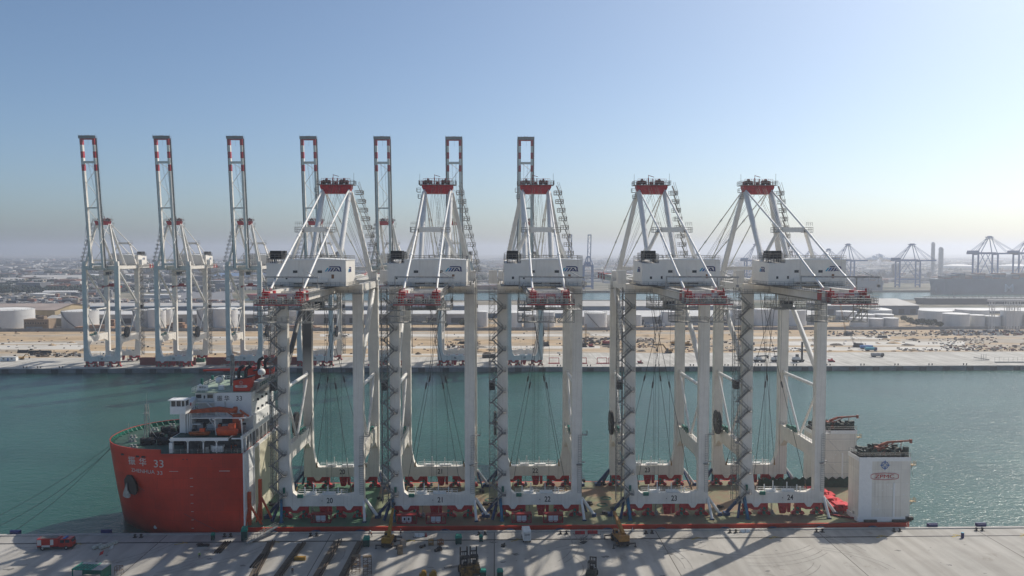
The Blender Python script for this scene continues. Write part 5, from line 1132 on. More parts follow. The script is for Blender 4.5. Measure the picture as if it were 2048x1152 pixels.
for i in range(300):
    y = random.uniform(1900, 5200); px = random.uniform(-50, 2100); x = (px-988)/F*y; clump(x, y, random.uniform(8, 26), random.uniform(7, 12))
tag(m.build('tree_belt', leafm), 'belts of dark trees between the far factories', 'trees', kind='stuff')
def tree(px, py, h, r, label, group=None):
    x, y = az(px, py); t = empty('tree', (x, y, GZ), label=label, cat='tree', group=group)
    q = MB(); q.tube((0, 0, -.2), (.2, 0, h*.5), .32, 6, .18)
    for k in range(4): a = k*1.6; q.tube((.1, 0, h*.35), (r*.5*math.cos(a), r*.5*math.sin(a), h*.7), .14, 5, .06)
    q.build('trunk', wood, t)
    q = MB()
    for k in range(260):
        a, b = random.uniform(0, 6.28), random.uniform(-1, 1); rr = r*random.uniform(.35, 1)*(1+.25*math.sin(a*3)); zz = h*.66+b*h*.33*random.uniform(.6, 1)
        c = Vector((rr*math.cos(a)*math.sqrt(1-b*b*.8), rr*math.sin(a)*math.sqrt(1-b*b*.8), zz)); u = Vector((random.gauss(0, 1), random.gauss(0, 1), random.gauss(0, 1))).normalized()*.6; v = u.cross(Vector((random.gauss(0, 1), random.gauss(0, 1), 1))).normalized()*.5
        q._add([c-u-v, c+u-v, c+u+v, c-u+v], [(0, 1, 2, 3)])
    q.build('crown', mat('leaf_green', (.07, .10, .045), .8, .4, .4), t)
TL = ['Second tree from the left in the clump right of crane 24, beside the hipped warehouse']+['Tree %s from the left in the clump right of crane 24' % k for k in ('three', 'four', 'five', 'six', 'seven')]+['Leftmost tree of the clump right of crane 24, nearest the low tanks', 'Left tree of the pair at the foot of the sheds right of crane 21', 'Right tree of the pair at the foot of the sheds right of crane 21', 'Lone tree at the foot of the sheds behind crane 21']
for i, (px, py, h) in enumerate(((1820, 650, 8), (1832, 655, 9), (1845, 652, 8), (1858, 656, 9), (1868, 652, 7), (1880, 657, 7), (1808, 644, 7), (926, 655, 8), (937, 657, 7), (888, 659, 7))):
    tree(px, py, h, h*.55, TL[i], ['trees between the tank groups', 'trees beside the sheds'][i > 6])
# grey yard and river bank
m = MB(); z = GZ+.01; P = [az(250, 607, z), az(470, 607, z), az(462, 583, z), az(410, 576, z)]; m._add([(a, b, z) for a, b in P], [(0, 1, 2, 3)]); struct('yard', m, mat('yard_asphalt', (.20, .20, .21), .85, .1, .02))
m = MB(); m.box(xl-2, WX, 1263.8, 1264.8, -.5, GZ+1.0); m.box(xl-2, WX, 1560, 1561, -.5, GZ+.6); tag(m.build('river_wall', mat('quay_stone', (.42, .41, .39), .8, .1, .02)), kind='structure')

# ================================================================== far harbour: blue cranes and ships
bluep = mat('blue_crane_paint', (.02, .12, .33), .6, .1, .2)
def blue_crane(cx, Y, zg, za, sp, bl, back, label, raised=False):
    t = empty('blue_container_crane', (cx, Y, GZ), label=label, cat='container crane', group='blue container cranes across the river')
    g = zg-GZ; a = za-GZ
    for x in (-sp/2, sp/2):
        for y in (-9, 9): m = MB(); m.box(x-1.3, x+1.3, y-1.1, y+1.1, 0, g); m.build('leg', bluep, t)
        m = MB(); m.box(x-1.2, x+1.2, -9, 9, 4, 7); m.box(x-1.2, x+1.2, -9, 9, g-3, g); m.build('sill_beam', bluep, t)
    for y in (-9, 9): m = MB(); m.box(-sp/2, sp/2, y-.8, y+.8, g*.28, g*.28+2.6); m.beam((-sp/2, y, g*.35), (sp*.1, y, g), .9); m.beam((sp/2, y, g*.35), (-sp*.1, y, g), .9); m.build('portal_beam', bluep, t)
    m = MB()
    if raised:
        m.box(-sp/2-back, sp/2, -3.5, 3.5, g-2, g+1.2)
    else: m.box(-sp/2-back, sp/2+bl, -3.6, -2.2, g-1.5, g+1.5); m.box(-sp/2-back, sp/2+bl, 2.2, 3.6, g-1.5, g+1.5); m.box(sp/2+bl-1, sp/2+bl, -3.6, 3.6, g-1.5, g+1.5)
    for i in range(0, int(back+sp), 4): m.box(-sp/2-back+i, -sp/2-back+i+.4, -4.2, 4.2, g+1.5, g+2.6)
    m.build('boom_girder', bluep, t)
    m = MB(); m.box(-sp/2-back*.9, -sp/2+4, -5, 5, g+1.5, g+6); m.build('machinery_house', bluep, t)
    m = MB()
    for y in (-1, 1): m.beam((sp/2-1, y*9, g), (sp*.22, y*3, a-1.5), 1.2); m.beam((-sp/2+6, y*6, g), (sp*.12, y*3, a-1.5), 1.1)
    m.box(sp*.02, sp*.34, -4, 4, a-3.2, a-1.6); m.box(sp*.1, sp*.28, -2.5, 2.5, a-1.6, a); m.build('mast', bluep, t)
    m = MB()
    if raised:
        for y in (-3, 3): m.beam((sp/2+2, y, g), (sp/2+14, y, g+62), 1.6); 
        m.box(sp/2+12.5, sp/2+14.5, -3, 3, g+60, g+62)
        for i in range(6): m.beam((sp/2+2+i*2, -3 if i % 2 else 3, g+i*10), (sp/2+4+i*2, 3 if i % 2 else -3, g+i*10+10), .5)
    else:
        for y in (-3, 3): m.beam((sp*.2, y, a-2), (sp/2+bl*.55, y, g+1.5), .5); m.beam((sp*.2, y, a-2), (sp/2+bl*.95, y, g+1.5), .5); m.beam((sp*.16, y, a-2), (-sp/2-back*.8, y, g+1.5), .6); m.beam((sp*.18, y, a-2), (-sp/2, y, g+4), .5)
    m.build('boom' if raised else 'stay', bluep, t); return t
def bc(px, pg, pa, Y, sp, bl, back, label, raised=False): blue_crane(aY(px, pg, Y)[0], Y, aY(px, pg, Y)[1], aY(px, pa, Y)[1], sp, bl, back, label, raised)
bc(1971, 507, 472, 1600, 40, 46, 17, 'Large blue crane with two-sided boom above the grey ship at the right')
bc(2052, 507, 473, 1600, 40, 46, 17, 'Blue crane cut by the right edge of the view')
bc(1816, 521, 487, 1700, 44, 38, 14, 'Blue crane standing alone beside the two refinery columns')
bc(1690, 521, 487, 1750, 34, 32, 14, 'Blue crane right of crane 24 beside the steam cloud')
bc(1652, 523, 497, 2050, 34, 30, 12, 'Small blue crane just right of crane 24\'s machinery house roof')
bc(1617, 524, 497, 2250, 34, 30, 12, 'Small far blue crane showing above crane 24\'s machinery house')
bc(1576, 521, 487, 1800, 34, 32, 12, 'Blue crane behind crane 24\'s slanting back stays')
bc(1506, 521, 487, 1850, 34, 32, 12, 'Blue crane behind crane 24\'s mast, left of its machinery house')
def rc(px, Y, label):
    t = blue_crane(aY(px, 545, Y)[0], Y, aY(px, 530, Y)[1], aY(px, 512, Y)[1], 22, 0, 10, label, True); t.rotation_euler[2] = -math.pi/2; return t
# cranes with the boom up face the river: turned so the boom stands towards the viewer
rc(1176, 1640, 'Far blue crane with its boom raised, standing clear between cranes 22 and 23'); rc(1138, 1640, 'Far blue crane with its boom raised, half hidden behind crane 22')
def vessel(pl, pr, pw, pd, label, hm, bow=-1, deckstuff='boxes', mark=None, name='cargo_ship', depth=30):
    xa, Y = az((pl+pr)/2, pw, 0); x0 = aY(pl, pw, Y)[0]; x1 = aY(pr, pw, Y)[0]; h = aY(pl, pd, Y)[1]; t = wempty(name, ((x0+x1)/2, Y+depth/2, 0), label=label, cat='ship')
    m = MB(); b = depth/2; rg = []
    for z, k in ((-2, .6), (h*.5, .85), (h, 1.0)):
        o_ = [(x0+(1-k)*16*(1 if bow < 0 else 0)+ (0), Y+b, z)] if bow < 0 else [(x0, Y, z), (x0, Y+depth, z)]
        if bow < 0: pts = [(x1, Y, z), (x1, Y+depth, z), (x0+22, Y+depth, z), (x0+9, Y+b+b*.7, z), (x0+(1-k)*20, Y+b, z), (x0+9, Y+b-b*.7, z), (x0+22, Y, z)]
        else: pts = [(x0, Y+depth, z), (x0, Y, z), (x1-22, Y, z), (x1-9, Y+b*.3, z), (x1-(1-k)*20, Y+b, z), (x1-9, Y+depth-b*.3, z), (x1-22, Y+depth, z)]
        rg.append(pts)
    m.loft(rg); hu = m.build('hull', hm, t)
    m = MB(); random.seed(int(pl))
    if deckstuff == 'boxes':
        n_ = int((x1-x0-30)/13)
        cmats = [mat('cargo_blue', (.06, .11, .18), .7, .2, .1), mat('cargo_grey', (.18, .2, .22), .7, .2, .1), mat('cargo_rust', (.2, .09, .06), .7, .2, .1)]
        for i in range(n_):
            for j in range(4):
                m.m = random.randrange(3); m.box(x0+24+i*13, x0+24+i*13+12, Y+2, Y+depth-2, h+j*2.7+.02, h+j*2.7+2.6) if j < 2+((i*7) % 3) else None
        m.build('deck_containers', cmats, t)
    else:
        for i in range(int((x1-x0)/9)): m.tube((x0+12+i*9, Y+6, h), (x0+12+i*9, Y+6, h+2.5+random.random()*2), .5, 5); 
        m.box(x0+14, x1-10, Y+b-2, Y+b+2, h+1.6, h+2.4); m.box(x0+60, x0+61, Y+b, Y+b+1, h, h+9)
        m.build('deck_pipes', galv, t)
    m = MB(); bx = x1-26 if bow < 0 else x0+10; m.box(bx, bx+10, Y+4, Y+depth-4, h, h+17); m.box(bx+1, bx+9, Y+1, Y+depth-1, h+17, h+19.5); m.build('bridge_house', tankw, t)
    if mark:
        px, py, s_ = mark; x, z = aY(px, py, Y); m = MB(); m.text('M', FY(x, Y, z), s_, .2, 1.15, .12); m.build('hull_letter', mat('pale_blue_letter', (.5, .6, .68), .6, .05, 1), hu)
    return t
shipg = mat('grey_blue_hull', (.09, .14, .19), .6, .1, .05); tankh = mat('black_hull', (.022, .035, .035), .5, .2, .05)
vessel(1866, 2200, 588, 558, 'Huge grey-blue container ship marked M across the river at the right', shipg, -1, mark=(2018, 577, 22))
vessel(1838, 2240, 613, 597, 'Black-hulled tanker lying in the river at the right', tankh, -1, 'pipes')
vessel(1560, 1776, 584, 562, 'Dark cargo ship across the river, its stern behind crane 24', shipg, 1)
vessel(488, 640, 599, 589, 'Red-hulled cargo ship moored beyond the sheds, behind crane 03', mat('ship_red', (.50, .06, .06), .6, .1, .1), -1, depth=22)
vessel(1000, 1160, 582, 566, 'Dark low cargo ship across the river between cranes 21 and 22', shipg, 1)
# refinery
for i, (px, pt, r, lab) in enumerate(((1865, 487, 4.6, 'Tall left refinery column rising above the far shore'), (1881, 498, 6.2, 'Shorter right refinery column above the far shore'))):
    x, _ = aY(px, 540, 2300); h = aY(px, pt, 2300)[1]-GZ; t = empty('refinery_column', (x, 2300, GZ), label=lab, cat='tower')
    m = MB(); m.tube((0, 0, 0), (0, 0, h), r, 14); m.sphere((0, 0, h), r, n=14, m=4, z0=0); m.build('column_shell', mat('column_grey', (.3, .32, .34), .6, .1, .1), t)
    m = MB()
    for z in range(12, int(h), 14): m.tube((0, 0, z), (0, 0, z+.6), r+1.3, 14); 
    m.box(r+1, r+1.5, -.3, .3, 0, h); m.build('column_platform', galv, t)
tank(1885, 1945, 541, 532, 'Large pale dome tank on the far shore left of the large blue crane', dome=.1, stair=False, group='far dome tanks'); tank(1998, 2060, 541, 532, 'Large pale dome tank on the far shore at the right edge', dome=.1, stair=False, group='far dome tanks')
for px, w_, h in ((1750, 26, 34), (1775, 40, 22), (1790, 20, 46), (1765, 14, 28), (1845, 50, 24), (1900, 60, 20)):
    x, _ = aY(px, 540, 2150); t = empty('refinery_plant', (x, 2150, GZ), label='Hazy pipework block of the refinery near %s' % {1750: 'the left side of the steam', 1775: 'the foot of the steam cloud', 1790: 'the left legs of the lone blue crane', 1765: 'the middle of the steam', 1845: 'the foot of the tall refinery columns', 1900: 'the left far dome tank'}[px], cat='refinery plant')
    m = MB(); random.seed(px)
    for i in range(14): a = random.uniform(-w_/2, w_/2); m.box(a-2, a+2, -3, 3, 0, h*random.uniform(.3, 1)); 
    for z in range(5, h, 7): m.box(-w_/2, w_/2, -1, 1, z, z+.8)
    m.build('pipework', mat('column_grey', (0, 0, 0)), t)
# steam
def steam():
    m = mat('steam_white', (.95, .95, .95), 1, .02, .05); random.seed(2)
    mbd = bpy.data.metaballs.new('steam'); o = bpy.data.objects.new('steam', mbd); S.collection.objects.link(o); mbd.resolution = 1.5; mbd.render_resolution = 1.5; mbd.threshold = .35
    for i in range(70):
        t = random.random(); px = 1738+t*46+random.gauss(0, 1.5); h = (1-abs(t-.42)/.62)*13; py = 521-random.random()*h
        x, z = aY(px, py, 2400); e = mbd.elements.new(); e.co = (x, 2400+random.uniform(-7, 7), z); e.radius = random.uniform(2.5, 6)*1.5
    dg = bpy.context.evaluated_depsgraph_get(); me = bpy.data.meshes.new_from_object(o.evaluated_get(dg)); bpy.data.objects.remove(o); me.name = 'steam'; me.materials.clear(); me.materials.append(m)
    for p in me.polygons: p.use_smooth = True
    c = bpy.data.objects.new('steam', me); S.collection.objects.link(c); tag(c, 'white steam cloud above the far refinery', 'steam', kind='stuff')
steam()
# lattice towers of the loading rack at the right
for i, px in enumerate((1983, 2013, 2022, 2034)):
    x, y = az(px, 661); h = aY(px, 603, y)[1]-GZ; t = empty('lattice_tower', (x, y, GZ), label=['Pale lattice tower left of the right-edge tank', 'Pale lattice tower in front of the right-edge tank, left of three', 'Pale lattice tower in front of the right-edge tank, middle of three', 'Pale lattice tower in front of the right-edge tank, right of three'][i], cat='tower')
    m = MB()
    for a in (-1.6, 1.6):
        for b in (-1.6, 1.6): m.box(a-.2, a+.2, b-.2, b+.2, 0, h)
    for k in range(int(h/3)): m.beam((-1.6, -1.6, k*3), (1.6, -1.6, k*3+3), .2); m.box(-1.6, 1.6, -1.7, -1.5, k*3, k*3+.3)
    m.build('lattice_frame', tankw, t)
    if i == 3: m = MB(); m.box(-30, 8, -2, 2, h, h+2); m.box(-30, 8, -2, 2, h-4, h-3.2); m.build('overhead_gantry', tankw, t)

# ================================================================== machines and things on the far site
def wheel(m, x, y0, y1, r, z=None): m.tube((x, y0, r), (x, y1, r), r, 12)
def excavator(x, y, rz, col, label, s=1.0, dozer=False):
    t = empty('excavator' if not dozer else 'bulldozer', (x, y, GZ), rz, label, 'excavator' if not dozer else 'bulldozer')
    for b in (-1.3, 1.3):
        m = MB(); m.xz([(-2.1, .5), (-1.7, 0), (1.7, 0), (2.1, .5), (1.7, 1.0), (-1.7, 1.0)], b-.35, b+.35); m.build('track', rubber, t)
    m = MB(); m.box(-2.0, 1.5, -1.4, 1.4, 1.05, 2.3); m.box(-2.6, -1.6, -1.3, 1.3, 1.3, 2.5); m.build('engine_body', col, t)
    m = MB(); m.box(.3, 1.7, .3, 1.4, 1.3, 3.1); c = m.build('cab', col, t); m = MB(); m.box(1.7, 1.74, .4, 1.3, 1.9, 3.0); m.box(.5, 1.5, 1.4, 1.44, 1.9, 3.0); m.build('window', glass, c)
    if dozer: m = MB(); m.box(2.6, 2.9, -1.9, 1.9, .1, 1.4); m.beam((0, -1.5, .7), (2.7, -1.5, .7), .3); m.beam((0, 1.5, .7), (2.7, 1.5, .7), .3); m.build('blade', col, t)
    else:
        m = MB(); m.beam((1, -.3, 1.8), (3.6, -.3, 5.4), .5, .8); m.beam((3.6, -.3, 5.4), (6.2, -.3, 5.2), .45, .6); m.build('boom', col, t)
        m = MB(); m.beam((6.2, -.3, 5.4), (7.2, -.3, 2.2), .4, .5); m.build('stick', col, t); m = MB(); m.xz([(6.6, 2.4), (7.8, 2.2), (7.6, 1.0), (6.5, .9)], -.9, .3); m.build('bucket', dark, t)
    t.scale = (s, s, s); return t
def at(px, py): return az(px, py)
excavator(*at(1337, 706), math.pi, oyellow, 'Dark yellow excavator digging between crane 23\'s legs', 1.25)
excavator(*at(1349, 690), .2, yellow, 'Orange bulldozer left of crane 23\'s right leg', 1.2, True); excavator(*at(1374, 691), 0, yellow, 'Orange bulldozer just right of the first one, partly hidden by crane 23', 1.2, True)
excavator(*at(44, 719), .2, yellow, 'Small yellow digger beside the white site cabin', .7)
excavator(*at(1182, 694), 0, dred, 'Small red digger beside the orange piling rig', .9, True)
def crawler(x, y, rz, col, bcol, ang, L, label, lat=True):
    t = empty('crawler_crane', (x, y, GZ), rz, label, 'crawler crane')
    for b in (-2, 2): m = MB(); m.xz([(-3.4, .6), (-2.9, 0), (2.9, 0), (3.4, .6), (2.9, 1.2), (-2.9, 1.2)], b-.45, b+.45); m.build('track', rubber, t)
    m = MB(); m.box(-4.2, 2.4, -1.7, 1.7, 1.3, 3.3); m.box(-4.8, -3.4, -1.9, 1.9, 1.4, 3.0); m.build('engine_body', col, t)
    m = MB(); m.box(1.2, 2.8, .8, 1.9, 1.5, 3.8); m.build('cab', col, t)
    m = MB(); c, s_ = math.cos(ang), math.sin(ang); n_ = int(L/2)
    for dx in (-.5, .5):
        for b in (-.5, .5): m.beam((2-dx*s_, b, 2+dx*c), (2+L*c-dx*s_, b, 2+L*s_+dx*c), .14)
    for k in range(n_):
        a, b = k*2, k*2+2; m.beam((2+a*c, -.5, 2+a*s_), (2+b*c, .5, 2+b*s_), .1); m.beam((2+a*c-.5*s_, -.5, 2+a*s_+.5*c), (2+b*c+.5*s_, -.5, 2+b*s_-.5*c), .1)
    m.build('lattice_boom', bcol, t); m = MB(); m.wire((2+L*c, 0, 2+L*s_), (-3, 0, 6), .06); m.wire((-3, 0, 3), (-3, 0, 6), .1); m.wire((2+L*c, 0, 2+L*s_), (2+L*c, 0, max(3, 2+L*s_*.35)), .05); m.build('ropes', rope, t); return t
crawler(*at(1211, 690), math.pi, dred, galv, R(32), 17, 'Red crawler crane with a low lattice boom between cranes 22 and 23')
crawler(*at(1696, 671), math.pi, dark, oyellow, R(78), 30, 'Crawler crane with a tall orange boom just right of crane 24')
crawler(*at(1091, 692), 0, dark, yellow, R(88), 20, 'Yellow lattice piling rig framed right of crane 07'); crawler(*at(1166, 694), 0, dark, yellow, R(89), 17, 'Orange lattice piling rig hugging crane 22\'s right leg')
crawler(*at(1640, 700), 2.6, dark, galv, R(60), 8, 'Dark crawler rig left of crane 24\'s right leg'); crawler(*at(1714, 694), 2.8, dark, galv, R(70), 9, 'Dark crawler rig beside the blue truck right of crane 24')
def truck(x, y, rz, cabc, bodc, label, L=8, name='truck', z=GZ, tipper=False, s=1):
    t = empty(name, (x, y, z), rz, label, 'truck')
    m = MB(); m.box(-L/2, L/2, -1.0, 1.0, .75, 1.15); m.build('chassis', dark, t)
    m = MB(); m.xz([(L/2-2.2, 1.0), (L/2, 1.0), (L/2, 2.1), (L/2-.25, 3.0), (L/2-2.2, 3.0)], -1.2, 1.2); c = m.build('cab', cabc, t); m = MB(); m.box(L/2-1.7, L/2-.5, -1.23, 1.23, 2.0, 2.8); m.box(L/2-.12, L/2+.02, -1, 1, 2.1, 2.8); m.build('window', glass, c)
    m = MB()
    if tipper: m.xz([(-L/2, 1.2), (L/2-2.5, 1.2), (L/2-2.1, 3.1), (-L/2-.2, 3.1)], -1.25, 1.25)
    else: m.box(-L/2, L/2-2.4, -1.22, 1.22, 1.2, 3.2)
    m.build('body', bodc, t)
    for xx in (-L/2+1, -L/2+2.3, L/2-1.2):
        for b in (-1.2, .85): m = MB(); m.tube((xx, b, .52), (xx, b+.35, .52), .52, 12); m.build('wheel', rubber, t)
    t.scale = (s, s, s); return t
truck(*at(1755, 714), 0, dark, wallg, 'Grey tipper truck on the sand right of crane 24', 9, tipper=True)
truck(*at(1733, 698), 0, mblue, mblue, 'Blue truck right of the dark crawler rig', 10, tipper=True); truck(*at(1742, 702), 0, navy, lblue, 'Lower blue truck just in front of the other blue truck', 9, tipper=True)
truck(*at(935, 708), .2, dark, dark, 'Small dark truck on the sand between cranes 21 and 22', 6)
# white machines on the far quay
def white_rig(px, py, label, drill=False):
    x, y = az(px, py, GZ+.02); t = empty('mobile_crane' if not drill else 'drilling_rig', (x, y, GZ+.02), 0, label, 'mobile crane' if not drill else 'drilling rig')
    m = MB(); m.box(-4.2, 4.2, -1.2, 1.2, .8, 1.8); m.build('chassis', dark, t); m = MB(); m.xz([(-4, 1.8), (1.2, 1.8), (1.2, 3.4), (-1, 4.0), (-3.6, 3.6)], -1.2, 1.2); m.build('superstructure', tankw, t)
    m = MB(); m.beam((-2.5, 0, 4.1), (5.8, 0, 4.6), .9, .8) if not drill else (m.beam((2.8, 0, .2), (2.8, 0, 14.5), 1.1, 1.1), m.box(-1.6, .2, -.8, .8, 1.8, 5.6)); m.box(5.0, 6.4, -.6, .6, 2.6, 4.4) if not drill else None; m.build('boom' if not drill else 'drill_mast', dark, t)
    for xx in (-3.2, -1.4, 1.4, 3.2):
        m = MB(); m.tube((xx, -1.35, .55), (xx, 1.35, .55), .55, 10); m.build('wheel_axle', rubber, t)
white_rig(1519, 724, 'White mobile crane on the far quay behind crane 24\'s stair tower'); white_rig(1554, 724, 'White mobile crane on the far quay seen between crane 24\'s legs'); white_rig(1596, 724, 'Drilling rig with a dark upright mast on the far quay inside crane 24', True)
excavator(*az(1662, 724, GZ), 0, red, 'Small red machine on the far quay right of crane 24', .8, True); excavator(*az(1280, 727, GZ), 0, dred, 'Small red machine on the far quay behind crane 23', .7, True)
# red frames
rf0 = None
for i, px in enumerate((1108, 1150, 1163, 1204, 1227)):
    x, y = az(px, 727, GZ+.02)
    if i == 0:
        rf0 = empty('steel_frame', (x, y, GZ+.02), label='r', cat='steel frame'); m = MB(); m.box(-3.6, -3.2, -.25, .25, 0, 4.2); m.box(3.2, 3.6, -.25, .25, 0, 4.2); m.build('upright', red, rf0); m = MB(); m.box(-3.2, 3.2, -.25, .25, 3.8, 4.2); m.build('top_bar', red, rf0); m = MB(); m.box(-4.0, 4.0, -1.2, -.8, 0, .4); m.box(-4.0, 4.0, .8, 1.2, 0, .4); m.build('foot_bar', red, rf0); c = rf0
    else: c = copy_tree(rf0); c.location = (x, y, GZ+.02)
    tag(c, ['Red steel frame on the far quay just right of crane 07', 'Red steel frame on the far quay hidden mostly behind crane 22', 'Red steel frame on the far quay just past crane 22\'s leg', 'Red steel frame standing clear on the far quay left of crane 23', 'Red steel frame touching crane 23\'s left leg'][i], 'steel frame', 'red steel frames on the far quay')
# containers on the far quay
contm = mat('container_red', (.26, .045, .035), .6, .15, .6); contg = mat('container_green', (.04, .16, .10), .6, .15, .6); contk = mat('container_dark', (.05, .055, .06), .6, .2, .6)
def container(mt, label, group, loc, L=12.2):
    t = empty('shipping_container', loc, 0, label, 'shipping container', group)
    m = MB(); m.box(-L/2+.1, L/2-.1, -1.1, 1.1, .1, 2.5)
    for i in range(int(L/.55)): m.box(-L/2+.3+i*.55, -L/2+.55+i*.55, -1.15, 1.15, .15, 2.45)
    m.build('corrugated_wall', mt, t); m = MB()
    for a in (-L/2, L/2-.18):
        for b in (-1.22, 1.04):
            m.box(a, a+.18, b, b+.18, 0, 2.6)
    for z in (0, 2.42):
        for b in (-1.22, 1.04): m.box(-L/2+.18, L/2-.18, b+.002, b+.178, z, z+.18)
    m.build('frame', mt, t); m = MB(); m.box(L/2-.1, L/2-.04, -1.0, -.02, .2, 2.4); m.box(L/2-.1, L/2-.04, .02, 1.0, .2, 2.4); m.build('door', mt, t); return t
c0 = None; k = 0
seg = [('between cranes 01 and 02, left end', 294), ('between cranes 01 and 02, right end', 332), ('behind crane 02\'s wheels', 369), ('just right of crane 02', 427), ('left of crane 03', 464), ('behind crane 03\'s wheels', 500), ('between cranes 03 and 04, left', 536), ('between cranes 03 and 04, right', 573), ('behind crane 04\'s left wheels', 610)]
for lab, px in seg:
    x, y = az(px, 732, GZ+.02); y = 556.5; x = aY(px, 730, y)[0]
    for lv in (0, 1):
        L_ = 'Dull red container, %s one of its stack %s' % (('bottom', 'top')[lv], lab)
        if c0 is None: c0 = container(contm, L_, 'dull red containers stacked on the far quay', (x, y+4, GZ+.03)); 
        else: c = copy_tree(c0); c.location = (x, y+4, GZ+.03+lv*2.62); tag(c, L_)
container(contg, 'Green container resting on the far quay just right of crane 02', 'single containers on the far quay', (aY(398, 715, 575)[0], 575, GZ+.03), 8)
container(contk, 'Black container on the far quay between cranes 06 and 07', 'single containers on the far quay', (aY(978, 716, 592)[0], 592, GZ+.03), 10)
for i, (px, py) in enumerate(((45, 706), (67, 707), (90, 707), (1766, 676), (928, 688), (1500, 690))):
    x, y = az(px, py); t = empty('pipe_stack', (x, y, GZ), label=['Left of three black pipe stacks on the sand left of crane 01', 'Middle of three black pipe stacks on the sand left of crane 01', 'Right of three black pipe stacks on the sand left of crane 01', 'Long black pipe stack on the pale strip right of crane 24', 'Dark pipe stack on the road between cranes 21 and 22', 'Dark pipe stack beside crane 24\'s stair tower'][i], cat='pipe stack', group='stacks of black pipes on the site')
    m = MB()
    for z in range(3):
        for q in range(4-z): m.tube((-4, q*.8+z*.4, .4+z*.7), (4, q*.8+z*.4, .4+z*.7), .4, 8)
    m.build('pipes', dark, t)
x, y = az(18, 722, GZ+.02); t = empty('site_cabin', (x, y, GZ+.02), label='White site cabin with blue door and windows at the far left quay', cat='cabin')
m = MB(); m.box(-5.6, 5.6, -1.3, 1.6, .2, 3.0); m.build('wall', plainwhite, t); m = MB(); m.box(-5.8, 5.8, -1.6, 1.8, 3.0, 3.2); m.build('roof', roofl, t); m = MB(); m.box(-.4, .5, -1.36, -1.3, .25, 2.4); m.build('door', mblue, t)
for a in (-3.8, 2.0): m = MB(); m.box(a, a+1.4, -1.36, -1.3, 1.3, 2.3); m.build('window', glass, t)
FB = ['at the far left below the white cabin', 'second from the left', 'left of crane 01\'s wheels', 'below the first red steel frame', 'behind crane 22\'s right leg', 'behind crane 23\'s stair tower', 'framed inside crane 23, left one', 'framed inside crane 23, near its right leg', 'between cranes 23 and 24', 'inside crane 24 below the left white mobile crane', 'inside crane 24 below the dark drill mast', 'touching crane 24\'s right edge', 'first clear one right of crane 24', 'second clear one right of crane 24', 'third clear one right of crane 24', 'below the steel ramp at the right']
# bollards along the far quay edge, walkway and ramp at the right
b0 = None
for i, px in enumerate((50, 78, 122, 1118, 1178, 1257, 1315, 1384, 1453, 1520, 1590, 1657, 1725, 1793, 1861, 1930)):
    x = aY(px, 733, 547)[0]
    if b0 is None:
        c = b0 = empty('mooring_bollard', (x, 547, GZ+.02), label='Small dark mooring bollard pair on the far quay edge', cat='bollard', group='bollard pairs along the far quay edge')
        for s_ in (-1.1, 1.1): m = MB(); m.tube((s_, 0, 0), (s_, 0, 1.0), .34, 8, .28); m.sphere((s_, 0, 1.0), .52, rz=.3, n=8, m=3, z0=-.8); m.build('bollard_post', dark, b0)
    else: c = copy_tree(b0); c.location = (x, 547, GZ+.02)
    tag(c, 'Bollard pair on far quay edge, '+FB[i])
x, y = az(1963, 720, GZ+.02); t = empty('loading_ramp', (x, y, GZ+.02), R(-8), 'Grey steel ramp with posts on the far quay at the right', 'ramp'); m = MB(); m.beam((-5, 0, 1.9), (5, 0, .4), 2.4, .5); m.build('ramp_deck', galv, t); m = MB()
for a in (-.6, 1, 2.6): m.box(a-.12, a+.12, -1, -.8, 0, 4.4)
m.build('ramp_post', lgalv, t)
x, y = az(2040, 725, GZ+.02); t = empty('gangway_fence', (x, y, GZ+.02), label='Long low walkway with upright fence posts at the far quay\'s right end', cat='walkway'); m = MB(); m.box(-18, 25, -.6, .6, 0, .7); m.build('walkway_deck', galv, t); m = MB(); m.rail([(-18, .5, .7), (25, .5, .7)], 3.0, 3.2, .08); m.build('fence', lgalv, t)

# ================================================================== NEAR QUAY THINGS
def q(px, py): return az(px, py, GZ)
bset = [(276, 1071), (455, 1070), (627, 1068), (964, 1065), (1127, 1063), (1298, 1062), (1466, 1061), (1639, 1059), (1794, 1057), (1959, 1055)]
b0 = None
bl_lab = ['alone on the quay left of the ship\'s red bow', 'under the red bow block, left of the green booth', 'beside the ends of the steel rail tracks', 'right of the second green bin', 'right of the white generator box', 'just right of the orange mobile crane', 'in front of the deck between cranes 23 and 24', 'in front of crane 24\'s right end', 'in front of the near stern tower', 'at the right, clear of the ship']
for i, (px, py) in enumerate(bset):
    x, y = q(px, py); y = NQ-2.6; x = aY(px, py, y)[0]
    if b0 is None:
        b0 = empty('mooring_bollard', (x, y, GZ), label='b', cat='bollard')
        for s_ in (-.85, .85): m = MB(); m.tube((s_, 0, 0), (s_, 0, .75), .27, 10, .22); m.sphere((s_, 0, .75), .42, rz=.28, n=10, m=4, z0=-.9); m.box(s_-.5, s_+.5, -.5, .5, 0, .1); m.build('bollard_post', dark, b0)
        c = b0
    else: c = copy_tree(b0); c.location = (x, y, GZ)
    tag(c, 'Bollard pair %s' % bl_lab[i], 'bollard', 'bollard pairs along the near quay edge')
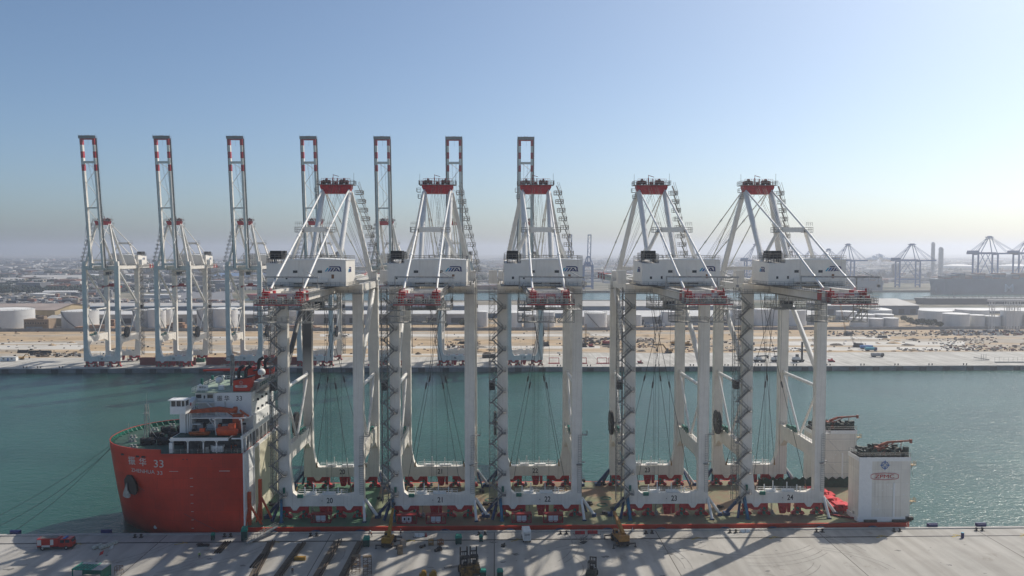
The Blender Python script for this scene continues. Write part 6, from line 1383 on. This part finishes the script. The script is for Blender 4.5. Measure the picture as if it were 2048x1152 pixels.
# quay fenders with blue pads at the open parts
for i, (px, lab) in enumerate(((30, 'Blue-topped quay fender at the far left corner'), (212, 'Blue-topped quay fender left of the bow'), (1865, 'Blue-topped quay fender right of the stern'), (1962, 'Blue-topped quay fender near the right end'))):
    x = aY(px, 1068, NQ+.6)[0]; t = empty('quay_fender_panel', (x, NQ+.25, GZ), label=lab, cat='fender', group='blue quay fenders'); m = MB(); m.box(-1.3, 1.3, 0, .4, -1.5, .9); m.box(-1.5, 1.5, .4, .9, -2, 1.1); m.build('fender_pad', navy, t); m = MB(); m.tube((-.6, 0, -.6), (-.6, .4, -.6), .4, 8); m.tube((.6, 0, -.6), (.6, .4, -.6), .4, 8); m.build('rubber_cone', rubber, t)
# fire engine
x, y = q(113, 1097); t = empty('fire_engine', (x, y, GZ), R(4), 'Red fire engine with white shutter panels parked on the quay at the left', 'fire engine')
fr = mat('fire_red', (.42, .02, .015), .35, .1, 1)
m = MB(); m.box(-4.4, 4.4, -1.15, 1.15, .55, 1.0); m.build('chassis', dark, t); m = MB(); m.box(-4.4, 1.1, -1.25, 1.25, 1.0, 3.1); bo = m.build('body', fr, t)
for a, b in ((-4.3, -3.3), (-1.0, -.2)): m = MB(); m.box(a, b, -1.29, -1.25, 1.4, 2.9); m.build('shutter', lw, bo)
m = MB(); m.box(-3.2, -1.1, -1.29, -1.25, .9, 1.4); m.build('lower_locker', lw, bo)
m = MB(); m.xz([(1.15, .8), (4.5, .8), (4.5, 1.9), (4.2, 2.9), (1.15, 2.9)], -1.22, 1.22); c = m.build('cab', fr, t); m = MB(); m.box(1.5, 2.5, -1.26, 1.26, 1.9, 2.7); m.box(2.8, 3.9, -1.26, 1.26, 1.9, 2.7); m.box(4.3, 4.5, -1.05, 1.05, 1.95, 2.7); m.build('window', glass, c)
m = MB(); m.box(2.2, 2.8, -1, 1, 2.92, 3.1); m.build('light_bar', mblue, c); m = MB(); m.rail([(-4, -.5, 3.12), (0.6, -.5, 3.12)], .25, .5, .04); m.rail([(-4, .5, 3.12), (.6, .5, 3.12)], .25, .5, .04); m.box(-3.8, .4, -.9, .9, 3.12, 3.2); m.build('roof_ladder', galv, bo)
for xx in (-3.0, 3.0):
    for b in (-1.28, .9): m = MB(); m.tube((xx, b, .55), (xx, b+.38, .55), .55, 14); w_ = m.build('wheel', rubber, t); m = MB(); m.tube((xx, b-.02, .55), (xx, b+.4, .55), .25, 10); m.build('rim', lgalv, w_)
m = MB(); m.box(4.5, 4.75, -1.2, 1.2, .55, .95); m.build('bumper', dark, t)
# green open shelter bottom left
x, y = q(190, 1152); t = empty('green_shelter', (x, y-1.5, GZ), R(-6), 'Green-framed shelter with a green netting roof at the bottom left', 'shelter')
m = MB(); 
for a in (-3.6, 3.6):
    for b in (-2, 2): m.box(a-.1, a+.1, b-.1, b+.1, 0, 3.0)
m.box(-3.7, 3.7, -2.1, -1.9, 2.8, 3.0); m.box(-3.7, 3.7, 1.9, 2.1, 2.8, 3.0); m.build('frame', green, t)
m = MB(); m.box(-3.8, 1.4, -2.2, 2.2, 3.02, 3.1); m.build('roof_netting', mat('bright_green_net', (.03, .36, .25), .8, .3, 1.5), t); m = MB(); m.box(1.4, 3.9, -2.2, 2.2, 3.0, 3.14); m.box(-3.2, 1.0, 1.0, 2.2, 3.12, 3.2); m.build('roof_sheet', lgalv, t)
m = MB()
for i in range(7): m.box(-3.2+i*.75, -3.0+i*.75, -1.9, 1.0, 3.11, 3.15)
m.build('roof_batten', dark, t); m = MB(); m.box(3.52, 3.6, -1.9, 1.9, .3, 2.7); m.box(-3.5, 3.5, 1.85, 1.9, .2, 2.7); m.build('side_sheet', green, t)
x, y = q(236, 1150); t = empty('scaffold_rack', (x, y, GZ), label='Thin rusty rack standing beside the green shelter', cat='rack'); m = MB(); m.rail([(-.8, 0, 0), (.8, 0, 0), (.8, 1, 0), (-.8, 1, 0), (-.8, 0, 0)], 2.0, .8, .05); m.build('rack_frame', brown, t)
# white block bundles
for i, (px, py) in enumerate(((195, 1096), (209, 1096), (225, 1090))):
    x, y = q(px, py); t = empty('block_bundle', (x, y, GZ), R(62), ['Left of three pale wrapped bundles right of the fire engine', 'Middle of three pale wrapped bundles right of the fire engine', 'Rightmost and farthest of three pale wrapped bundles right of the fire engine'][i], 'bundle', 'pale bundles on the quay')
    m = MB(); m.box(-1.3, 1.3, -.55, .55, .2, .85); m.build('blocks', mat('block_pale', (.5, .5, .44), .8, .1, 2), t); m = MB(); m.box(-1.3, 1.3, -.5, -.35, 0, .2); m.box(-1.3, 1.3, .35, .5, 0, .2); m.build('pallet', wood, t); m = MB(); m.box(-.5, -.44, -.57, .57, .18, .87); m.box(.44, .5, -.57, .57, .18, .87); m.build('strap', green, t)
def flag(px, py, col, label, s=1, lean=.5):
    x, y = q(px, py); t = empty('flag', (x, y, GZ), label=label, cat='flag'); m = MB(); m.tube((-.9*lean*2, 0, 0), (.6, 0, 2.3*s), .03, 5); m.tube((-.9, 0, .0), (-.3, 0, .05), .2, 6); m.build('pole', galv, t)
    m = MB(); m._add([(.0, 0, 1.5*s), (1.0, .1, 1.9*s), (1.25, .15, 2.9*s), (.35, .0, 2.4*s)], [(0, 1, 2, 3)]); m._add([(.0, .03, 1.5*s), (1.0, .13, 1.9*s), (1.25, .18, 2.9*s), (.35, .03, 2.4*s)], [(3, 2, 1, 0)]); m.build('cloth', col, t)
flag(198, 1123, red, 'Red flag on a leaning pole above the green shelter'); flag(218, 1111, lw, 'White flag on a leaning pole right of the red flag')
# gangway, booths, bins
x, y = q(500, 1088); t = empty('gangway', (x, y, GZ), label='Aluminium gangway sloping from the quay up to the ship deck beside the bow block', cat='gangway')
m = MB(); A, B = (-.9, -.2, .25), (5.0, 9.2, 1.7); m.beam(A, B, 1.2, .15); m.build('gangway_deck', lgalv, t); m = MB(); d = Vector(B)-Vector(A); u = d.cross(Vector((0, 0, 1))).normalized()*.6
m.rail([Vector(A)+u, Vector(B)+u], 1.0, 1.1, .05); m.rail([Vector(A)-u, Vector(B)-u], 1.0, 1.1, .05); m.build('gangway_rail', lgalv, t)
def bin_(px, py, label, s=1.0, h=2.0, col=green, name='green_bin', cat='bin'):
    x, y = q(px, py); t = empty(name, (x, y, GZ), .1, label, cat); m = MB(); m.box(-.7*s, .7*s, -.6*s, .6*s, .15, h*.72); m.build('bin_body', mat('bin_dark_green', (.01, .07, .055), .6, .2, 1), t); m = MB(); m.xz([(-.8*s, h*.72), (.8*s, h*.72), (.7*s, h), (-.5*s, h*1.05)], -.7*s, .7*s); m.build('lid', col, t); m = MB()
    for a in (-.5*s, .5*s): m.tube((a, -.7*s, .15), (a, -.5*s, .15), .15, 8)
    m.build('castor', rubber, t)
bg_ = mat('bin_bright_green', (.01, .28, .20), .6, .2, 1)
bin_(489, 1080, 'Tall green booth beside the foot of the gangway', 1.1, 3.6, bg_, 'green_booth', 'booth'); bin_(426, 1080, 'Small green booth on the quay under the red bow', .7, 2.0, bg_, 'green_booth', 'booth')
bin_(733, 1092, 'Green-lidded bin left of the yellow mobile crane', 1.2, 2.6, bg_); bin_(917, 1087, 'Green-lidded bin in the middle of the quay, left of the bollards', 1.2, 2.4, bg_); bin_(962, 1083, 'Small green bin between the middle bin and the generator', .7, 1.8, bg_); bin_(1000, 1153, 'Green bin at the bottom edge in the middle, right one', 1, 1.8, bg_); bin_(966, 1153, 'Green bin at the bottom edge beside the big forklift', 1, 1.8, bg_)
# skids / rail beams for rolling the cranes ashore
rb = None
tr_ = [((548, 1084), (508, 1160), 'First from the left'), ((609, 1087), (556, 1160), 'Second from the left'), ((681, 1082), (636, 1160), 'Third from the left'), ((727, 1083), (688, 1160), 'Fourth from the left')]
for i, (a, b, lab) in enumerate(tr_):
    A = Vector((*q(*a), 0)); B = Vector((*q(*b), 0)); t = empty('skid_track', (A.x, A.y, GZ), label='%s of four long steel skid tracks running down the quay' % lab, cat='skid track', group='steel skid tracks on the quay'); d = B-A; u = d.cross(Vector((0, 0, 1))).normalized()
    for s_ in (-.32, .32):
        m = MB(); m.beam(u*s_+Vector((0, 0, .35)), d+u*s_+Vector((0, 0, .35)), .16, .5); m.beam(u*s_+Vector((0, 0, .63)), d+u*s_+Vector((0, 0, .63)), .3, .06); m.build('rail_beam', mat('rusted_steel', (.12, .09, .065), .7, .35, 1.5), t)
    m = MB(); m.beam(u*1.0+Vector((0, 0, .035)), d+u*1.0+Vector((0, 0, .035)), 1.6, .06); m.build('timber_mat', mat('stained_timber', (.16, .13, .10), .9, .25, .8), t)
for (a, b, lab) in (((456, 1084), (434, 1107), 'Pair of short steel beams lying left of the gangway'), ((527, 1110), (506, 1136), 'Pair of short black beams lying beside the first skid track')):
    A = Vector((*q(*a), 0)); B = Vector((*q(*b), 0)); d = B-A; u = d.cross(Vector((0, 0, 1))).normalized(); t = empty('steel_beams', (A.x, A.y, GZ), label=lab, cat='steel beams')
    for s_ in (-.7, 0, .7): m = MB(); m.beam(u*s_+Vector((0, 0, .2)), d+u*s_+Vector((0, 0, .2)), .3, .4); m.build('beam', dark, t)
x, y = q(407, 1092); t = empty('black_pallet', (x, y, GZ), label='Low black pallet stack left of the gangway beams', cat='pallet'); m = MB(); m.box(-1.5, 1.5, -.5, .5, 0, .5); m.box(-1.7, -.2, -.6, .3, .5, .7); m.build('pallet_boards', dark, t)
for i, (px, py, lab) in enumerate(((600, 1120, 'Yellow box between the second and third skid tracks'), (862, 1090, 'Yellow open crate left of the middle green bin'), (800, 1108, 'Tall timber crate right of the yellow mobile crane'), (806, 1094, 'Pale timber pallet leaning right of the yellow mobile crane'), (881, 1090, 'Rusty steel stand right of the yellow open crate'), (878, 1101, 'Cluttered generator on the quay right of the tall timber crate'), (1167, 1085, 'Steel mesh cage basket left of the orange mobile crane'), (1007, 1092, 'Low black tarpaulin heap left of the white generator box'), (845, 1094, 'Low dark pallet heap left of the yellow crate'))):
    x, y = q(px, py); t = empty('crate' if 'crate' in lab or 'box' in lab else ('cage' if 'cage' in lab else 'pallet_pile'), (x, y, GZ), .15*i, lab, 'crate' if 'rate' in lab or 'box' in lab else 'pile')
    mt = (yellow, oyellow, wood, mat('pale_timber', (.5, .38, .28), .8, .2, 2), brown, dark, dark, dark, dark)[i]; m = MB()
    if i == 6: m.rail([(-.9, -.6, 0), (.9, -.6, 0), (.9, .6, 0), (-.9, .6, 0), (-.9, -.6, 0)], 1.6, .45, .035, (.1, .4, .7, 1)); m.build('cage_mesh', mt, t); m = MB(); m.box(-.9, .9, -.6, .6, 0, .12)
    elif i in (0,): m.box(-1.4, 1.4, -.5, .5, 0, .9)
    elif i in (2, 3): m.box(-.6, .6, -.8, .8, .1, 2.4 if i == 2 else 2.0); m.box(-.65, .65, -.85, -.8, .4, .6); m.box(-.65, .65, -.85, -.8, 1.6, 1.8)
    elif i in (1, 4): 
        for a in (-.6, .6):
            for b in (-.5, .5): m.box(a-.06, a+.06, b-.06, b+.06, 0, 1.6)
        m.box(-.66, .66, -.56, .56, 1.2, 1.5); m.box(-.66, .66, -.56, .56, .3, .5)
    else:
        random.seed(i)
        for k in range(6): a, b = random.uniform(-.8, .8), random.uniform(-.4, .4); m.rbox(a, b, 0, random.uniform(.5, 1.4), random.uniform(.3, .8), random.uniform(.25, .7), random.random())
        if i == 5: m.tube((-.5, 0, .8), (.5, 0, .8), .3, 8)
    m.build('planks' if i in (2, 3) else 'body', mt, t)
    m = MB(); m.box(-.75, .75, -.5, -.35, -.0, .1); m.box(-.75, .75, .35, .5, 0, .1); m.build('base_runner', wood, t) if i not in (6,) else m.build('base_plate', dark, t)
# scaffold cages
for i, (px, py, h) in enumerate(((712, 1145, 4.2), (735, 1150, 4.6))):
    x, y = q(px, py); t = empty('scaffold_tower', (x, y, GZ), .2*i, ['Left of two rusty scaffold towers beside the fourth skid track', 'Right of two rusty scaffold towers, cut by the bottom edge'][i], 'scaffold'); m = MB(); 
    for k in range(4): m.rail([(-1, -.8, k*h/4), (1, -.8, k*h/4), (1, .8, k*h/4), (-1, .8, k*h/4), (-1, -.8, k*h/4)], h/4, .7, .04, (1, .5))
    for k in range(4): m.tube((-1, -.8, k*h/4), (1, -.8, (k+1)*h/4), .04, 4); m.tube((1, .8, k*h/4), (-1, .8, (k+1)*h/4), .04, 4)
    m.build('scaffold_tubes', mat('rusty_tube', (.16, .09, .06), .8, .3, 2), t); m = MB(); m.box(-1, 1, -.8, .8, h, h+.08); m.box(-.9, .3, -.7, .7, h/2, h/2+.08); m.build('scaffold_board', wood, t)
# mobile cranes
def mobile_crane(px, py, rz, col, label, bang, bl, s=1.0):
    x, y = q(px, py); t = empty('mobile_crane', (x, y, GZ), rz, label, 'mobile crane')
    m = MB(); m.box(-3.2, 3.4, -1.25, 1.25, .7, 1.4); m.build('chassis', dark, t)
    for xx in (-2.0, 2.0):
        for b in (-1.5, 1.0): m = MB(); m.tube((xx, b, .75), (xx, b+.5, .75), .75, 14); w_ = m.build('wheel', rubber, t); m = MB(); m.tube((xx, b-.02, .75), (xx, b+.52, .75), .32, 8); m.build('rim', col, w_)
    for xx in (-3.2, 3.4):
        m = MB(); m.box(xx-.15, xx+.15, -2.9, 2.9, .75, 1.05)
        for b in (-2.8, 2.8): m.tube((xx, b, 0), (xx, b, .9), .12, 6); m.tube((xx, b, 0), (xx, b, .08), .35, 8)
        m.build('outrigger', dark, t)
    m = MB(); m.box(-3.0, 1.0, -1.2, 1.2, 1.5, 2.5); m.box(-3.3, -2.2, -1.3, 1.3, 1.5, 2.9); m.build('superstructure', col, t)
    m = MB(); m.xz([(.2, 1.6), (2.0, 1.6), (2.0, 2.4), (1.5, 3.3), (.2, 3.3)], .35, 1.3); c = m.build('cab', col, t); m = MB(); m.box(.4, 1.5, 1.3, 1.34, 2.2, 3.1); m.beam((2.02, .8, 2.4), (1.52, .8, 3.2), .8, .03); m.box(.1, .2, .5, 1.2, 2.2, 3.1); m.build('window', glass, c)
    ca, sa = math.cos(bang), math.sin(bang); o = Vector((-1.6, -.3, 2.7)); d = Vector((ca, 0, sa))
    m = MB(); m.beam(o, o+d*bl*.55, .8, .95); b_ = m.build('boom', col, t); m = MB(); m.beam(o+d*bl*.55, o+d*bl*.85, .6, .72); m.build('boom_section', col, b_); m = MB(); m.beam(o+d*bl*.85, o+d*bl, .42, .5); m.tube(o+d*bl+Vector((0, -.4, 0)), o+d*bl+Vector((0, .4, 0)), .4, 8); m.build('boom_head', dark, b_)
    m = MB(); m.tube((.4, -.3, 1.9), o+d*bl*.4, .16, 6); m.wire(o+d*bl, o+d*bl-Vector((0, 0, min(3, bl*sa*.8))), .04); m.build('luffing_ram', lgalv, t); t.scale = (s, s, s); return t
mobile_crane(778, 1089, R(84), yellow, 'Yellow mobile crane with raised boom and outriggers on the quay by crane 21', R(48), 9.5, 1.0)
mobile_crane(1240, 1086, R(101), mat('orange_yellow_paint', (.45, .2, .04), .5, .2, 1.2), 'Orange mobile crane with its boom lowered toward the ship, between cranes 22 and 23', R(26), 9.0, 1.1)
# generator box / small white truck end-on
x, y = q(1053, 1086); t = empty('box_truck', (x, y+2.2, GZ), R(94), 'White box truck parked end-on to the ship below crane 22', 'truck')
m = MB(); m.box(-2.6, 1.6, -1.05, 1.05, .8, 3.4); bo = m.build('body', plainwhite, t); m = MB(); m.xz([(1.6, .6), (3.2, .6), (3.2, 1.5), (2.7, 2.4), (1.6, 2.4)], -1.0, 1.0); c = m.build('cab', plainwhite, t); m = MB(); m.box(1.9, 2.7, -1.02, 1.02, 1.5, 2.2); m.build('window', glass, c)
m = MB(); m.box(-2.64, -2.6, -.95, -.03, 1.0, 3.1); m.box(-2.64, -2.6, .03, .95, 1.0, 3.1); m.build('rear_door', lw, bo); m = MB(); m.box(-2.67, -2.64, -.7, .7, 2.3, 2.5); m.build('door_strip', numbl, bo)
for xx in (-1.6, 2.3):
    for b in (-1.05, .75): m = MB(); m.tube((xx, b, .42), (xx, b+.3, .42), .42, 12); m.build('wheel', rubber, t)
# forklifts
def forklift(px, py, rz, col, label, s, dual):
    x, y = q(px, py); t = empty('forklift', (x, y, GZ), rz, label, 'forklift')
    m = MB(); m.xz([(-2.2, .6), (1.4, .6), (1.4, 1.2), (.2, 1.5), (-1.4, 1.8), (-2.3, 1.6)], -1.0, 1.0); m.build('body', col, t); m = MB(); m.box(-2.6, -1.6, -1.05, 1.05, .5, 1.5); m.build('counterweight', col, t)
    m = MB()
    for a in (-1.0, .7):
        for b in (-.75, .75): m.tube((a, b, 1.4), (a*.8, b, 3.1), .06, 6)
    m.box(-.9, .7, -.85, .85, 3.1, 3.18)
    for a in (-.6, -.2, .2): m.box(a, a+.1, -.8, .8, 3.18, 3.24)
    m.build('overhead_guard', dark, t); m = MB(); m.box(-.6, 0, -.35, .35, 1.5, 1.9); m.box(-.7, -.55, -.35, .35, 1.9, 2.5); m.build('seat', rubber, t)
    for b in (-.75, .5): m = MB(); m.box(1.5, 1.8, b, b+.25, .15, 4.4 if dual else 3.6); m.build('mast_channel', dark, t)
    m = MB()
    for z in (.5, 2.0, 3.4): m.box(1.5, 1.75, -.5, .5, z, z+.2)
    m.tube((1.65, -.15, .3), (1.65, -.15, 3.6), .07, 6); m.tube((1.65, .15, .3), (1.65, .15, 3.6), .07, 6); m.build('mast_cross', dark, t)
    for b in (-.6, .45): m = MB(); m.box(1.8, 3.2, b, b+.15, .2, .28); m.box(1.8, 1.88, b, b+.15, .2, 1.1); m.build('fork', galv, t)
    for xx, r in ((-1.5, .42), (1.0, .52)):
        for b in (-1.15, .85): m = MB(); m.tube((xx, b, r), (xx, b+.3, r), r, 12); m.build('wheel', rubber, t)
    t.scale = (s, s, s)
fkm = mat('forklift_ochre', (.22, .12, .025), .6, .5, 1.2)
forklift(930, 1147, R(100), fkm, 'Large yellow and black forklift at the bottom centre, mast toward the ship', 1.35, True); forklift(948, 1142, R(96), fkm, 'Yellow and black forklift right behind the large one at bottom centre', 1.25, True)
forklift(1184, 1152, R(75), mat('dark_green_forklift', (.04, .05, .04), .6, .3, 1), 'Dark forklift at the bottom edge right of centre', 1.15, False)
for px in (846, 866):
    x, y = q(px, 1156); t = empty('machine_top', (x, y, GZ), label='Small orange machine at the bottom edge, %s of two' % ('left' if px == 846 else 'right'), cat='machine'); m = MB(); m.box(-.9, .9, -.6, .6, .3, 1.2); m.xz([(-.5, 1.2), (.9, 1.2), (.5, 1.9), (-.3, 1.9)], -.5, .5); m.build('body', yellow, t); m = MB(); m.tube((-.5, -.8, .35), (-.5, .8, .35), .35, 8); m.tube((.5, -.8, .35), (.5, .8, .35), .35, 8); m.build('wheel_axle', rubber, t)
x, y = q(905, 1135); t = empty('pallet_ladder', (x, y, GZ), R(15), 'Black lattice ladder lying left of the large forklift', 'ladder'); m = MB()
for b in (-.35, .35): m.beam((-2.2, b, .2), (2.2, b, .2), .08)
for i in range(10): m.beam((-2.2+i*.45, -.35, .2), (-1.95+i*.45, .35, .2), .06)
m.build('ladder_rails', dark, t)
# barriers
for i, (px, py, col, lab) in enumerate(((838, 1073, plainwhite, 'White water-filled barrier by the quay edge right of the yellow mobile crane'), (1160, 1068, red, 'Left red barrier at the quay edge left of the orange mobile crane'), (1185, 1067, red, 'Right red barrier at the quay edge left of the orange mobile crane'), (1490, 1064, plainwhite, 'White folded sheet at the quay edge in front of crane 24'))):
    x, y = q(px, py); t = empty('barrier', (x, y, GZ), label=lab, cat='barrier'); m = MB(); m.yz([(-.35, 0), (.35, 0), (.15, .9), (-.15, .9)], -1.4, 1.4); m.build('barrier_body', col, t); m = MB(); m.box(-.03, .03, -.37, .37, .05, .9); m.box(-1.3, -1.0, -.38, .38, 0, .15); m.box(1.0, 1.3, -.38, .38, 0, .15); m.build('barrier_foot', dark, t)
def cone(px, py, col, label):
    x, y = q(px, py); t = empty('traffic_cone', (x, y, GZ), label=label, cat='traffic cone'); m = MB(); m.tube((0, 0, .08), (0, 0, 1.2), .3, 10, .06); m.build('cone_body', col, t); m = MB(); m.box(-.4, .4, -.4, .4, 0, .08); m.build('cone_base', rubber, t)
cone(829, 1074, lw, 'Pale tall cone left of the white barrier'); cone(852, 1073, dred, 'Red tall cone right of the white barrier'); cone(1198, 1069, lw, 'Pale cone right of the two red barriers'); cone(1265, 1063, lw, 'Pale cone right of the orange mobile crane')
x, y = q(1925, 1076); t = empty('blue_drum', (x, y, GZ), label='Blue drum standing on the clear quay at the right', cat='drum'); m = MB(); m.tube((0, 0, 0), (0, 0, 1.5), .4, 14); m.tube((0, 0, .5), (0, 0, .56), .43, 14); m.tube((0, 0, 1.0), (0, 0, 1.06), .43, 14); m.build('drum_shell', navy, t); m = MB(); m.tube((0, 0, 1.5), (0, 0, 1.54), .36, 12); m.build('drum_lid', lblue, t)
# ---- people
skin = mat('skin', (.32, .17, .11), .6, .05, 3); vestm = mat('hi_vis_green', (.25, .6, .08), .6, .1, 3); vesto = mat('hi_vis_orange', (.7, .2, .03), .6, .1, 3); trm = mat('dark_trousers', (.04, .045, .07), .8, .1, 3); helm = mat('helmet_white', (.75, .75, .72), .4, .02, 3)
def skinned(name, verts, edges, rad, mt, parent, root=0):
    me = bpy.data.meshes.new(name); me.from_pydata(verts, edges, []); o = bpy.data.objects.new(name, me); S.collection.objects.link(o)
    sm_ = o.modifiers.new('s', 'SKIN'); o.modifiers.new('d', 'SUBSURF').levels = 1; o.modifiers['d'].render_levels = 1; me.skin_vertices or None
    for i, r in enumerate(rad): me.skin_vertices[0].data[i].radius = (r, r) if not isinstance(r, tuple) else r
    me.skin_vertices[0].data[root].use_root = True
    dg = bpy.context.evaluated_depsgraph_get(); nm = bpy.data.meshes.new_from_object(o.evaluated_get(dg)); nm.name = name; bpy.data.objects.remove(o)
    nm.materials.clear(); nm.materials.append(mt)
    for p in nm.polygons: p.use_smooth = True
    c = bpy.data.objects.new(name, nm); S.collection.objects.link(c); c.parent = parent; return c
def person(loc, rz, vest, label, arm=0, bend=0.0):
    t = empty('person', loc, rz, label, 'person')
    b = bend
    V = [(0, 0, .95), (0, -b*.3, 1.15), (0, -b*.7, 1.4), (0, -b*.85, 1.52), (0, -b*.95, 1.64), (0, -b, 1.74),
         (-.1, 0, .9), (-.12, -.12, .5), (-.12, 0, .1), (-.12, -.14, .05), (.1, 0, .9), (.12, .1, .5), (.13, .16, .1), (.13, .03, .05),
         (-.19, -b*.7, 1.4), (-.25, -b*.7-.02, 1.14), (-.24, -b*.7-.16-arm*.2, .92+arm*.2), (-.24, -b*.7-.22-arm*.25, .86+arm*.22),
         (.19, -b*.7, 1.4), (.25, -b*.7, 1.14), (.24, -b*.7-.12-arm*.3, .93+arm*.3), (.24, -b*.7-.17-arm*.38, .87+arm*.33)]
    E_ = [(0, 1), (1, 2), (2, 3), (3, 4), (4, 5), (0, 6), (6, 7), (7, 8), (8, 9), (0, 10), (10, 11), (11, 12), (12, 13), (2, 14), (14, 15), (15, 16), (16, 17), (2, 18), (18, 19), (19, 20), (20, 21)]
    rad = [(.15, .11), (.14, .11), (.16, .11), .06, .1, .085, .085, .06, .045, .04, .085, .06, .045, .04, .06, .045, .035, .04, .06, .045, .035, .04]
    base = skinned('body', V, E_, rad, skin, t)
    for s_, hx in ((-1, 17), (1, 21)):
        pass
    skinned('trousers', [V[0], V[6], V[7], V[8], V[10], V[11], V[12]], [(0, 1), (1, 2), (2, 3), (0, 4), (4, 5), (5, 6)], [(.165, .125), .1, .08, .062, .1, .08, .062], trm, t)
    skinned('shirt', [V[1], V[2], V[14], V[15], V[16], V[18], V[19], V[20]], [(0, 1), (1, 2), (2, 3), (3, 4), (1, 5), (5, 6), (6, 7)], [(.16, .13), (.175, .125), .075, .06, .047, .075, .06, .047], vest, t)
    m = MB(); m.sphere((0, -b-.01, 1.72), .13, .15, .13, n=10, m=5, z0=0); m.tube((0, -b-.04, 1.715), (0, -b-.04, 1.73), .165, 12); m.build('helmet', helm, t)
    m = MB()
    for k in range(10): 
        hx = V[17] if k < 5 else V[21]; kk = k % 5; m.tube((hx[0]+(kk-2)*.018, hx[1]-.02, hx[2]-.03), (hx[0]+(kk-2)*.02, hx[1]-.05, hx[2]-.09), .009, 4)
    m.build('fingers', skin, t); m = MB(); m.box(-.03, -.015, -b-.105, -b-.095, 1.66, 1.672); m.box(.015, .03, -b-.105, -b-.095, 1.66, 1.672); m.build('eyes', numbl, t); return t
for px, py, rz, v, lab, arm, bd in ((399, 1117, .3, vestm, 'Worker in bright green walking alone on the shaded quay', .0, .05), (738, 1073, 1.2, trm, 'Dark-clothed worker bending at the quay edge by the green-lidded bin', .8, .35), (743, 1074, -1.0, vesto, 'Worker in orange beside the bending dark-clothed worker', .5, .2), (801, 1071, 2.0, trm, 'Dark-clothed worker standing right of the yellow mobile crane', .2, .05), (1251, 1078, .5, trm, 'Dark-clothed worker beside the orange mobile crane', .3, .05), (585, 1148, .1, mat('dark_green_cloth', (.03, .08, .05), .8, .1, 3), 'Worker in dark green between the skid tracks at the bottom', 0, .05), (527, 1066, 0, vesto, 'Worker in orange standing on the quay by the gangway', .2, .05), (1190, 1149, 1.0, vestm, 'Worker in bright green beside the dark forklift', .3, .1)):
    x, y = q(px, py); person((x, y, GZ), rz, v, lab, arm, bd)
#@@END2
# ================================================================== HAZE
def haze_box():
    m = bpy.data.materials.new('haze_air'); m.use_nodes = True; n = m.node_tree.nodes; L = m.node_tree.links
    n.remove(n['Principled BSDF']); v = n.new('ShaderNodeVolumePrincipled'); v.inputs['Density'].default_value = HAZE
    v.inputs['Color'].default_value = (.86, .89, .98, 1); v.inputs['Anisotropy'].default_value = .6
    L.new(v.outputs[0], n['Material Output'].inputs['Volume'])
    mb = MB(); mb.box(-9500, 9500, -400, 15500, -2, 168); tag(mb.build('haze', m), kind='stuff')
haze_box()
